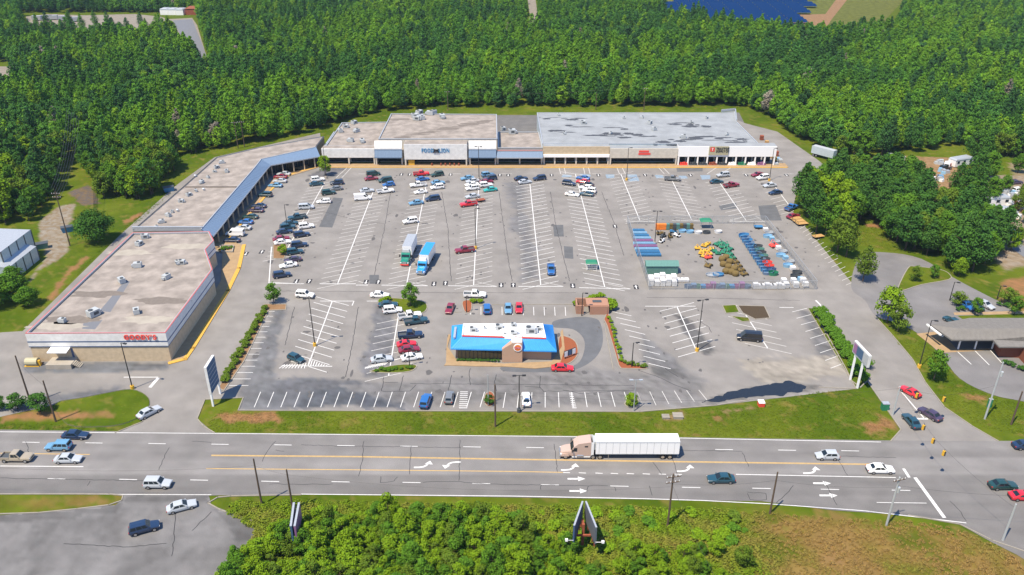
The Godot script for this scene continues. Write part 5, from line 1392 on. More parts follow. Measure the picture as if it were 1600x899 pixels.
	for e in [[Vector3(-42.90, 0, -106.73), 8.5, Vector3(-37.11, 0, -105.01), 8.0], [Vector3(-37.11, 0, -105.01), 8.0, Vector3(25.75, 0, -101.40), 8.6], [Vector3(25.75, 0, -101.40), 9.2, Vector3(43.60, 0, -104.55), 7.2], [Vector3(43.60, 0, -104.55), 7.2, Vector3(62.12, 0, -101.69), 8.2], [Vector3(62.12, 0, -101.69), 8.6, Vector3(93.74, 0, -98.80), 9.0], [Vector3(-89.98, 0, -130.29), 8.4, Vector3(-98.07, 0, -136.32), 10.2], [Vector3(-42.90, 0, -106.73), 8.5, Vector3(-106.28, 0, -108.16), 9.0], [Vector3(25.75, 0, -101.40), 9.0, Vector3(28.96, 0, -79.29), 9.0], [Vector3(-3.25, 0, -128.64), 8.0, Vector3(75.96, 0, -132.40), 6.4]]:
		wire(e[0] + Vector3(0, e[1], 0), e[2] + Vector3(0, e[3], 0), "roadside service wire strung between utility poles", 0.018)
	# pylon signs
	var t := thing("pylon_sign", "tall pylon sign with dark blue tenant board at left drive", "sign")
	var a := pv([-60.61, -135.44, -60.56, -139.73])
	for p in a:
		var st := ST(); box(st, v3(p, 2.8), Vector3(0.35, 5.6, 0.35)); obj("post", st, M.bright_white, t)
	var pc := sign_panel(t, a[0] + (a[0] - a[1]) * 0.05, a[1] + (a[1] - a[0]) * 0.05, 3.0, 9.4, M.sign_face, M.white_panel)
	for i in 5:
		var st := ST(); var d := (a[1] - a[0]).normalized(); var n := Vector2(-d.y, d.x)
		for s in [-1, 1]: bar(st, v3(a[0] + n * 0.3 * s, 4.2 + i * 1.0), v3(a[1] + n * 0.3 * s, 4.2 + i * 1.0), 0.04, 0.12)
		obj("divider", st, M.galvanised, pc)
	t = thing("pylon_sign", "white legged pylon sign beside the hedge at right drive", "sign")
	a = pv([72.11, -144.95, 72.44, -141.83])
	for p in a:
		var st := ST(); box(st, v3(p, 3.2), Vector3(0.36, 6.4, 0.36)); obj("post", st, M.bright_white, t)
	var d2 := (a[1] - a[0])
	pc = sign_panel(t, a[0] - d2 * 0.35, a[1] + d2 * 0.65, 6.4, 9.2, M.unit_grey, M.white_panel)
	for i in 4:
		var st := ST(); var d := d2.normalized(); var n := Vector2(-d.y, d.x)
		var q := a[0] - d2 * 0.3 + d2 * (1.6 / 4.0) * i
		for s in [-1, 1]: bar(st, v3(q + n * 0.31 * s + d * 0.1, 7.8), v3(q + n * 0.31 * s + d * 1.5, 7.8), 0.04, 2.1)
		obj("tenant_panel", st, [M.gate_purple, M.sign_face, M.sign_face, M.unit_grey][i], pc)
	# billboards near the camera
	t = thing("billboard", "angled pair of billboard faces on rusty frame in the thicket", "billboard")
	var far_l := pv([11.30, -99.76, -390.94, -652.83])[0]
	var near_l := pv([9.56, -94.35, -390.94, -652.83])[0]
	var far_r := pv([11.82, -99.76, -390.94, -652.83])[0]
	var near_r := pv([12.97, -93.95, -390.94, -652.83])[0]
	for e in [[far_l, near_l, M.sign_face, "left_face"], [far_r, near_r, M.white_panel, "right_face"]]:
		var st := ST(); bar(st, v3(e[0], 5.3), v3(e[1], 5.3), 0.25, 3.4); var bd := obj("board", st, M.billboard_back if e[2] == M.white_panel else M.navy, t)
		st = ST()
		for i in 5: bar(st, v3(e[0].lerp(e[1], 0.1 + i * 0.2), 2.6), v3(e[0].lerp(e[1], 0.1 + i * 0.2), 7.0), 0.42, 0.14)
		obj("stringer", st, M.rust, bd)
		st = ST(); bar(st, v3(e[0], 7.05), v3(e[1], 7.05), 0.28, 0.08); obj("top_rail", st, M.galvanised, bd)
	var mid := (near_l + near_r) / 2 + Vector2(0, -2.5)
	for q in [0.0, -3.5]:
		var st := ST(); box(st, Vector3(mid.x, 2.6, mid.y + q), Vector3(0.4, 5.2, 0.4)); obj("post", st, M.rust, t)
	var st2 := ST(); bar(st2, Vector3(near_l.x + 0.5, 3.2, mid.y + 0.4), Vector3(near_r.x - 0.5, 3.2, mid.y + 0.4), 0.25, 0.3)
	bar(st2, Vector3(mid.x, 4.9, mid.y), Vector3(mid.x, 4.9, far_l.y + 2), 0.25, 0.3); obj("beam", st2, M.rust, t)
	for e in [[near_l, -1.0], [near_r, 1.0]]:
		var st := ST(); bar(st, v3(e[0], 4.0), v3(e[0], 4.0) + Vector3(e[1] * 1.0, 0.3, 0.3), 0.06, 0.06)
		box(st, v3(e[0], 4.0) + Vector3(e[1] * 1.1, 0.35, 0.3), Vector3(0.42, 0.36, 0.36)); obj("floodlight", st, M.bright_white, t)
	t = thing("billboard", "two parallel billboard faces seen edge-on at the thicket's left", "billboard")
	for e in [[pv([-35.01, -100.02, -34.24, -94.74]), M.sign_face], [pv([-34.19, -100.02, -33.65, -94.74]), M.gate_purple]]:
		var st := ST(); bar(st, v3(e[0][0], 5.0), v3(e[0][1], 5.0), 0.3, 3.0); var bd := obj("board", st, e[1], t)
		st = ST(); bar(st, v3(e[0][0], 6.55), v3(e[0][1], 6.55), 0.34, 0.08); obj("top_rail", st, M.galvanised, bd)
		for i in 2:
			st = ST(); var p: Vector2 = e[0][0].lerp(e[0][1], 0.25 + i * 0.5); box(st, v3(p, 1.9), Vector3(0.3, 3.6, 0.3)); obj("post", st, M.wood_pole, t)
	# hanging traffic signals on span wires
	utility_pole(Vector3(75.96, 0, -132.40), 6.90, "thin pole on the verge at the right drive's mouth", 0, false, M.unit_grey)
	var sp := [Vector3(75.85, 6.3, -121.25), Vector3(75.78, 6.3, -117.28), Vector3(76.10, 6.3, -113.84), Vector3(79.23, 6.3, -131.52), Vector3(83.86, 6.3, -130.22)]
	var hub := Vector3(75.96, 0, -132.40) + Vector3(0, 6.6, 0)
	for e in [[hub, sp[0]], [sp[0], sp[1]], [sp[1], sp[2]], [sp[2], Vector3(79.66, 0, -98.37) + Vector3(0, 7.0, 0)], [hub, sp[3]], [sp[3], sp[4]], [sp[4], Vector3(93.69, 0, -131.13) + Vector3(0, 8.0, 0)]]:
		wire(e[0], e[1], "span wire carrying the traffic signals over the junction", 0.02)
	var named := ["at the drive's mouth", "over the far lane edge", "lowest over the highway", "above the red car", "beside the bank lawn"]
	for i in 5:
		var p: Vector3 = sp[i]
		var s := thing("traffic_signal", "yellow hanging traffic signal " + named[i], "traffic signal", p, 0.5, "traffic signals over the junction")
		var st := ST(); tube(st, Vector3(0, -0.4, 0), Vector3(0, 0.02, 0), 0.04, 0.04, 6); obj("hanger", st, M.dark_metal, s)
		st = ST(); box(st, Vector3(0, -0.9, 0), Vector3(0.42, 1.0, 0.4)); obj("housing", st, M.yellow, s)
		for k in 3:
			st = ST(); tube(st, Vector3(0, -0.58 - k * 0.32, 0.2), Vector3(0, -0.58 - k * 0.32, 0.34), 0.12, 0.13, 10); obj("lens_hood", st, M.sign_black, s)
	# small utility boxes
	for e in [[Vector3(75.10, 0, -134.34), Vector3(1.3, 1.5, 1.0), M.green, "utility_cabinet", "green grey utility cabinet on the verge beside right drive"], [Vector3(30.50, 0, -131.55), Vector3(1.4, 0.35, 1.2), M.concrete, "drain_box", "left of two low concrete drain boxes on the verge"],
			[Vector3(32.95, 0, -131.76), Vector3(1.9, 0.45, 1.6), M.concrete, "drain_box", "larger right one of two concrete drain boxes on the verge"], [Vector3(50.55, 0, -135.66), Vector3(1.2, 0.9, 1.2), M.sign_red, "utility_box", "red box with white lid on the grass by the puddle"],
			[Vector3(96.47, 0, -135.00), Vector3(0.7, 2.0, 0.5), M.green, "utility_cabinet", "slim green cabinet at the grey pole before the bank"]]:
		var s: Vector3 = e[1]
		var o := thing(e[3], e[4], "utility box", e[0])
		var st := ST(); box(st, Vector3(0, s.y / 2, 0), s); obj("box_body", st, e[2], o)
		st = ST(); box(st, Vector3(0, s.y + 0.06, 0), Vector3(s.x * 1.06, 0.11, s.z * 1.06)); obj("lid", st, M.bright_white if e[2] == M.sign_red else (M.kerb if e[2] == M.concrete else M.galvanised), o)
	# blue skip by the gravel drive, blue bin by the service drive
	for e in [[Vector3(-133.37, 0, -224.60), "blue steel skip beside the gravel drive at left"], [Vector3(-115.86, 0, -258.86), "blue steel skip behind the shop row"], [Vector3(-134.89, 0, -212.58), "dark green steel skip beside the low metal shed"]]:
		var o := thing("steel_skip", e[1], "dumpster", e[0], 0.5, "steel skips")
		var m: Material = M.gate_blue if "blue" in e[1] else M.green_roof
		var st := ST(); box(st, Vector3(0, 0.8, 0), Vector3(3.4, 1.5, 2.0), Basis(Vector3.RIGHT, PI), 0.85); obj("hopper", st, m, o)
		st = ST(); box(st, Vector3(0, 1.62, 0), Vector3(3.5, 0.14, 2.1)); obj("lid", st, M.unit_dark, o)

# ---------------------------------------------------------------- fenced outdoor sales yard
func pallet(where: Vector3, h: float, m: Material, called: String, label: String, group: String, turn := 0.0, w := 1.3) -> void:
	var t := thing(called, label, "pallet", where, turn, group)
	var st := ST()
	for i in 3: box(st, Vector3(-w * 0.42 + i * w * 0.42, 0.07, 0), Vector3(0.1, 0.12, w)); 
	obj("pallet_base", st, M.wood_new, t)
	var n := int(maxf(1, h / 0.35))
	for i in n:
		st = ST(); box(st, Vector3(rng.randf_range(-0.04, 0.04), 0.14 + 0.35 * (i + 0.5), rng.randf_range(-0.04, 0.04)), Vector3(w, 0.32, w)); obj("bag_layer", st, m, t)

func gate_bundle(where: Vector3, len_: float, m: Material, label: String, turn := 0.0) -> void:
	var t := thing("gate_bundle", label, "farm gates", where, turn, "farm gates stacked in the yard")
	for k in 4:
		var st := ST()
		for i in 6: bar(st, Vector3(-len_ / 2, 0.12 + k * 0.16, -0.6 + i * 0.24), Vector3(len_ / 2, 0.12 + k * 0.16, -0.6 + i * 0.24), 0.12, 0.08)
		for i in 3: bar(st, Vector3(-len_ / 2 + i * len_ / 2, 0.1 + k * 0.16, -0.62), Vector3(-len_ / 2 + i * len_ / 2, 0.1 + k * 0.16, 0.62), 0.1, 0.09)
		obj("gate", st, m, t)

func trough(where: Vector3, r: float, h: float, m: Material, label: String, turn := 0.0) -> void:
	var t := thing("stock_tank", label, "stock tank", where, turn, "stock tanks and tubs in the yard")
	var st := ST()
	var n := 14
	for i in n:
		var a := Vector3(cos(TAU * i / n) * r * 1.5, 0, sin(TAU * i / n) * r)
		var b := Vector3(cos(TAU * (i + 1) / n) * r * 1.5, 0, sin(TAU * (i + 1) / n) * r)
		quad(st, a * 0.92, b * 0.92, b + Vector3(0, h, 0), a + Vector3(0, h, 0))
		tri(st, Vector3(0, 0.12, 0), a * 0.92 + Vector3(0, 0.12, 0), b * 0.92 + Vector3(0, 0.12, 0))
	obj("tank_wall", st, m, t)
	st = ST()
	for i in n:
		var a := Vector3(cos(TAU * i / n) * r * 1.5, h, sin(TAU * i / n) * r)
		var b := Vector3(cos(TAU * (i + 1) / n) * r * 1.5, h, sin(TAU * (i + 1) / n) * r)
		tube(st, a, b, 0.05, 0.05, 5, false)
	obj("rim", st, m, t)

func implement(where: Vector3, m: Material, label: String, turn: float, k := 1.0) -> void:
	var t := thing("tractor_implement", label, "farm implement", where, turn, "tractor implements in the yard")
	var st := ST(); box(st, Vector3(0, 0.55, 0), Vector3(1.9, 0.32, 1.5) * k, Basis.IDENTITY, 0.85); obj("deck", st, m, t)
	st = ST(); bar(st, Vector3(-0.7, 0.6, -0.4) * k, Vector3(0, 1.4, -0.9) * k, 0.1, 0.12); bar(st, Vector3(0.7, 0.6, -0.4) * k, Vector3(0, 1.4, -0.9) * k, 0.1, 0.12); obj("hitch_frame", st, m, t)
	st = ST(); tube(st, Vector3(0, 0.7, 0) * k, Vector3(0, 0.95, 0) * k, 0.26, 0.2, 8); obj("gearbox", st, M.unit_dark, t)
	for s in [-0.8, 0.8]:
		st = ST(); tube(st, Vector3(s - 0.08, 0.28, 0.85) * k, Vector3(s + 0.08, 0.28, 0.85) * k, 0.27, 0.27, 10); obj("wheel", st, M.tyre, t)

func ride_on(where: Vector3, m: Material, label: String, turn: float) -> void:
	var t := thing("ride_on_mower", label, "mower", where, turn, "mowers and carts in the yard")
	var st := ST(); box(st, Vector3(0.6, 0.7, 0), Vector3(1.0, 0.5, 0.7), Basis.IDENTITY, 0.8); box(st, Vector3(-0.4, 0.45, 0), Vector3(1.2, 0.3, 1.0)); obj("body", st, m, t)
	st = ST(); box(st, Vector3(-0.5, 0.85, 0), Vector3(0.5, 0.3, 0.5)); box(st, Vector3(-0.75, 1.1, 0), Vector3(0.12, 0.5, 0.5)); obj("seat", st, M.black_trim, t)
	st = ST(); tube(st, Vector3(0.15, 1.15, 0), Vector3(0.2, 1.19, 0), 0.22, 0.22, 10); tube(st, Vector3(0.4, 0.8, 0), Vector3(0.17, 1.16, 0), 0.04, 0.04, 6); obj("steering_wheel", st, M.black_trim, t)
	for e in [[0.75, 0.22, 0.45], [0.75, 0.22, -0.45], [-0.6, 0.32, 0.55], [-0.6, 0.32, -0.55]]:
		st = ST(); tube(st, Vector3(e[0], e[1], e[2] - 0.12), Vector3(e[0], e[1], e[2] + 0.12), e[1], e[1], 10); obj("wheel", st, M.tyre, t)

func flat_trailer(where: Vector3, m: Material, label: String, turn: float, len_ := 3.6) -> void:
	var t := thing("utility_trailer", label, "trailer", where, turn, "utility trailers")
	for i in 6:
		var st := ST(); box(st, Vector3(0, 0.66, -0.75 + i * 0.3), Vector3(len_, 0.07, 0.27)); obj("plank", st, m, t)
	var st2 := ST(); box(st2, Vector3(0, 0.57, 0), Vector3(len_, 0.1, 1.7)); bar(st2, Vector3(len_ / 2, 0.57, 0), Vector3(len_ / 2 + 1.2, 0.5, 0), 0.12, 0.1); obj("frame", st2, M.black_trim, t)
	for s in [-0.95, 0.95]:
		st2 = ST(); tube(st2, Vector3(-0.2, 0.3, s - 0.09), Vector3(-0.2, 0.3, s + 0.09), 0.3, 0.3, 10); obj("wheel", st2, M.tyre, t)
	st2 = ST(); bar(st2, Vector3(-len_ / 2, 0.75, -0.85), Vector3(-len_ / 2, 1.4, -0.85), 0.06, 0.06); bar(st2, Vector3(-len_ / 2, 0.75, 0.85), Vector3(-len_ / 2, 1.4, 0.85), 0.06, 0.06); bar(st2, Vector3(-len_ / 2, 1.4, -0.85), Vector3(-len_ / 2, 1.4, 0.85), 0.06, 0.06); obj("tail_gate", st2, M.black_trim, t)

func round_bale(where: Vector3, label: String, m: Material, r := 0.75) -> void:
	var st := ST()
	var n := 14
	var prev := PackedVector3Array()
	for j in 5:                                       # lathed with a slightly bulged side
		var rr: float = [r * 0.86, r, r * 1.03, r, r * 0.8][j]
		var cur := PackedVector3Array()
		for i in n: cur.append(Vector3(cos(TAU * i / n) * rr, j * r * 0.32, sin(TAU * i / n) * rr))
		if j:
			for i in n: quad(st, prev[i], prev[(i + 1) % n], cur[(i + 1) % n], cur[i])
		prev = cur
	for i in n: tri(st, Vector3(0, r * 1.3, 0), prev[i], prev[(i + 1) % n])
	var o := obj("round_feeder", st, m)
	o.position = where
	tag(o, label, "feeder", "round brown feeders in the yard")

func build_yard() -> void:
	var y := lot_y
	var up := Vector3(0, y, 0)
	var c := pv([35.34, -230.53, 77.55, -230.53, 78.68, -186.67, 35.45, -186.67])
	var t := thing("yard_fence", "tall chain link fence round the outdoor sales yard", "fence")
	var h := 2.6
	for i in 4:
		var a := c[i]
		var b := c[(i + 1) % 4]
		var n := int(a.distance_to(b) / 3.2)
		for k in n:
			var p := a.lerp(b, k / float(n))
			var q := a.lerp(b, (k + 1) / float(n))
			var st := ST(); tube(st, v3(p, 0), v3(p, h + 0.05), 0.05, 0.05, 6); obj("post", st, M.galvanised, t)
			st = ST(); quad(st, v3(p, 0.08), v3(q, 0.08), v3(q, h), v3(p, h)); obj("mesh_panel", st, M.fence_mesh, t)
		var r := ST(); bar(r, v3(a, h), v3(b, h), 0.06, 0.06); obj("top_rail", r, M.galvanised, t)
	# gate stacks at the left side
	var gm := [M.gate_blue, M.gate_light, M.gate_blue, M.gate_light, M.gate_purple, M.gate_light, M.gate_purple, M.gate_light, M.gate_blue, M.gate_blue]
	var gl := ["top blue", "second pale", "third blue", "fourth pale", "fifth purple", "sixth pale", "seventh purple", "eighth pale", "ninth blue", "lowest dark blue"]
	for i in 10:
		var f := i / 9.0
		var p := Vector3(38.05, 0, -224.60).lerp(Vector3(38.55, 0, -207.37), f)
		gate_bundle(p + up, lerpf(3.4, 6.6, minf(1, f * 1.6)), gm[i], gl[i] + " stack of farm gates in the yard's left column", 0.0)
	# goods along the back fence
	for i in 11:
		var p := Vector3(43.86, 0, -226.06).lerp(Vector3(54.10, 0, -226.06), i / 10.0)
		pallet(p + up, 1.8, M.orange if i < 3 else [M.green_roof, M.hay, M.unit_dark][i % 3], "goods_rack", "orange goods stack at the yard's back fence" if i < 3 else "dark goods stack in the row along the yard's back fence", "goods racks at the back fence", 0.0, 1.0)
	for i in 6:
		var p: Vector3 = [Vector3(44.01, 0, -222.20), Vector3(43.66, 0, -216.62), Vector3(46.73, 0, -220.31), Vector3(48.89, 0, -220.78), Vector3(48.26, 0, -223.63), Vector3(44.65, 0, -220.31)][i]
		ride_on(p + up, [M.hay, M.white_bag, M.hay, M.bright_white, M.gate_blue, M.unit_dark][i], ["tan mower by the orange goods", "white cart lowest of the yard's mowers", "tan mower in the middle of the group", "white mower right of the tan ones", "blue mower at the back of the group", "black mower between the tan ones"][i], i * 0.8)
	for i in 5:
		var p: Vector3 = [Vector3(51.03, 0, -224.12), Vector3(53.24, 0, -223.63), Vector3(55.63, 0, -223.15), Vector3(58.12, 0, -223.15), Vector3(61.67, 0, -223.63)][i]
		trough(p + up, 0.8, 0.7, [M.gate_light, M.gate_light, M.white_bag, M.unit_dark, M.white_bag][i], ["first", "second", "third", "fourth", "last"][i] + " tub in the row below the yard's back fence", 0.2)
	# green canopy shelter and shed
	var s := thing("canopy_shelter", "small shelter with green roof at the yard's back fence", "shelter", Vector3(58.66, 0, -227.53) + up)
	for q in [[-1.5, -1], [1.5, -1], [-1.5, 1], [1.5, 1]]:
		var st := ST(); tube(st, Vector3(q[0], 0, q[1]), Vector3(q[0], 2.4, q[1]), 0.06, 0.06, 6); obj("post", st, M.galvanised, s)
	var st3 := ST(); box(st3, Vector3(0, 2.6, 0), Vector3(3.6, 0.5, 2.8), Basis.IDENTITY, 0.6); obj("roof", st3, M.green, s)
	s = thing("storage_shed", "long shed with dull green roof in the yard", "shed", Vector3(40.29, 0, -196.01) + up)
	st3 = ST(); box(st3, Vector3(0, 1.2, -1.3), Vector3(8.4, 2.4, 3.4)); obj("wall", st3, M.green_roof, s)
	st3 = ST()
	for q in [-1, 1]: box(st3, Vector3(0, 2.85, -1.3 + q * 0.95), Vector3(8.9, 0.1, 2.15), Basis(Vector3.RIGHT, 0.42 * q))
	obj("roof", st3, M.green_roof, s)
	# white bag pallets
	for r in 3:
		for k in 5:
			var p := Vector3(36.27, 0, -188.85) + Vector3(k * 1.5 + 0.2 * r, y, -r * 1.45)
			pallet(p, 2.4 - 0.35 * ((k * 2 + r) % 3), M.white_bag, "bag_pallet", "white wrapped bag pallet in the block before the green shed", "white pallets before the green shed")
	for k in 3: pallet(Vector3(43.93, 0, -191.43).lerp(Vector3(45.96, 0, -191.43), k / 2.0) + up, 0.9, M.white_bag, "bag_pallet", "low white pallet right of the big white block", "low white pallets")
	for k in 8: pallet(Vector3(63.14, 0, -187.39).lerp(Vector3(70.11, 0, -187.39), k / 7.0) + up, 1.5 - 0.2 * (k % 3), M.white_bag, "bag_pallet", "white pallet in the row at the yard's front fence", "white pallets along the front fence")
	for k in 6: pallet(Vector3(71.22, 0, -187.75).lerp(Vector3(76.33, 0, -188.12), (k % 3) / 2.0) + Vector3(0, y, -2.2 * (k / 3)), 1.4, M.white_bag, "bag_pallet", "white pallet in the yard's front right corner", "white pallets in the front right corner")
	# yellow and green implements
	var ip := pv([53.11, -211.69, 54.03, -209.95, 55.32, -213.46, 56.71, -214.81, 55.31, -209.95, 55.57, -207.80, 57.05, -211.26, 53.50, -208.23, 53.86, -206.53, 59.20, -214.36, 60.28, -212.58, 57.49, -209.95, 58.19, -208.23, 59.84, -209.09, 61.69, -213.91, 62.17, -211.26])
	for i in ip.size():
		implement(v3(ip[i], y), M.yellow if i < 9 else M.green, ("yellow implement" if i < 9 else "green implement") + " in the cluster at the yard's middle", i * 1.3, 0.9)
	implement(Vector3(54.76, 0, -205.69) + up, M.sign_red, "red implement at the edge of the yellow cluster", 0.4, 1.1)
	implement(Vector3(53.62, 0, -200.35) + up, M.hay, "tan implement below the red one in the yard", 1.0, 1.1)
	trough(Vector3(53.55, 0, -194.46) + up, 1.2, 0.6, M.galvanised, "galvanised oval tank below the tan implement", 0.0)
	trough(Vector3(55.18, 0, -194.85) + up, 1.0, 0.6, M.gate_blue, "blue grey oval tank beside the galvanised one", 0.0)
	for i in 9: round_bale(v3(pv([58.31, -204.02, 59.67, -205.27, 60.06, -202.38, 57.91, -200.75, 58.94, -199.15, 57.60, -196.39, 58.88, -196.01, 60.22, -197.96, 59.81, -194.85])[i], y), "round brown feeder in the pile at the yard's middle", M.hay, 0.95)
	for i in 9:
		var p := Vector3(60.71, 0, -215.26).lerp(Vector3(62.13, 0, -195.23), i / 8.0)
		implement(p + up, M.green if i < 5 else M.hay, ("green" if i < 5 else "brown") + " implement in the diagonal line beside the feeders", 0.5, 1.0)
	# blue diagonal row
	for i in 14:
		var p := Vector3(68.60, 0, -220.78).lerp(Vector3(68.87, 0, -196.01), i / 13.0)
		trough(p + up, 1.15, 0.75, [M.gate_blue, M.awning_blue, M.gate_blue, M.awning_blue][i % 4], "blue stock tank in the long diagonal row", 0.4)
	for i in 9:
		var p := Vector3(70.57, 0, -212.58).lerp(Vector3(70.03, 0, -195.23), i / 8.0)
		trough(p + up, 0.9, 0.9, [M.unit_dark, M.green_roof, M.unit_dark, M.green_roof, M.unit_dark, M.sign_red, M.sign_red, M.navy, M.green][i], ["black tub first beside the blue row", "dark green tub second beside the blue row", "black tub third beside the blue row", "dark green tub fourth beside the blue row", "black tub fifth beside the blue row", "red tub sixth beside the blue row", "red tub seventh beside the blue row", "navy tub eighth beside the blue row", "green tub at the end of the blue row"][i])
	# pale goods along the right fence
	for i in 16:
		var p := Vector3(76.10, 0, -224.60).lerp(Vector3(76.04, 0, -191.43), i / 15.0) + Vector3(0.7 * sin(i * 2.1), 0, 0)
		if i == 5: implement(p + up, M.sign_red, "red cart among the pale goods at the right fence", 0.3, 1.3)
		elif i % 3 == 0: pallet(p + up, 1.1, [M.white_bag, M.gate_light][i % 2], "goods_pallet", "pale goods pallet along the yard's right fence", "pale pallets along the right fence")
		else: trough(p + up, 0.9, 0.8, [M.gate_light, M.galvanised, M.gate_light][i % 3] if i < 13 else M.unit_dark, "pale blue tub along the yard's right fence" if i < 13 else "dark tub at the lower end of the right fence")
	# front row
	for i in 13:
		var p := Vector3(45.93, 0, -187.75).lerp(Vector3(60.90, 0, -187.75), i / 12.0)
		if i % 2: pallet(p + up, 1.0 + 0.25 * (i % 3), [M.gate_blue, M.awning_blue, M.gate_purple][i % 3], "goods_pallet", "blue or purple goods pallet in the yard's front row", "goods pallets in the front row")
		else: trough(p + up, 0.8, 0.8, [M.awning_blue, M.gate_purple, M.green_roof][i % 3], "coloured tub in the yard's front row")
	flat_trailer(Vector3(74.65, 0, -227.04) + up, M.gate_blue, "small blue trailer at the yard's back right corner", 0.0, 2.6)
	# trailers outside
	for i in 3: flat_trailer([Vector3(87.92, 0, -233.59), Vector3(88.27, 0, -231.54), Vector3(88.62, 0, -229.52)][i] + up, M.wood_new, ["first wooden decked trailer under the right trees", "second wooden decked trailer under the right trees", "third wooden decked trailer under the right trees"][i], 0.25, 3.6)
	flat_trailer(Vector3(90.27, 0, -219.85) + up, M.wood_new, "lone wooden decked trailer under the right trees", 0.3, 3.4)
	flat_trailer(Vector3(-10.27, 0, -249.38) + up, M.rust, "small trailer hitched behind the red pickup", 0.4, 2.8)
	# cart corral with green roof
	s = thing("cart_corral", "cart corral with small green canopy in the middle lot", "cart corral", Vector3(21.62, 0, -199.15) + up)
	for q in [[-1.4, -1.1], [1.4, -1.1], [-1.4, 1.1], [1.4, 1.1]]:
		var st := ST(); tube(st, Vector3(q[0], 0, q[1]), Vector3(q[0], 2.0, q[1]), 0.05, 0.05, 6); obj("post", st, M.bright_white, s)
	st3 = ST(); box(st3, Vector3(0, 2.1, 0), Vector3(3.2, 0.35, 2.6), Basis.IDENTITY, 0.75); obj("canopy", st3, M.green, s)
	for q in [0.5, 1.0]:
		st3 = ST(); bar(st3, Vector3(-1.4, q, -1.1), Vector3(1.4, q, -1.1), 0.05, 0.06); bar(st3, Vector3(-1.4, q, 1.1), Vector3(1.4, q, 1.1), 0.05, 0.06); obj("rail", st3, M.bright_white, s)
	# goods at the store's right end
	for i in 9:
		var p: Vector3 = [Vector3(98.07, 0, -294.33), Vector3(97.72, 0, -290.57), Vector3(100.18, 0, -296.62), Vector3(99.58, 0, -292.06), Vector3(99.21, 0, -288.35), Vector3(100.31, 0, -301.31), Vector3(97.16, 0, -286.16), Vector3(100.57, 0, -311.07), Vector3(100.17, 0, -317.02)][i]
		pallet(p + up, 1.0 + 0.5 * (i % 3), [M.wood_new, M.yellow, M.rust, M.gate_light, M.unit_grey, M.wood_new, M.unit_grey, M.wood_new, M.rust][i], "goods_pallet", "%s goods pallet outside the grey roofed store's right end" % ["tan", "yellow", "rusty", "pale blue", "grey", "tall tan", "dull grey", "back tan", "back rusty"][i], "goods beside the store")

# ---------------------------------------------------------------- vehicles (forward is +x)
var proto := {}

func loft(st: SurfaceTool, sections: Array) -> void:
	# each section: [x, y_bottom, y_top, half_width]
	var rings := []
	for s in sections:
		var x: float = s[0]; var y0: float = s[1]; var y1: float = s[2]; var w: float = s[3]
		var hgt := y1 - y0
		var half := [Vector2(w * 0.86, y0), Vector2(w * 0.985, y0 + hgt * 0.22), Vector2(w, y0 + hgt * 0.55), Vector2(w * 0.965, y0 + hgt * 0.84), Vector2(w * 0.86, y1 - 0.015), Vector2(w * 0.45, y1 + 0.015)]
		var r := []
		for q in half: r.append(Vector3(x, q.y, q.x))
		for i in range(half.size() - 1, -1, -1): r.append(Vector3(x, half[i].y, -half[i].x))
		rings.append(r)
	for k in rings.size() - 1:
		var a: Array = rings[k]
		var b: Array = rings[k + 1]
		for i in a.size():
			var j := (i + 1) % a.size()
			quad(st, a[i], a[j], b[j], b[i])
	for k in [0, rings.size() - 1]:
		var a: Array = rings[k]
		for i in range(1, a.size() - 1): tri(st, a[0], a[i], a[i + 1])

func cabin(st: SurfaceTool, c: Dictionary) -> void:
	# painted upper body: base at belt, roof above, slightly crowned
	var b := [Vector3(c.f0, c.y0, c.w0), Vector3(c.r0, c.y0, c.w0), Vector3(c.r0, c.y0, -c.w0), Vector3(c.f0, c.y0, -c.w0)]
	var t := [Vector3(c.f1, c.y1, c.w1), Vector3(c.r1, c.y1, c.w1), Vector3(c.r1, c.y1, -c.w1), Vector3(c.f1, c.y1, -c.w1)]
	for i in 4:
		var j := (i + 1) % 4
		quad(st, b[i], b[j], t[j], t[i])
	var m0 := Vector3(c.f1 - 0.12, c.y1 + 0.05, 0)
	var m1 := Vector3(c.r1 + 0.12, c.y1 + 0.05, 0)
	tri(st, t[0], t[3], m0); tri(st, t[1], t[2], m1); quad(st, t[0], t[1], m1, m0); quad(st, t[3], t[2], m1, m0)

func glass(c: Dictionary, u0: float, u1: float, v0: float, v1: float, face: int) -> ArrayMesh:
	# a pane set 8 mm proud of the cabin: face 0 = side +z, 1 = side -z, 2 = windscreen, 3 = rear
	var st := ST()
	var at := func(u: float, v: float) -> Vector3:
		var f := lerpf(c.f0, c.f1, v); var r := lerpf(c.r0, c.r1, v); var w := lerpf(c.w0, c.w1, v); var y := lerpf(c.y0, c.y1, v)
		match face:
			0: return Vector3(lerpf(f, r, u), y, w + 0.008)
			1: return Vector3(lerpf(f, r, u), y, -w - 0.008)
			2: return Vector3(f + 0.008, y + 0.006, lerpf(-w, w, u))
		return Vector3(r - 0.008, y + 0.006, lerpf(-w, w, u))
	quad(st, at.call(u0, v0), at.call(u1, v0), at.call(u1, v1), at.call(u0, v1))
	return mesh_of(st)

func wheel_mesh(r: float, w: float) -> Array:
	var st := ST(); tube(st, Vector3(0, 0, -w / 2), Vector3(0, 0, w / 2), r, r, 14)
	var rm := ST(); tube(rm, Vector3(0, 0, -w / 2 - 0.01), Vector3(0, 0, w / 2 + 0.01), r * 0.62, r * 0.62, 12)
	return [mesh_of(st), mesh_of(rm)]

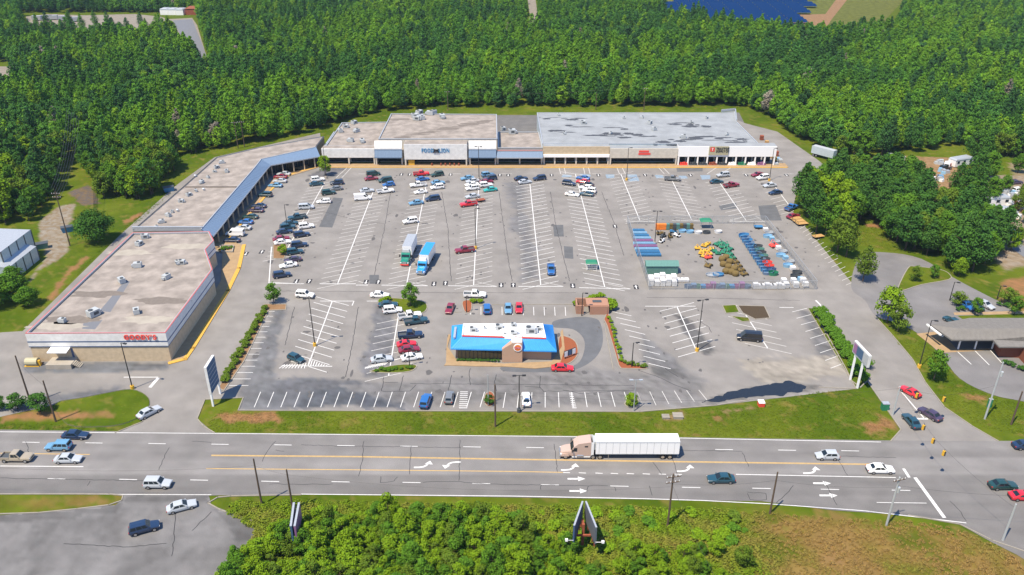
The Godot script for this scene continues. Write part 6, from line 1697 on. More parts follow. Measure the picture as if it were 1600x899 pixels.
func make_car(kind: String) -> Node3D:
	var L := {"sedan": 4.85, "coupe": 4.5, "hatch": 4.25, "suv": 4.75, "wagon": 4.75, "minivan": 5.0, "van": 5.6, "pickup": 5.7}[kind] as float
	var W := {"sedan": 0.91, "coupe": 0.9, "hatch": 0.87, "suv": 0.94, "wagon": 0.91, "minivan": 0.98, "van": 1.0, "pickup": 0.98}[kind] as float
	var h := L / 2
	var lift := {"suv": 0.1, "pickup": 0.14, "van": 0.08, "minivan": 0.05}.get(kind, 0.0) as float
	var belt := {"sedan": 0.93, "coupe": 0.9, "hatch": 0.95, "suv": 1.06, "wagon": 0.95, "minivan": 1.05, "van": 1.15, "pickup": 1.12}[kind] as float
	var c := {}
	match kind:
		"sedan": c = {"f0": 1.02, "r0": -1.85, "f1": 0.22, "r1": -1.12, "y1": 1.45}
		"coupe": c = {"f0": 0.85, "r0": -1.8, "f1": 0.05, "r1": -0.85, "y1": 1.34}
		"hatch": c = {"f0": 1.0, "r0": -2.02, "f1": 0.25, "r1": -1.6, "y1": 1.5}
		"suv": c = {"f0": 1.02, "r0": -2.28, "f1": 0.35, "r1": -2.0, "y1": 1.76}
		"wagon": c = {"f0": 1.02, "r0": -2.28, "f1": 0.25, "r1": -1.85, "y1": 1.5}
		"minivan": c = {"f0": 1.55, "r0": -2.4, "f1": 0.55, "r1": -2.2, "y1": 1.78}
		"van": c = {"f0": 1.95, "r0": -2.75, "f1": 1.05, "r1": -2.7, "y1": 2.15}
		"pickup": c = {"f0": 1.15, "r0": -0.85, "f1": 0.45, "r1": -0.7, "y1": 1.86}
	c.y0 = belt - 0.01
	c.w0 = W * 0.93
	c.w1 = W * (0.74 if kind in ["sedan", "coupe", "hatch", "wagon"] else (0.9 if kind == "van" else 0.79))
	var t := Node3D.new()
	var st := SurfaceTool.new()
	st.begin(Mesh.PRIMITIVE_TRIANGLES)
	st.set_smooth_group(-1)
	var nose := belt - (0.2 if kind != "pickup" else 0.06)
	var tail := belt - 0.02
	var secs := [[h, 0.36 + lift, nose - 0.1, W * 0.74], [h - 0.1, 0.24 + lift, nose, W * 0.9], [h - 0.75, 0.2 + lift, nose + 0.1, W], [c.f0 - 0.05, 0.2 + lift, belt, W], [0.0, 0.2 + lift, belt + 0.01, W], [c.r0 + 0.1, 0.2 + lift, belt + 0.01, W]]
	if kind == "pickup":
		secs.append_array([[-0.9, 0.22 + lift, belt, W], [-0.92, 0.22 + lift, 0.8, W], [-h + 0.08, 0.3 + lift, 0.8, W], [-h, 0.36 + lift, 0.78, W * 0.95]])
	else:
		secs.append_array([[-h + 0.25, 0.24 + lift, tail, W * 0.96], [-h + 0.05, 0.3 + lift, tail - 0.04, W * 0.88], [-h, 0.4 + lift, tail - 0.16, W * 0.78]])
	loft(st, secs)
	cabin(st, c)
	if kind == "pickup":
		for s in [-1, 1]: box(st, Vector3((-0.9 - h) / 2 - 0.0, 0.98, s * (W - 0.06)), Vector3(h - 0.9, 0.4, 0.1))
		box(st, Vector3(-h + 0.05, 0.98, 0), Vector3(0.09, 0.4, W * 1.86))
	obj("body", st, M.car_white, t)
	if kind == "pickup":
		st = ST(); box(st, Vector3((-0.9 - h) / 2, 0.83, 0), Vector3(h - 1.0, 0.05, W * 1.8)); obj("bed_liner", st, M.unit_dark, t)
	# glass
	put("windscreen", glass(c, 0.06, 0.94, 0.1, 0.94, 2), M.car_glass, t)
	put("rear_window", glass(c, 0.1, 0.9, 0.22, 0.9, 3), M.car_glass, t)
	var cuts := [[0.1, 0.42], [0.46, 0.86]]
	if kind in ["suv", "minivan", "wagon"]: cuts = [[0.09, 0.33], [0.36, 0.63], [0.67, 0.94]]
	elif kind == "van": cuts = [[0.06, 0.22]]
	elif kind == "coupe": cuts = [[0.12, 0.72]]
	for f in [0, 1]:
		for u in cuts: put("side_window", glass(c, u[0], u[1], 0.14, 0.88, f), M.car_glass, t)
	# lamps, grille, bumpers, mirrors
	for s in [-1, 1]:
		st = ST(); box(st, Vector3(h - 0.09, nose - 0.14, s * W * 0.66), Vector3(0.14, 0.14, 0.34)); obj("headlight", st, M.lamp_clear, t)
		st = ST(); box(st, Vector3(-h + 0.06, (tail if kind != "pickup" else 1.02) - 0.16, s * W * 0.76), Vector3(0.12, 0.2, 0.22)); obj("tail_light", st, M.lamp_red, t)
		st = ST(); box(st, Vector3(c.f0 - 0.28, belt + 0.1, s * (W + 0.08)), Vector3(0.12, 0.13, 0.18)); obj("mirror", st, M.car_white, t)
	st = ST(); box(st, Vector3(h - 0.02, nose - 0.26, 0), Vector3(0.06, 0.16, W * 0.9)); obj("grille", st, M.black_trim, t)
	st = ST(); box(st, Vector3(-h + 0.0, 0.5 + lift, 0), Vector3(0.08, 0.14, W * 1.5)); obj("rear_bumper", st, M.black_trim if kind != "pickup" else M.steel, t)
	var r := 0.33 + lift * 0.5
	var wm := wheel_mesh(r, 0.23)
	for e in [[h - 0.9, 1], [h - 0.9, -1], [-h + 0.95, 1], [-h + 0.95, -1]]:
		var w := put("wheel", wm[0], M.tyre, t)
		w.position = Vector3(e[0], r, e[1] * (W - 0.08))
		put("rim", wm[1], M.rim, w)
	return t

func car(kind: String, at: Vector3, heading: float, paint: String, label: String, y := -1.0) -> void:
	if not proto.has(kind): proto[kind] = make_car(kind)
	var t: Node3D = proto[kind].duplicate()
	var called: String = {"sedan": "sedan_car", "coupe": "coupe_car", "hatch": "hatchback_car", "suv": "suv_car", "wagon": "wagon_car", "minivan": "minivan_car", "van": "cargo_van", "pickup": "pickup_truck"}[kind]
	t.name = numbered(called)
	add_child(t)
	t.position = at + Vector3(0, y if y >= 0 else lot_y + 0.012, 0)
	t.rotation.y = deg_to_rad(heading + rng.randf_range(-1.5, 1.5))
	for ch in t.get_children():
		if ch.name.begins_with("body") or ch.name.begins_with("mirror"): ch.material_override = M["car_" + paint]
	tag(t, label, {"pickup": "pickup", "van": "van", "minivan": "minivan", "suv": "suv"}.get(kind, "car"), "cars and trucks about the shopping centre")

func truck_wheels(t: Node3D, xs: Array, w: float, r := 0.5) -> void:
	var wm := wheel_mesh(r, 0.34)
	for x in xs:
		for s in [-1, 1]:
			var o := put("wheel", wm[0], M.tyre, t)
			o.position = Vector3(x, r, s * (w - 0.2))
			put("rim", wm[1], M.rim, o)

# tractor unit with its trailer; forward +x, nose at x = 0
func semi(at: Vector3, heading: float, cab: String, box_m: Material, roof_m: Material, len_: float, label: String, fairing: Material, sleeper := 2.2, refrigerator := false) -> void:
	var t := thing("tractor_unit", label[0], "truck", at, deg_to_rad(heading)) if false else thing("articulated_truck", label, "truck", at, deg_to_rad(heading), "large trucks")
	var P_: Material = M["car_" + cab]
	var st := ST()
	loft(st, [[0.0, 0.55, 1.25, 0.75], [-0.15, 0.5, 1.5, 0.95], [-0.9, 0.6, 1.75, 1.08], [-1.9, 0.6, 1.9, 1.15], [-1.95, 0.6, 1.9, 1.2]])
	obj("hood", st, P_, t)
	for s in [-1, 1]:
		st = ST(); box(st, Vector3(-0.85, 0.95, s * 1.05), Vector3(1.5, 0.5, 0.38), Basis.IDENTITY, 0.75); obj("fender", st, P_, t)
		st = ST(); box(st, Vector3(-0.1, 1.05, s * 0.95), Vector3(0.25, 0.28, 0.3)); obj("headlight", st, M.lamp_clear, t)
		st = ST(); bar(st, Vector3(-2.1, 2.3, s * 1.25), Vector3(-2.1, 2.3, s * 1.55), 0.1, 0.1); box(st, Vector3(-2.1, 2.2, s * 1.6), Vector3(0.12, 0.75, 0.28)); obj("mirror", st, M.black_trim, t)
		st = ST(); tube(st, Vector3(-3.0, 0.75, s * 1.02), Vector3(-4.2, 0.75, s * 1.02), 0.32, 0.32, 12); obj("fuel_tank", st, M.rim, t)
		st = ST(); box(st, Vector3(-2.9 - sleeper / 2, 0.55, s * 1.15), Vector3(1.6 + sleeper, 0.3, 0.1)); obj("side_skirt", st, fairing, t)
	st = ST(); box(st, Vector3(0.02, 1.0, 0), Vector3(0.12, 0.75, 1.1)); obj("grille", st, M.steel, t)
	st = ST(); box(st, Vector3(0.05, 0.55, 0), Vector3(0.25, 0.3, 2.3)); obj("bumper", st, M.steel if cab != "truck_green" else M.sign_red, t)
	var back := -3.4 - sleeper
	st = ST()
	var prof := [Vector2(-1.9, 0.8), Vector2(-1.9, 1.9), Vector2(-2.45, 2.75), Vector2(-3.3, 3.5), Vector2(back + 0.2, 3.85), Vector2(back, 3.8), Vector2(back, 0.8)]
	if sleeper < 0.6: prof = [Vector2(-1.9, 0.8), Vector2(-1.9, 1.9), Vector2(-2.4, 2.75), Vector2(-2.8, 2.95), Vector2(back, 3.0), Vector2(back, 0.8)]
	for i in prof.size():
		var a: Vector2 = prof[i]
		var b: Vector2 = prof[(i + 1) % prof.size()]
		quad(st, Vector3(a.x, a.y, 1.2), Vector3(b.x, b.y, 1.2), Vector3(b.x, b.y, -1.2), Vector3(a.x, a.y, -1.2))
	for s in [1.2, -1.2]:
		for i in range(1, prof.size() - 1): tri(st, Vector3(prof[0].x, prof[0].y, s), Vector3(prof[i].x, prof[i].y, s), Vector3(prof[i + 1].x, prof[i + 1].y, s))
	obj("cab", st, P_, t)
	st = ST(); quad(st, Vector3(-1.88, 1.98, 1.05), Vector3(-1.88, 1.98, -1.05), Vector3(-2.41, 2.72, -1.02), Vector3(-2.41, 2.72, 1.02)); obj("windscreen", st, M.car_glass, t)
	for s in [1.21, -1.21]:
		st = ST(); quad(st, Vector3(-2.15, 1.8, s), Vector3(-3.05, 1.75, s), Vector3(-3.05, 2.6, s), Vector3(-2.5, 2.6, s)); obj("side_window", st, M.car_glass, t)
		if sleeper > 1.0:
			st = ST(); box(st, Vector3(back + 0.9, 2.9, s), Vector3(0.6, 0.3, 0.02)); obj("sleeper_window", st, M.car_glass, t)
			st = ST(); box(st, Vector3(back - 0.25, 2.3, s * 0.96), Vector3(0.5, 3.0, 0.06)); obj("side_fairing", st, fairing, t)
	if sleeper < 0.6:
		st = ST(); box(st, Vector3(back + 0.5, 3.35, 0), Vector3(1.0, 0.7, 2.2), Basis.IDENTITY, 0.8); obj("roof_fairing", st, fairing, t)
	# trailer
	var x0 := back - 0.85
	st = ST(); box(st, Vector3(back - 1.2, 0.85, 0), Vector3(4.6, 0.3, 0.9)); obj("chassis", st, M.black_trim, t)
	st = ST(); box(st, Vector3(x0 - len_ / 2, 2.6, 0), Vector3(len_, 2.75, 2.55)); var body := obj("trailer_body", st, box_m, t)
	st = ST(); box(st, Vector3(x0 - len_ / 2, 4.0, 0), Vector3(len_ - 0.06, 0.06, 2.5)); obj("trailer_roof", st, roof_m, body)
	st = ST()
	for s in [-1, 1]:
		bar(st, Vector3(x0, 1.28, s * 1.28), Vector3(x0 - len_, 1.28, s * 1.28), 0.06, 0.14)
		bar(st, Vector3(x0, 3.92, s * 1.28), Vector3(x0 - len_, 3.92, s * 1.28), 0.06, 0.12)
	obj("rails", st, M.galvanised, body)
	for i in int(len_ / 1.25):
		for s in [-1, 1]:
			st = ST(); box(st, Vector3(x0 - 0.6 - i * 1.25, 2.6, s * 1.28), Vector3(0.05, 2.55, 0.02)); obj("panel_rib", st, M.galvanised, body)
	st = ST(); box(st, Vector3(x0 - len_ / 2, 1.08, 0), Vector3(len_ - 0.5, 0.3, 1.1)); obj("underframe", st, M.black_trim, t)
	st = ST(); box(st, Vector3(x0 - len_ - 0.03, 2.6, 0), Vector3(0.05, 2.6, 2.4)); obj("rear_door", st, M.galvanised, t)
	st = ST(); box(st, Vector3(x0 - len_ + 0.1, 0.62, 0), Vector3(0.12, 0.14, 2.3)); obj("rear_guard", st, M.steel, t)
	for s in [-0.9, 0.9]:
		st = ST(); box(st, Vector3(x0 - 2.4, 0.65, s), Vector3(0.14, 1.0, 0.14)); obj("landing_leg", st, M.steel, t)
	if refrigerator:
		st = ST(); box(st, Vector3(x0 + 0.28, 2.9, 0), Vector3(0.5, 1.8, 2.0)); obj("cooling_unit", st, M.unit_grey, t)
	truck_wheels(t, [-0.95], 1.2)
	truck_wheels(t, [back - 0.4, back - 1.7], 1.28)
	truck_wheels(t, [x0 - len_ + 1.6, x0 - len_ + 2.9], 1.28)

func build_vehicles() -> void:
	var rd := 0.076
	# highway
	car("sedan", Vector3(-83.55, 0, -125.17), 0, "navy", "dark navy sedan on the far lane at the road's left end", rd)
	car("suv", Vector3(-85.00, 0, -121.69), 180, "skyblue", "sky blue estate car on the second lane left", rd)
	car("sedan", Vector3(-81.49, 0, -118.16), 0, "silver", "silver sedan in the turning lane left", rd)
	car("pickup", Vector3(-91.08, 0, -118.52), 0, "tan", "tan pickup behind the silver sedan at left edge", rd)
	car("suv", Vector3(-62.41, 0, -111.35), 0, "silver", "silver suv on the nearest highway lane left", rd)
	car("sedan", Vector3(-56.19, 0, -105.69), 25, "silver", "silver sedan leaving the forecourt toward the road", 0.07)
	car("suv", Vector3(-60.44, 0, -100.56), 24, "navy", "navy suv driving on the near forecourt", 0.07)
	car("sedan", Vector3(37.15, 0, -112.70), 180, "teal", "dark teal sedan passing under the crossarm pole", rd)
	car("hatch", Vector3(58.20, 0, -119.07), 180, "silver", "silver hatchback in the far lane right of the lorry", rd)
	car("sedan", Vector3(66.48, 0, -115.30), 0, "white", "white sedan waiting in the turning lane by the stop line", rd)
	car("sedan", Vector3(86.34, 0, -111.01), 0, "green", "dark green sedan past the junction at right edge", rd)
	car("coupe", Vector3(88.26, 0, -108.23), 0, "red", "red car cut by the right picture edge", rd)
	car("sedan", Vector3(96.60, 0, -122.07), 0, "navy", "navy car cut by the right edge in the far lane", rd)
	# drives
	car("sedan", Vector3(-72.43, 0, -132.59), 52, "silver", "silver sedan entering by the left drive")
	car("coupe", Vector3(82.55, 0, -139.73), 118, "red", "red car with white panel on its roof in right drive")
	car("sedan", Vector3(83.10, 0, -131.95), 118, "plum", "dark plum sedan in the right drive's outer lane")
	car("sedan", Vector3(78.40, 0, -129.63), 95, "teal", "dark teal sedan waiting at the right drive's mouth")
	car("suv", Vector3(-52.67, 0, -182.66), -8, "white", "white suv on the cross drive left")
	car("sedan", Vector3(-33.65, 0, -182.66), -3, "white", "white sedan on the cross drive in the middle")
	car("pickup", Vector3(-9.43, 0, -182.66), -2, "white", "white pickup on the cross drive behind the restaurant")
	# lower lot
	car("hatch", Vector3(-47.83, 0, -152.60), -32, "teal", "dark teal hatchback alone in the lower left stalls")
	car("sedan", Vector3(-30.84, 0, -177.55), 8, "teal", "dark teal sedan next to the young tree island")
	car("suv", Vector3(-29.34, 0, -174.58), 10, "white", "white suv below the teal sedan at the tree island")
	car("pickup", Vector3(-24.78, 0, -171.70), 16, "white", "white pickup with open bed in the lower middle row")
	car("pickup", Vector3(-22.97, 0, -169.19), 14, "teal", "dark teal pickup beside the white pickup in the lower row")
	car("pickup", Vector3(-23.61, 0, -162.59), 8, "navy", "navy pickup above the two red cars")
	car("coupe", Vector3(-24.07, 0, -158.87), 12, "red", "bright red car in the lower middle row")
	car("sedan", Vector3(-23.21, 0, -156.37), 14, "maroon", "maroon sedan between the bright red and white cars")
	car("sedan", Vector3(-22.28, 0, -153.13), 18, "white", "white sedan at the end of the row by the planting island")
	car("sedan", Vector3(-28.83, 0, -152.33), 12, "silver", "silver sedan across the spine line from the white sedan")
	car("sedan", Vector3(-15.29, 0, -175.56), 262, "maroon", "maroon sedan driving behind the restaurant")
	car("suv", Vector3(-6.14, 0, -175.23), 92, "blue", "blue suv nosed to the hedge behind the restaurant")
	car("sedan", Vector3(-0.95, 0, -175.56), 272, "skyblue", "greyish blue sedan parked between blue suv and red car")
	car("sedan", Vector3(1.74, 0, -175.89), 270, "red", "red sedan parked behind the restaurant")
	car("sedan", Vector3(10.96, 0, -148.71), -2, "red", "red sedan in the drive-through at the restaurant corner")
	car("suv", Vector3(-17.57, 0, -136.31), 84, "blue", "blue suv parked along the front verge")
	car("hatch", Vector3(-12.84, 0, -137.66), 88, "grey", "dark grey hatchback parked along the front verge")
	car("sedan", Vector3(2.87, 0, -136.98), 92, "white", "white sedan parked along the front verge")
	car("van", Vector3(54.79, 0, -161.43), 172, "black", "black passenger van in the lower right stalls")
	# along the shop row
	var row := [["sedan", Vector3(-81.02, 0, -274.71), 176, "silver", "silver sedan topmost beside the shop row kerb"], ["sedan", Vector3(-81.39, 0, -271.68), 176, "maroon", "dark maroon sedan second beside the shop row kerb"], ["sedan", Vector3(-80.53, 0, -267.40), 176, "silver", "silver sedan third beside the shop row kerb"],
		["sedan", Vector3(-80.92, 0, -262.92), 174, "skyblue", "steel blue sedan fourth beside the shop row kerb"], ["suv", Vector3(-81.94, 0, -253.72), 175, "teal", "lone dark teal suv beside the shop row kerb"], ["sedan", Vector3(-81.35, 0, -243.94), 174, "navy", "navy sedan below the lone teal suv at the kerb"],
		["sedan", Vector3(-81.09, 0, -240.09), 174, "plum", "plum sedan below the navy sedan at the kerb"], ["sedan", Vector3(-81.39, 0, -234.76), 174, "green", "dark green sedan below the plum one at the kerb"], ["sedan", Vector3(-81.78, 0, -230.64), 174, "blue", "blue sedan above the silver sedan and white van"],
		["sedan", Vector3(-81.05, 0, -226.14), 174, "silver", "silver sedan directly above the white delivery van"], ["van", Vector3(-82.09, 0, -221.31), 178, "white", "white delivery van at the lower end of the shop row"], ["sedan", Vector3(-81.68, 0, -216.88), 178, "navy", "navy sedan below the white delivery van"]]
	for e in row: car(e[0], e[1], e[2], e[3], e[4])
	# first double row
	for e in [["suv", Vector3(-67.72, 0, -268.71), 20, "white", "white suv at the top of the first row by the small tree"], ["sedan", Vector3(-67.26, 0, -264.50), 18, "teal", "dark teal sedan tucked below the white suv, first row"], ["suv", Vector3(-60.41, 0, -265.46), 190, "navy", "navy suv across the spine from the white suv"],
		["sedan", Vector3(-59.76, 0, -259.79), 200, "grey", "grey sedan below the navy suv, first row"], ["suv", Vector3(-61.34, 0, -255.82), 20, "green", "dark green suv beside the grey sedan, first row"], ["wagon", Vector3(-61.21, 0, -247.89), 188, "white", "white estate car beside the dark asphalt patch"],
		["minivan", Vector3(-65.90, 0, -242.83), 10, "silver", "silver grey minivan left of the white estate car"], ["pickup", Vector3(-66.74, 0, -234.24), 205, "teal", "dark teal pickup below the silver minivan"], ["sedan", Vector3(-67.81, 0, -229.63), 22, "teal", "dark teal sedan, upper of three bunched at the row's left"],
		["suv", Vector3(-67.79, 0, -226.39), 22, "teal", "dark teal suv, middle of three bunched at the row's left"], ["sedan", Vector3(-67.97, 0, -223.23), 22, "navy", "navy sedan, lowest of three bunched at the row's left"], ["suv", Vector3(-62.36, 0, -227.13), 22, "white", "white suv opposite the three bunched dark cars"],
		["suv", Vector3(-62.27, 0, -220.84), 24, "navy", "navy suv below the white suv on the row's right"], ["sedan", Vector3(-67.61, 0, -218.03), 20, "maroon", "maroon sedan above the shrub island"], ["sedan", Vector3(-66.61, 0, -215.51), 20, "white", "white sedan touching the shrub island"],
		["suv", Vector3(-61.31, 0, -213.48), 20, "navy", "navy suv right of the shrub island, upper one"], ["suv", Vector3(-61.45, 0, -208.65), 20, "teal", "dark teal suv right of the shrub island, lower one"], ["sedan", Vector3(-60.77, 0, -203.58), 200, "plum", "plum sedan just below the shrub island"],
		["sedan", Vector3(-61.16, 0, -200.10), 200, "white", "white sedan below the plum sedan"], ["suv", Vector3(-61.38, 0, -194.00), 22, "navy", "navy suv lowest in the first row"],
		# second and third rows
		["minivan", Vector3(-49.25, 0, -274.71), 18, "green", "dark green minivan at the top of the second row"], ["sedan", Vector3(-49.21, 0, -270.02), 22, "maroon", "maroon sedan below the green minivan, second row"], ["minivan", Vector3(-44.01, 0, -268.05), 200, "green", "dark green minivan on the second row's right side"],
		["hatch", Vector3(-42.34, 0, -263.87), 200, "blue", "blue hatchback below the green minivan, second row"], ["sedan", Vector3(-48.86, 0, -257.95), 18, "silver", "silver sedan above the white panel van"], ["pickup", Vector3(-42.53, 0, -257.34), 20, "white", "white pickup opposite the silver sedan, second row"], ["van", Vector3(-49.19, 0, -250.78), 12, "white", "white panel van in the second row"],
		["pickup", Vector3(-32.23, 0, -274.71), 10, "red", "bright red pickup before the supermarket"], ["suv", Vector3(-26.50, 0, -274.03), 205, "green", "dark green suv right of the bright red pickup"], ["sedan", Vector3(-31.25, 0, -269.36), 22, "blue", "blue sedan below the bright red pickup"],
		["pickup", Vector3(-32.18, 0, -263.23), 196, "white", "white pickup in the third row's left side"], ["sedan", Vector3(-25.60, 0, -265.79), 20, "skyblue", "pale blue sedan above a white suv, third row"], ["suv", Vector3(-25.43, 0, -261.03), 200, "white", "white suv on the third row's right side"],
		["coupe", Vector3(-30.66, 0, -256.73), 200, "white", "white coupe in the third row's left side"], ["sedan", Vector3(-31.11, 0, -246.75), 200, "skyblue", "dull blue sedan apart in the third row"], ["minivan", Vector3(-26.02, 0, -250.20), 200, "navy", "navy minivan opposite the dull blue sedan"], ["suv", Vector3(-31.24, 0, -231.15), 200, "white", "lone white suv above the parked lorries"],
		# fourth row
		["sedan", Vector3(-15.67, 0, -270.35), 200, "skyblue", "pale blue sedan top of the fourth row's left side"], ["sedan", Vector3(-13.75, 0, -267.40), 200, "silver", "silver sedan second in the fourth row's left side"], ["sedan", Vector3(-13.82, 0, -263.87), 200, "white", "white sedan third in the fourth row's left side"], ["suv", Vector3(-13.44, 0, -260.10), 200, "white", "white suv fourth in the fourth row's left side"], ["sedan", Vector3(-13.11, 0, -252.54), 200, "silver", "silver sedan alone above the red pickup with trailer"],
		["suv", Vector3(-8.60, 0, -273.70), 20, "skyblue", "steel blue suv top of the fourth row's right side"], ["suv", Vector3(-7.60, 0, -270.02), 200, "navy", "navy suv second in the fourth row's right side"], ["sedan", Vector3(-8.86, 0, -266.75), 20, "maroon", "maroon sedan third in the fourth row's right side"], ["suv", Vector3(-8.98, 0, -263.23), 20, "white", "white suv next to the turquoise sedan"], ["sedan", Vector3(-7.34, 0, -258.87), 200, "aqua", "turquoise sedan in the fourth row"],
		["pickup", Vector3(-14.04, 0, -245.34), 200, "red", "red pickup towing a small trailer"], ["pickup", Vector3(-13.43, 0, -209.73), 196, "maroon", "lone maroon pickup in the middle lot by the lamp post"],
		# fifth and sixth rows
		["sedan", Vector3(3.13, 0, -270.02), 20, "navy", "navy sedan top left of the fifth row"], ["sedan", Vector3(4.42, 0, -266.43), 20, "silver", "silver sedan below the navy one, fifth row"], ["suv", Vector3(9.62, 0, -270.02), 200, "navy", "navy suv on the fifth row's right side"],
		["suv", Vector3(19.58, 0, -264.82), -20, "navy", "navy suv top left of the sixth row"], ["sedan", Vector3(19.99, 0, -254.32), -18, "white", "white sedan lower left of the sixth row"], ["sedan", Vector3(24.85, 0, -270.35), 160, "blue", "blue sedan top right of the sixth row"], ["sedan", Vector3(24.57, 0, -266.75), 162, "red", "red sedan below the blue one, sixth row"], ["sedan", Vector3(25.67, 0, -263.87), 162, "black", "black sedan below the red one, sixth row"], ["sedan", Vector3(25.19, 0, -260.72), 160, "white", "white sedan below the black one, sixth row"], ["suv", Vector3(26.02, 0, -257.64), 160, "white", "white suv below the white sedan, sixth row"], ["sedan", Vector3(24.91, 0, -254.62), 160, "teal", "dark teal sedan lowest right of the sixth row"],
		# right-hand rows
		["pickup", Vector3(56.03, 0, -269.36), -10, "grey", "grey pickup at the top of the eighth row"], ["suv", Vector3(74.58, 0, -273.36), 195, "silver", "silver suv by the ramp before the white front"], ["sedan", Vector3(70.84, 0, -266.75), 15, "teal", "dark teal sedan below the silver suv"], ["pickup", Vector3(75.02, 0, -262.92), 20, "maroon", "dark maroon pickup in the ninth row"],
		["sedan", Vector3(86.97, 0, -274.03), 200, "maroon", "maroon sedan behind the white suv, tenth row"], ["suv", Vector3(87.86, 0, -270.68), 200, "white", "white suv beside the right lamp post"], ["sedan", Vector3(88.14, 0, -262.92), 198, "silver", "silver sedan below the right lamp post"], ["sedan", Vector3(88.15, 0, -256.12), 200, "navy", "navy sedan lowest in the tenth row"],
		["pickup", Vector3(89.26, 0, -242.28), 40, "blue", "blue pickup half under the right trees"], ["sedan", Vector3(87.72, 0, -235.29), 30, "maroon", "maroon car half under the right trees"]]:
		car(e[0], e[1], e[2], e[3], e[4])
	car("pickup", Vector3(10.53, 0, -197.11), 270, "blue", "blue pickup with dark bed parked nose to camera in mid lot")
	# bank and far right
	for e in [["sedan", Vector3(112.86, 0, -177.21), 285, "blue", "blue sedan, first of three parked at the bank"], ["sedan", Vector3(114.92, 0, -176.88), 285, "green", "dark green sedan, middle of three parked at the bank"], ["sedan", Vector3(117.64, 0, -177.55), 295, "silver", "silver sedan, last of three parked at the bank"], ["sedan", Vector3(105.50, 0, -169.19), 110, "teal", "dark teal sedan half hidden by the bank canopy"],
		["sedan", Vector3(147.13, 0, -228.13), 5, "navy", "navy sedan, left of three cars in the scrap clearing"], ["suv", Vector3(149.02, 0, -225.16), 10, "black", "black suv, middle of three cars in the scrap clearing"], ["suv", Vector3(149.09, 0, -221.79), 8, "navy", "navy suv, right of three cars in the scrap clearing"], ["suv", Vector3(170.46, 0, -257.95), 20, "white", "white suv at the right edge of the scrap clearing"],
		["van", Vector3(158.31, 0, -283.08), 60, "white", "white van on the sandy clearing by the forest"], ["suv", Vector3(156.84, 0, -280.95), 20, "black", "black suv beside the white van on the sandy clearing"], ["sedan", Vector3(150.48, 0, -271.35), 70, "skyblue", "pale blue car at the lower end of the sandy clearing"], ["sedan", Vector3(174.10, 0, -266.11), 10, "plum", "plum car above the white suv at right edge"], ["pickup", Vector3(155.26, 0, -250.20), 40, "grey", "grey pickup among the scrap heaps"], ["van", Vector3(131.38, 0, -206.51), 100, "white", "white van half hidden behind the grove by the grey road"], ["suv", Vector3(168.67, 0, -265.46), 0, "black", "black car among trees above the scrap clearing"]]:
		car(e[0], e[1], e[2], e[3], e[4], 0.07)
	# lorries
	semi(Vector3(8.92, 0, -119.88) + Vector3(0, rd, 0), 180, "beige", M.bright_white, M.bright_white, 15.3, "beige sleeper lorry with long white trailer on the highway", M.car_white, 2.2, true)
	semi(Vector3(-29.44, 0, -200.35) + Vector3(0, lot_y + 0.01, 0), 266, "truck_green", M.bright_white, M.galvanised, 8.6, "green cab lorry with silver white trailer in mid lot", M.unit_grey, 0.3)
	semi(Vector3(-24.51, 0, -194.85) + Vector3(0, lot_y + 0.01, 0), 262, "truck_blue", M.car_white, M.car_truck_blue, 8.4, "blue cab lorry with blue roofed trailer in mid lot", M.car_white, 0.3)
	var t := thing("box_trailer", "white box trailer parked by the forest at the lot's right", "trailer", Vector3(117.11, 0, -294.33) + Vector3(0, lot_y, 0), deg_to_rad(-50))
	var st := ST(); box(st, Vector3(0, 2.5, 0), Vector3(9.0, 2.7, 2.4)); obj("box_body", st, M.metal_siding, t)
	st = ST(); box(st, Vector3(0, 3.9, 0), Vector3(8.9, 0.08, 2.35)); obj("roof", st, M.unit_grey, t)
	st = ST(); box(st, Vector3(0, 1.05, 0), Vector3(8.2, 0.2, 1.0)); obj("underframe", st, M.black_trim, t)
	st = ST(); box(st, Vector3(2.9, 0.5, 0), Vector3(0.14, 1.0, 1.8)); obj("landing_leg", st, M.steel, t)
	truck_wheels(t, [-3.5, -2.3], 1.2)

# ---------------------------------------------------------------- trees and shrubs
var leaf_mats := {}

func leaf_material(called: String, c: Color) -> StandardMaterial3D:
	var m := mat(called, c, 0.95)
	m.vertex_color_use_as_albedo = true
	m.backlight_enabled = true
	m.backlight = Color(0.36, 0.36, 0.18)
	return m

# leaf tufts spread through a set of clumps
func clump_leaves(st: SurfaceTool, q: RandomNumberGenerator, c: Vector3, r: Vector3, n: int, size: float, tint: float, spread := 0.25) -> void:
	for i in n:
		var d := Vector3(q.randfn(), q.randfn() + 0.25, q.randfn()).normalized()
		var p := c + d * r * (0.45 + 0.62 * sqrt(q.randf()))
		var nrm := (d + Vector3(q.randf_range(-0.7, 0.7), q.randf_range(-0.3, 0.9), q.randf_range(-0.7, 0.7))).normalized()
		var u := nrm.cross(Vector3(q.randfn(), q.randfn(), q.randfn())).normalized()
		var v := nrm.cross(u)
		var s := size * q.randf_range(0.6, 1.25)
		var k := tint * q.randf_range(1.0 - spread, 1.0 + spread)
		st.set_color(Color(k * q.randf_range(0.88, 1.12), k, k * q.randf_range(0.8, 1.1)))
		tri(st, p - u * s, p + v * s * 0.8, p + u * s)
		tri(st, p - u * s * 0.9, p + u * s * 0.9, p - v * s * 0.7 + nrm * s * 0.2)

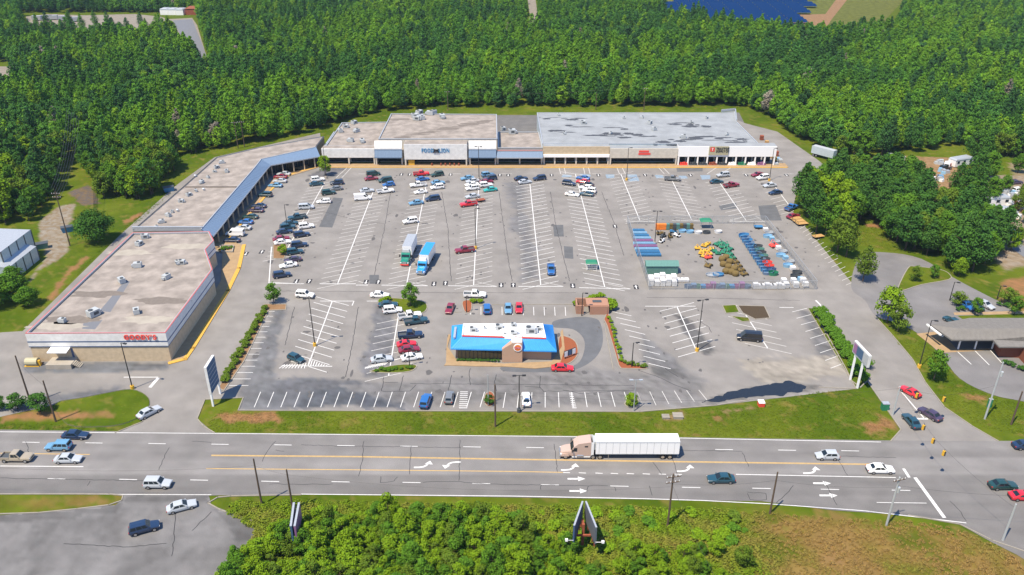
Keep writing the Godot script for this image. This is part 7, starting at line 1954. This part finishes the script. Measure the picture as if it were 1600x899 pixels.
func broadleaf_crown(seed_: int, h: float, r: float, clumps: int, per: int, leaf: float) -> ArrayMesh:
	var q := RandomNumberGenerator.new(); q.seed = seed_
	var st := ST()
	var base := h * 0.22
	for i in clumps:
		var t := (i + 0.5) / clumps
		var a := i * 2.39996 + q.randf_range(-0.5, 0.5)
		var lev := q.randf()
		var prof := sin(PI * pow(lev * 0.92 + 0.06, 0.8)) * 0.9 + 0.1
		var rad := r * prof * sqrt(q.randf_range(0.25, 1.0)) * 0.8
		var cr := r * q.randf_range(0.24, 0.42)
		var c := Vector3(cos(a) * rad, base + (h - base - cr * 0.7) * lev + 0.2, sin(a) * rad)
		clump_leaves(st, q, c, Vector3(cr, cr * 0.8, cr), per, leaf, q.randf_range(0.74, 1.2))
	return mesh_of(st)

func pine_crown(seed_: int, h: float, r: float, tiers: int, per: int, leaf: float) -> ArrayMesh:
	var q := RandomNumberGenerator.new(); q.seed = seed_
	var st := ST()
	for i in tiers:
		var t := i / float(tiers - 1)
		var y := lerpf(h * 0.3, h * 0.97, t)
		var rr := r * (1.0 - pow(t, 1.7) * 0.88) * (0.6 + 0.4 * minf(1, t * 4.0))
		var n := int(lerpf(5, 2, t))
		for k in n:
			var a := TAU * k / n + q.randf_range(-0.6, 0.6) + i * 1.3
			var c := Vector3(cos(a) * rr * q.randf_range(0.35, 0.85), y + q.randf_range(-0.4, 0.4), sin(a) * rr * q.randf_range(0.35, 0.85))
			clump_leaves(st, q, c, Vector3(rr * 0.45 + 0.3, rr * 0.26 + 0.35, rr * 0.45 + 0.3), per, leaf, q.randf_range(0.78, 1.22))
	return mesh_of(st)

func trunk_mesh(h: float, r: float, seed_: int, limbs := 5, spread := 0.4) -> ArrayMesh:
	var q := RandomNumberGenerator.new(); q.seed = seed_
	var st := ST()
	tube(st, Vector3.ZERO, Vector3(0, h * 0.5, 0), r, r * 0.7, 7, false)
	tube(st, Vector3(0, h * 0.5, 0), Vector3(q.randf_range(-0.2, 0.2), h * 0.92, 0), r * 0.7, r * 0.2, 6, false)
	for i in limbs:
		var a := TAU * i / limbs + q.randf()
		var y := h * q.randf_range(0.3, 0.7)
		tube(st, Vector3(0, y, 0), Vector3(cos(a) * h * spread * 0.7, y + h * 0.18, sin(a) * h * spread * 0.7), r * 0.4, r * 0.1, 5, false)
	return mesh_of(st)

func plant(called: String, label: String, cat: String, crown: Mesh, trunk: Mesh, m: Material, at: Vector3, s: Vector3, turn: float, group: String) -> Node3D:
	var t := thing(called, label, cat, at, turn, group)
	t.scale = s
	put("trunk" if cat == "tree" else "stem", trunk, M.bark, t)
	put("crown" if cat == "tree" else "foliage", crown, m, t)
	return t

func in_any(p: Vector2, polys: Array) -> bool:
	for q in polys:
		if Geometry2D.is_point_in_polygon(p, q): return true
	return false

func build_vegetation() -> void:
	var greens := [leaf_material("leaf_mid", lin(0.088, 0.195, 0.018)), leaf_material("leaf_bright", lin(0.165, 0.275, 0.014)), leaf_material("leaf_dark", lin(0.055, 0.14, 0.022)), leaf_material("leaf_olive", lin(0.115, 0.185, 0.02))]
	var pines := [leaf_material("needle_dark", lin(0.052, 0.138, 0.026)), leaf_material("needle_mid", lin(0.06, 0.145, 0.026)), leaf_material("needle_blue", lin(0.05, 0.128, 0.034))]
	var white_leaf := leaf_material("leaf_forest", Color.WHITE)
	# forest prototypes
	var bl := []
	var pn := []
	for i in 4: bl.append(broadleaf_crown(100 + i, 1.0 * 10.5, 3.4, 36, 50, 0.32))
	for i in 4: pn.append(pine_crown(200 + i, 14.0, 3.0, 13, 40, 0.30))
	var btr := trunk_mesh(10.5, 0.2, 5)
	var ptr := trunk_mesh(14.0, 0.18, 6, 4, 0.15)
	var forest := pv([-332.56, -229.52, -148.68, -229.52, -150.82, -247.66, -155.19, -263.21, -161.41, -283.29, -174.25, -311.90, -171.72, -311.90, -155.81, -283.29, -144.81, -264.47, -133.81, -251.11, -123.28, -251.11, -118.18, -257.04, -119.89, -276.31, -129.93, -295.09, -123.99, -297.39, -105.64, -309.40, -86.39, -324.06, -72.86, -342.91, -57.30, -359.41, -29.19, -367.07, 102.43, -368.19, 109.74, -362.66, 113.67, -329.52, 118.26, -311.07, 121.83, -298.17, 126.87, -292.06, 157.35, -301.31, 176.88, -311.07, 181.93, -292.06, 205.59, -299.73, 400.58, -307.75, 2122.58, -1033.35, -2274.20, -1033.35])
	var open := [pv([-371.92, -640.25, -236.68, -640.25, -165.50, -453.19, -165.46, -440.53, -223.36, -549.97, -223.65, -536.44, -311.89, -536.44]), pv([-359.08, -463.12, -277.21, -463.12, -236.00, -385.72, -298.25, -376.19]), pv([17.66, -1097.08, 30.50, -1097.08, 21.25, -640.25, 15.48, -532.06, 8.15, -532.06]), pv([117.38, -788.70, 366.80, -788.70, 244.17, -536.44, 202.61, -540.88, 166.66, -545.39, 139.73, -573.98, 110.08, -605.44])]
	var placed := []
	var q := RandomNumberGenerator.new(); q.seed = 77
	var z := -215.0
	while z > -860.0:
		var step := 3.5 if z > -700 else 5.5
		var half := absf(z) * 0.70 + 30.0
		var x := -half
		while x < half:
			var p := Vector2(x + q.randf_range(-2.2, 2.2), z + q.randf_range(-2.2, 2.2))
			x += step
			if not Geometry2D.is_point_in_polygon(p, forest) or in_any(p, open): continue
			var mix := noise_a.get_noise_2d(p.x * 0.35, p.y * 0.35) + q.randf_range(-0.35, 0.35)
			placed.append([p, mix > -0.05, q.randf_range(0.52, 0.88) + 0.34 * q.randf() * q.randf() + 0.25 * noise_b.get_noise_2d(p.x * 0.25, p.y * 0.25), q.randf() * TAU, q.randi() % 4, mix])
		z -= step
	for e in pv([-315.54, -559.35, -314.05, -569.02, -304.59, -579.01, -295.68, -564.15, -283.82, -573.98, -272.90, -569.02, -265.22, -559.35, -248.40, -564.15, -239.31, -549.97, -239.98, -569.02, -231.86, -554.63, -224.11, -540.88, -346.12, -584.12, -331.38, -569.02, -283.48, -554.63, -253.86, -554.63]):
		placed.append([e, true, q.randf_range(0.7, 0.95), q.randf() * TAU, q.randi() % 4, 0.1])
	placed.sort_custom(func(a, b): return a[0].y > b[0].y)
	# the forest's front ranks stand as single trees
	var front_count := 0
	var rest := {}
	for e in placed:
		var p: Vector2 = e[0]
		var visible_x := absf(p.x) < absf(p.y) * 0.66 + 8.0
		if front_count < 296 and visible_x and p.y > -372.0:
			front_count += 1
			var side := "left of the shop row" if p.x < -70 else ("behind the stores" if p.x < 110 else "right of the stores")
			if e[1]: plant("pine_tree", "dark pine in the forest's front ranks " + side, "tree", pn[e[4]], ptr, pines[e[4] % 3], v3(p, 0), Vector3.ONE * e[2], e[3], "front rank pines " + side)
			else: plant("broadleaf_tree", "leafy green tree in the forest's front ranks " + side, "tree", bl[e[4]], btr, greens[e[4]], v3(p, 0), Vector3.ONE * e[2] * 1.05, e[3], "front rank leafy trees " + side)
		else:
			var key := [e[1], e[4]]
			if not rest.has(key): rest[key] = []
			rest[key].append(e)
	for key in rest:
		var mm := MultiMesh.new()
		mm.transform_format = MultiMesh.TRANSFORM_3D
		mm.use_colors = true
		mm.mesh = pn[key[1]] if key[0] else bl[key[1]]
		var list: Array = rest[key]
		mm.instance_count = list.size()
		for i in list.size():
			var e: Array = list[i]
			var s: float = e[2]
			mm.set_instance_transform(i, Transform3D(Basis(Vector3.UP, e[3]).scaled(Vector3(s, s * q.randf_range(0.85, 1.15), s)), v3(e[0], -0.3)))
			var k := q.randf_range(0.8, 1.25)
			var c := Color(0.084, 0.212, 0.024) if key[0] else Color(0.118, 0.262, 0.022)
			var stand := noise_a.get_noise_2d(e[0].x * 0.22 + 300.0, e[0].y * 0.4)
			c = c.lerp(Color(0.14, 0.29, 0.02) if stand > 0 else Color(0.048, 0.14, 0.034), clampf(absf(stand) * 2.6, 0, 0.75))
			if q.randf() < 0.004: c = Color(0.26, 0.23, 0.19)
			elif q.randf() < 0.08: c = Color(0.17, 0.31, 0.022)
			elif q.randf() < 0.15: c = Color(0.045, 0.12, 0.034)
			mm.set_instance_color(i, Color(c.r * k, c.g * k, c.b * k))
		var o := MultiMeshInstance3D.new()
		o.multimesh = mm
		o.material_override = white_leaf
		o.name = numbered("pine_forest" if key[0] else "broadleaf_forest")
		add_child(o)
		tag(o, "dense mass of %s filling the land behind the shopping centre" % ("pines" if key[0] else "leafy trees"), "forest", "", "stuff")
	# right-hand grove
	var lb := []
	for i in 3: lb.append(broadleaf_crown(400 + i, 10.0, 4.0, 40, 90, 0.26))
	var lt := trunk_mesh(10.0, 0.22, 9)
	var cone := []
	for i in 2: cone.append(pine_crown(420 + i, 12.0, 3.6, 15, 70, 0.26))
	var grove := pv([110.49, -265.74, 122.29, -273.60, 133.12, -267.03, 135.37, -257.04, 131.88, -239.91, 136.70, -233.07, 140.79, -225.57, 140.37, -213.91, 137.21, -205.27, 131.23, -198.36, 124.43, -195.23, 119.56, -197.57, 117.53, -204.43, 114.05, -208.66, 110.45, -213.02, 109.93, -224.60, 107.97, -233.07, 111.03, -246.53, 106.42, -251.11])
	var count := 0
	for zz in 30:
		for xx in 40:
			var p := Vector2(80 + xx * 4.6 + q.randf_range(-1.4, 1.4), -285 + zz * 4.6 + q.randf_range(-1.4, 1.4))
			if not Geometry2D.is_point_in_polygon(p, grove): continue
			count += 1
			var pine := q.randf() < 0.35
			plant("pine_tree" if pine else "broadleaf_tree", "dark pine in the grove right of the lot" if pine else "leafy tree in the grove right of the lot", "tree", cone[count % 2] if pine else lb[count % 3], lt, pines[count % 2] if pine else greens[[0, 2, 2, 3, 0, 2][count % 6]], v3(p, 0), Vector3.ONE * q.randf_range(0.85, 1.25), q.randf() * TAU, "grove pines" if pine else "grove leafy trees")
	# row of trees along the lot's right side
	var side := [[Vector3(92.92, 0, -243.74), 1.25, 2, true], [Vector3(97.49, 0, -247.66), 1.15, 1, false], [Vector3(92.37, 0, -235.67), 1.2, 2, true], [Vector3(97.25, 0, -238.31), 1.25, 1, false], [Vector3(101.83, 0, -241.00), 1.3, 1, false], [Vector3(103.94, 0, -236.72), 1.2, 1, false], [Vector3(90.81, 0, -223.15), 1.05, 2, true], [Vector3(93.18, 0, -221.73), 1.15, 0, true], [Vector3(97.63, 0, -224.60), 1.2, 1, false], [Vector3(103.68, 0, -229.52), 1.1, 0, false], [Vector3(92.27, 0, -209.52), 1.05, 3, true], [Vector3(93.72, 0, -206.53), 1.0, 3, true], [Vector3(92.60, 0, -191.43), 0.85, 3, true], [Vector3(105.71, 0, -258.25), 1.15, 0, false], [Vector3(99.67, 0, -258.25), 0.9, 1, false], [Vector3(155.82, 0, -247.66), 0.9, 0, false], [Vector3(144.93, 0, -243.74), 1.1, 2, true], [Vector3(144.88, 0, -236.72), 1.15, 2, true], [Vector3(146.39, 0, -252.28), 1.0, 2, true], [Vector3(153.54, 0, -233.07), 0.5, 0, false], [Vector3(143.91, 0, -219.85), 0.5, 0, false], [Vector3(147.16, 0, -216.16), 0.5, 3, false], [Vector3(158.05, 0, -230.53), 0.6, 0, false], [Vector3(166.11, 0, -258.25), 0.6, 0, false], [Vector3(169.47, 0, -253.45), 0.5, 3, false], [Vector3(168.55, 0, -277.68), 1.1, 2, true], [Vector3(155.33, 0, -258.25), 1.2, 2, true], [Vector3(167.33, 0, -270.94), 1.0, 0, false], [Vector3(160.89, 0, -241.00), 0.7, 3, false], [Vector3(142.38, 0, -210.82), 0.6, 1, false], [Vector3(119.25, 0, -194.46), 0.55, 1, false], [Vector3(144.27, 0, -238.31), 1.1, 0, false], [Vector3(172.36, 0, -292.06), 1.1, 2, false], [Vector3(145.61, 0, -233.07), 0.6, 0, false], [Vector3(181.17, 0, -277.68), 0.7, 0, false]]
	for i in side.size():
		var e: Array = side[i]
		plant("pine_tree" if e[3] else "broadleaf_tree", ("feathery evergreen" if e[3] else "bright leafy tree") + " in the line between lot and grove", "tree", cone[i % 2] if e[3] else lb[i % 3], lt, greens[e[2]], e[0], Vector3(e[1] * 0.95, e[1], e[1] * 0.95), i * 1.1, "evergreens along the lot" if e[3] else "leafy trees along the lot")
	# single trees with places of their own
	var small := []
	for i in 3: small.append(broadleaf_crown(440 + i, 5.0, 2.1, 26, 70, 0.17))
	var stt := trunk_mesh(5.0, 0.1, 12)
	var one := broadleaf_crown(450, 10.5, 6.0, 70, 110, 0.27)
	plant("broadleaf_tree", "big round dark green tree alone on the grass left", "tree", one, lt, greens[2], Vector3(-121.12, 0, -217.07), Vector3.ONE * 0.95, 0.4, "")
	for e in [[Vector3(-125.95, 0, -180.72), 1.0, "bushy green tree at the left edge beside the department store"], [Vector3(-120.49, 0, -178.02), 0.7, "smaller bushy tree hugging the department store corner"], [Vector3(-128.09, 0, -177.35), 1.0, "bushy tree cut by the left edge"], [Vector3(-130.45, 0, -189.58), 0.7, "pale green sapling above the bushy left edge trees"]]:
		plant("broadleaf_tree", e[2], "tree", lb[1], lt, greens[0], e[0], Vector3(1.1, 0.75, 1.1) * e[1], 1.0, "")
	for e in [[Vector3(-25.18, 0, -177.68), 1.1, 2, "young upright tree on the island behind the lower row", 0], [Vector3(-59.72, 0, -179.36), 1.0, 1, "small tree at the top of the left hedge bed", 0], [Vector3(-66.27, 0, -274.28), 1.3, 0, "small tree beside the lamp post at the corner store", 1], [Vector3(89.97, 0, -169.36), 1.7, 0, "full green tree at the bend of the right drive", 1], [Vector3(90.92, 0, -165.42), 1.3, 1, "lighter tree just below the full green drive tree", 3],
			[Vector3(89.92, 0, -144.95), 1.25, 2, "small round tree on the lawn before the bank", 0], [Vector3(111.24, 0, -178.35), 1.0, 1, "pale flowering shrub left of the bank cars", 3], [Vector3(124.25, 0, -179.36), 1.1, 2, "pale flowering shrub right of the bank cars", 3], [Vector3(113.07, 0, -173.44), 0.8, 0, "tiny tree on the bank's front walk", 0], [Vector3(122.76, 0, -173.44), 0.9, 1, "tiny tree at the right end of the bank lawn", 0],
			[Vector3(106.29, 0, -191.43), 0.8, 1, "pale sapling on the kerbed lawn island", 3], [Vector3(112.05, 0, -193.32), 0.7, 0, "sapling at the back of the kerbed lawn island", 0], [Vector3(-64.52, 0, -208.23), 0.8, 2, "bushy shrub on the island among the first row", 1], [Vector3(-4.69, 0, -136.10), 0.6, 1, "shrub on the small round island at the verge", 2], [Vector3(24.17, 0, -135.66), 0.75, 0, "round green bush at the foot of the pale lamp post", 1],
			[Vector3(-99.61, 0, -134.34), 1.0, 1, "middle shrub of the three at the left drive", 2], [Vector3(-94.54, 0, -133.26), 1.15, 0, "largest shrub of the three at the left drive", 2], [Vector3(-102.97, 0, -134.34), 0.8, 2, "shrub at the left edge by the drive", 2], [Vector3(77.15, 0, -149.69), 0.8, 1, "shrub at the foot of the right pylon sign", 0]]:
		var low: bool = "shrub" in e[3] or "bush" in e[3]
		plant("shrub" if low else "small_tree", e[3], "shrub" if low else "tree", small[e[2]], stt, greens[e[4]], e[0] + Vector3(0, 0.05, 0), Vector3(1.0, 0.75 if low else 1.15, 1.0) * e[1], e[1] * 3.0, "")
	# hedges
	var hb := broadleaf_crown(470, 1.5, 1.0, 14, 60, 0.13)
	var hst := trunk_mesh(1.2, 0.05, 14)
	var hedge := func(a: Vector3, b: Vector3, n: int, wide: float, m: Material, label: String, group: String, s: float) -> void:
		for i in n:
			var p := a.lerp(b, i / float(n - 1)) + Vector3(q.randf_range(-wide, wide), 0.12, q.randf_range(-wide, wide))
			plant("hedge_shrub", label, "shrub", hb, hst, m, p, Vector3(1, 0.85, 1) * s * q.randf_range(0.8, 1.2), q.randf() * TAU, group)
	hedge.call(Vector3(-61.22, 0, -143.49), Vector3(-61.07, 0, -176.03), 40, 0.5, greens[3], "low shrub in the hedge strip by the left drive", "left hedge shrubs", 0.85)
	hedge.call(Vector3(75.28, 0, -174.08), Vector3(74.68, 0, -144.70), 56, 1.1, greens[0], "low shrub in the hedge strip by the right drive", "right hedge shrubs", 1.25)
	hedge.call(Vector3(-9.95, 0, -179.36), Vector3(-7.71, 0, -179.36), 5, 0.1, greens[1], "clipped shrub in the short hedge behind the restaurant", "short hedge shrubs", 0.7)
	hedge.call(Vector3(15.64, 0, -178.02), Vector3(22.38, 0, -181.75), 10, 0.3, greens[1], "shrub against the back of the dumpster enclosure", "enclosure shrubs", 1.0)
	hedge.call(Vector3(24.51, 0, -177.35), Vector3(24.61, 0, -175.38), 3, 0.2, greens[1], "tall shrub beside the dumpster enclosure", "enclosure side shrubs", 1.5)
	hedge.call(Vector3(23.50, 0, -170.91), Vector3(24.32, 0, -152.02), 12, 0.2, greens[1], "yellow green shrub in the long bed right of the drive-through", "long bed shrubs", 0.6)
	hedge.call(Vector3(24.62, 0, -150.98), Vector3(29.07, 0, -149.69), 7, 0.4, greens[3], "low plant in the mulch bed around the lamp post", "mulch bed plants", 0.55)
	hedge.call(Vector3(-29.40, 0, -148.17), Vector3(-22.31, 0, -149.18), 9, 0.3, greens[0], "low plant on the pointed planting island", "pointed island plants", 0.55)
	hedge.call(Vector3(-33.07, 0, -179.36), Vector3(-31.33, 0, -180.72), 4, 0.2, greens[1], "shrub at the tree island's tip", "tree island shrubs", 0.8)
	hedge.call(Vector3(-11.89, 0, -152.28), Vector3(-3.11, 0, -152.02), 14, 0.05, greens[2], "planter shrub under the restaurant windows", "window shrubs", 0.42)
	hedge.call(Vector3(109.79, 0, -175.06), Vector3(112.66, 0, -177.68), 4, 0.4, greens[2], "low shrub in the bank's left parking bed", "bank bed shrubs", 0.7)
	hedge.call(Vector3(121.77, 0, -178.02), Vector3(124.98, 0, -176.03), 5, 0.4, greens[2], "low shrub in the bank's right parking bed", "bank right bed shrubs", 0.7)
	hedge.call(Vector3(-82.92, 0, -210.38), Vector3(-80.36, 0, -212.13), 5, 0.3, greens[0], "plant in the concrete planter by the department store", "planter plants", 0.7)
	hedge.call(Vector3(108.45, 0, -151.24), Vector3(111.10, 0, -148.42), 5, 0.3, greens[2], "shrub along the bank's brick front", "bank front shrubs", 0.8)
	# near thicket
	var tb := []
	for i in 4: tb.append(broadleaf_crown(500 + i, 4.6, 2.0, 26, 110, 0.14))
	var tt := trunk_mesh(4.6, 0.08, 15, 6)
	var thick := pv([-44.50, -89.73, -43.72, -93.59, -41.27, -97.39, -37.86, -100.23, -33.85, -101.11, -25.53, -101.99, -17.11, -102.73, -7.48, -102.73, 0.00, -100.81, 7.24, -97.67, 10.63, -94.65, 14.23, -95.19, 20.33, -95.19, 26.48, -95.46, 31.68, -96.01, 35.57, -95.19, 37.34, -90.36, 34.11, -78.23, -41.29, -78.23])
	var nth := 0
	for zz in 14:
		for xx in 60:
			var p := Vector2(-45 + xx * 1.75 + q.randf_range(-0.7, 0.7), -108 + zz * 1.9 + q.randf_range(-0.7, 0.7))
			if not Geometry2D.is_point_in_polygon(p, thick) or nth >= 292: continue
			if q.randf() < (0.3 if p.x > 8 else 0.14): continue
			nth += 1
			var lowk := 1.0 if p.x < 2 else 0.72
			plant("thicket_sapling", "leafy sapling in the dense thicket along the near verge", "tree", tb[nth % 4], tt, greens[[1, 0, 1, 1, 3, 0][nth % 6]], v3(p, 0), Vector3(1, q.randf_range(0.7, 1.3), 1) * q.randf_range(0.55, 1.15) * lowk, q.randf() * TAU, "thicket saplings")
	var strip_ := pv([-34.72, -105.01, 0.00, -105.01, 21.66, -104.70, 32.36, -104.09, 39.56, -102.73, 37.38, -96.28, 31.80, -96.56, 14.31, -96.01, 7.27, -98.37, 0.00, -101.69, -17.22, -103.79, -34.21, -102.73])
	for i in 240:
		var p := Vector2(q.randf_range(-36, 42), q.randf_range(-110, -92))
		if not Geometry2D.is_point_in_polygon(p, strip_): continue
		var s := q.randf_range(0.5, 1.25)
		plant("verge_shrub", "low wild shrub on the weedy verge between road and thicket", "shrub", hb, hst, greens[[1, 0, 1, 3][i % 4]], v3(p, 0), Vector3(s * 1.2, s * 0.8, s * 1.2), q.randf() * TAU, "verge shrubs")
	# low weeds on the verge and in the dry field
	var weeds := MultiMesh.new()
	weeds.transform_format = MultiMesh.TRANSFORM_3D
	weeds.use_colors = true
	var wst := ST()
	var wq := RandomNumberGenerator.new(); wq.seed = 4
	clump_leaves(wst, wq, Vector3(0, 0.18, 0), Vector3(0.36, 0.2, 0.36), 22, 0.1, 1.0)
	weeds.mesh = mesh_of(wst)
	var spots := []
	var verge := pv([-51.07, -106.88, -36.31, -107.20, 21.81, -105.79, 42.23, -104.70, 53.61, -103.18, 66.35, -102.88, 73.90, -100.81, 78.19, -96.97, 81.00, -91.12, 74.22, -79.29, -42.54, -79.29, -42.15, -100.52])
	for i in 34000:
		var p := Vector2(q.randf_range(-48, 85), q.randf_range(-112, -84))
		if not Geometry2D.is_point_in_polygon(p, verge): continue
		var green := noise_a.get_noise_2d(p.x * 2.0, p.y * 2.0) + noise_b.get_noise_2d(p.x, p.y) * 0.7
		var east := clampf((p.x - 36.0) / 8.0, 0, 1)
		if q.randf() < 0.25 + 0.35 * east: continue
		spots.append([p, q.randf_range(0.6, 1.7) * lerpf(1.15, 0.75, east), Color(0.15, 0.235, 0.014).lerp(Color(0.32, 0.215, 0.07), clampf(east * 0.85 - green * 0.6 + 0.12, 0, 1))])
	weeds.instance_count = spots.size()
	for i in spots.size():
		weeds.set_instance_transform(i, Transform3D(Basis(Vector3.UP, q.randf() * TAU).scaled(Vector3.ONE * spots[i][1]), v3(spots[i][0], 0)))
		weeds.set_instance_color(i, spots[i][2])
	# mown grass tufts on the verge between lot and highway and on the islands
	var lawn := MultiMesh.new()
	lawn.transform_format = MultiMesh.TRANSFORM_3D
	lawn.use_colors = true
	lawn.mesh = weeds.mesh
	var mown := [pv([-60.20, -128.43, -58.71, -134.34, -54.90, -133.26, 25.59, -132.83, 41.39, -134.78, 49.50, -136.10, 64.05, -140.65, 71.88, -140.89, 75.22, -127.62, 71.43, -124.44, 24.64, -126.02, -49.56, -127.02, -58.30, -127.22]), pv([-107.78, -129.05, -93.06, -129.67, -77.26, -128.03, -78.15, -127.22, -107.17, -128.03]), pv([-91.83, -136.10, -83.56, -139.50, -79.40, -140.65, -75.86, -138.81, -73.80, -134.34, -76.89, -130.08, -86.97, -130.08]), pv([88.39, -160.47, 90.05, -152.28, 88.71, -143.49, 88.72, -134.78, 91.17, -128.43, 98.56, -126.02, 104.21, -136.10, 99.12, -138.81, 95.28, -144.46, 95.48, -153.60, 94.08, -163.35]), pv([104.05, -230.53, 115.72, -225.57, 116.24, -209.52, 105.87, -210.82, 100.59, -216.16]), pv([-116.26, -180.72, -118.06, -209.52, -117.80, -230.53, -114.34, -258.25, -114.90, -233.07, -117.65, -225.57, -116.48, -187.75])]
	var blades := []
	for poly in mown:
		var rr := Rect2(poly[0], Vector2.ZERO)
		for p in poly: rr = rr.expand(p)
		for i in int(rr.get_area() * 5.0):
			var p := rr.position + Vector2(q.randf() * rr.size.x, q.randf() * rr.size.y)
			if Geometry2D.is_point_in_polygon(p, poly): blades.append(p)
	lawn.instance_count = blades.size()
	for i in blades.size():
		var p: Vector2 = blades[i]
		var c := ground_tint(p.x, p.y) * q.randf_range(0.8, 1.25)
		lawn.set_instance_transform(i, Transform3D(Basis(Vector3.UP, q.randf() * TAU).scaled(Vector3(0.7, 0.32, 0.7) * q.randf_range(0.6, 1.2)), v3(p, 0.0)))
		lawn.set_instance_color(i, Color(c.r, c.g, c.b))
	var lo := MultiMeshInstance3D.new()
	lo.multimesh = lawn
	lo.material_override = white_leaf
	lo.name = "mown_grass"
	add_child(lo)
	tag(lo, "short mown grass on the verges and lawns", "grass", "", "stuff")
	var wo := MultiMeshInstance3D.new()
	wo.multimesh = weeds
	wo.material_override = white_leaf
	wo.name = "verge_weeds"
	add_child(wo)
	tag(wo, "rough weeds and dry grass covering the near verge and field", "weeds", "", "stuff")
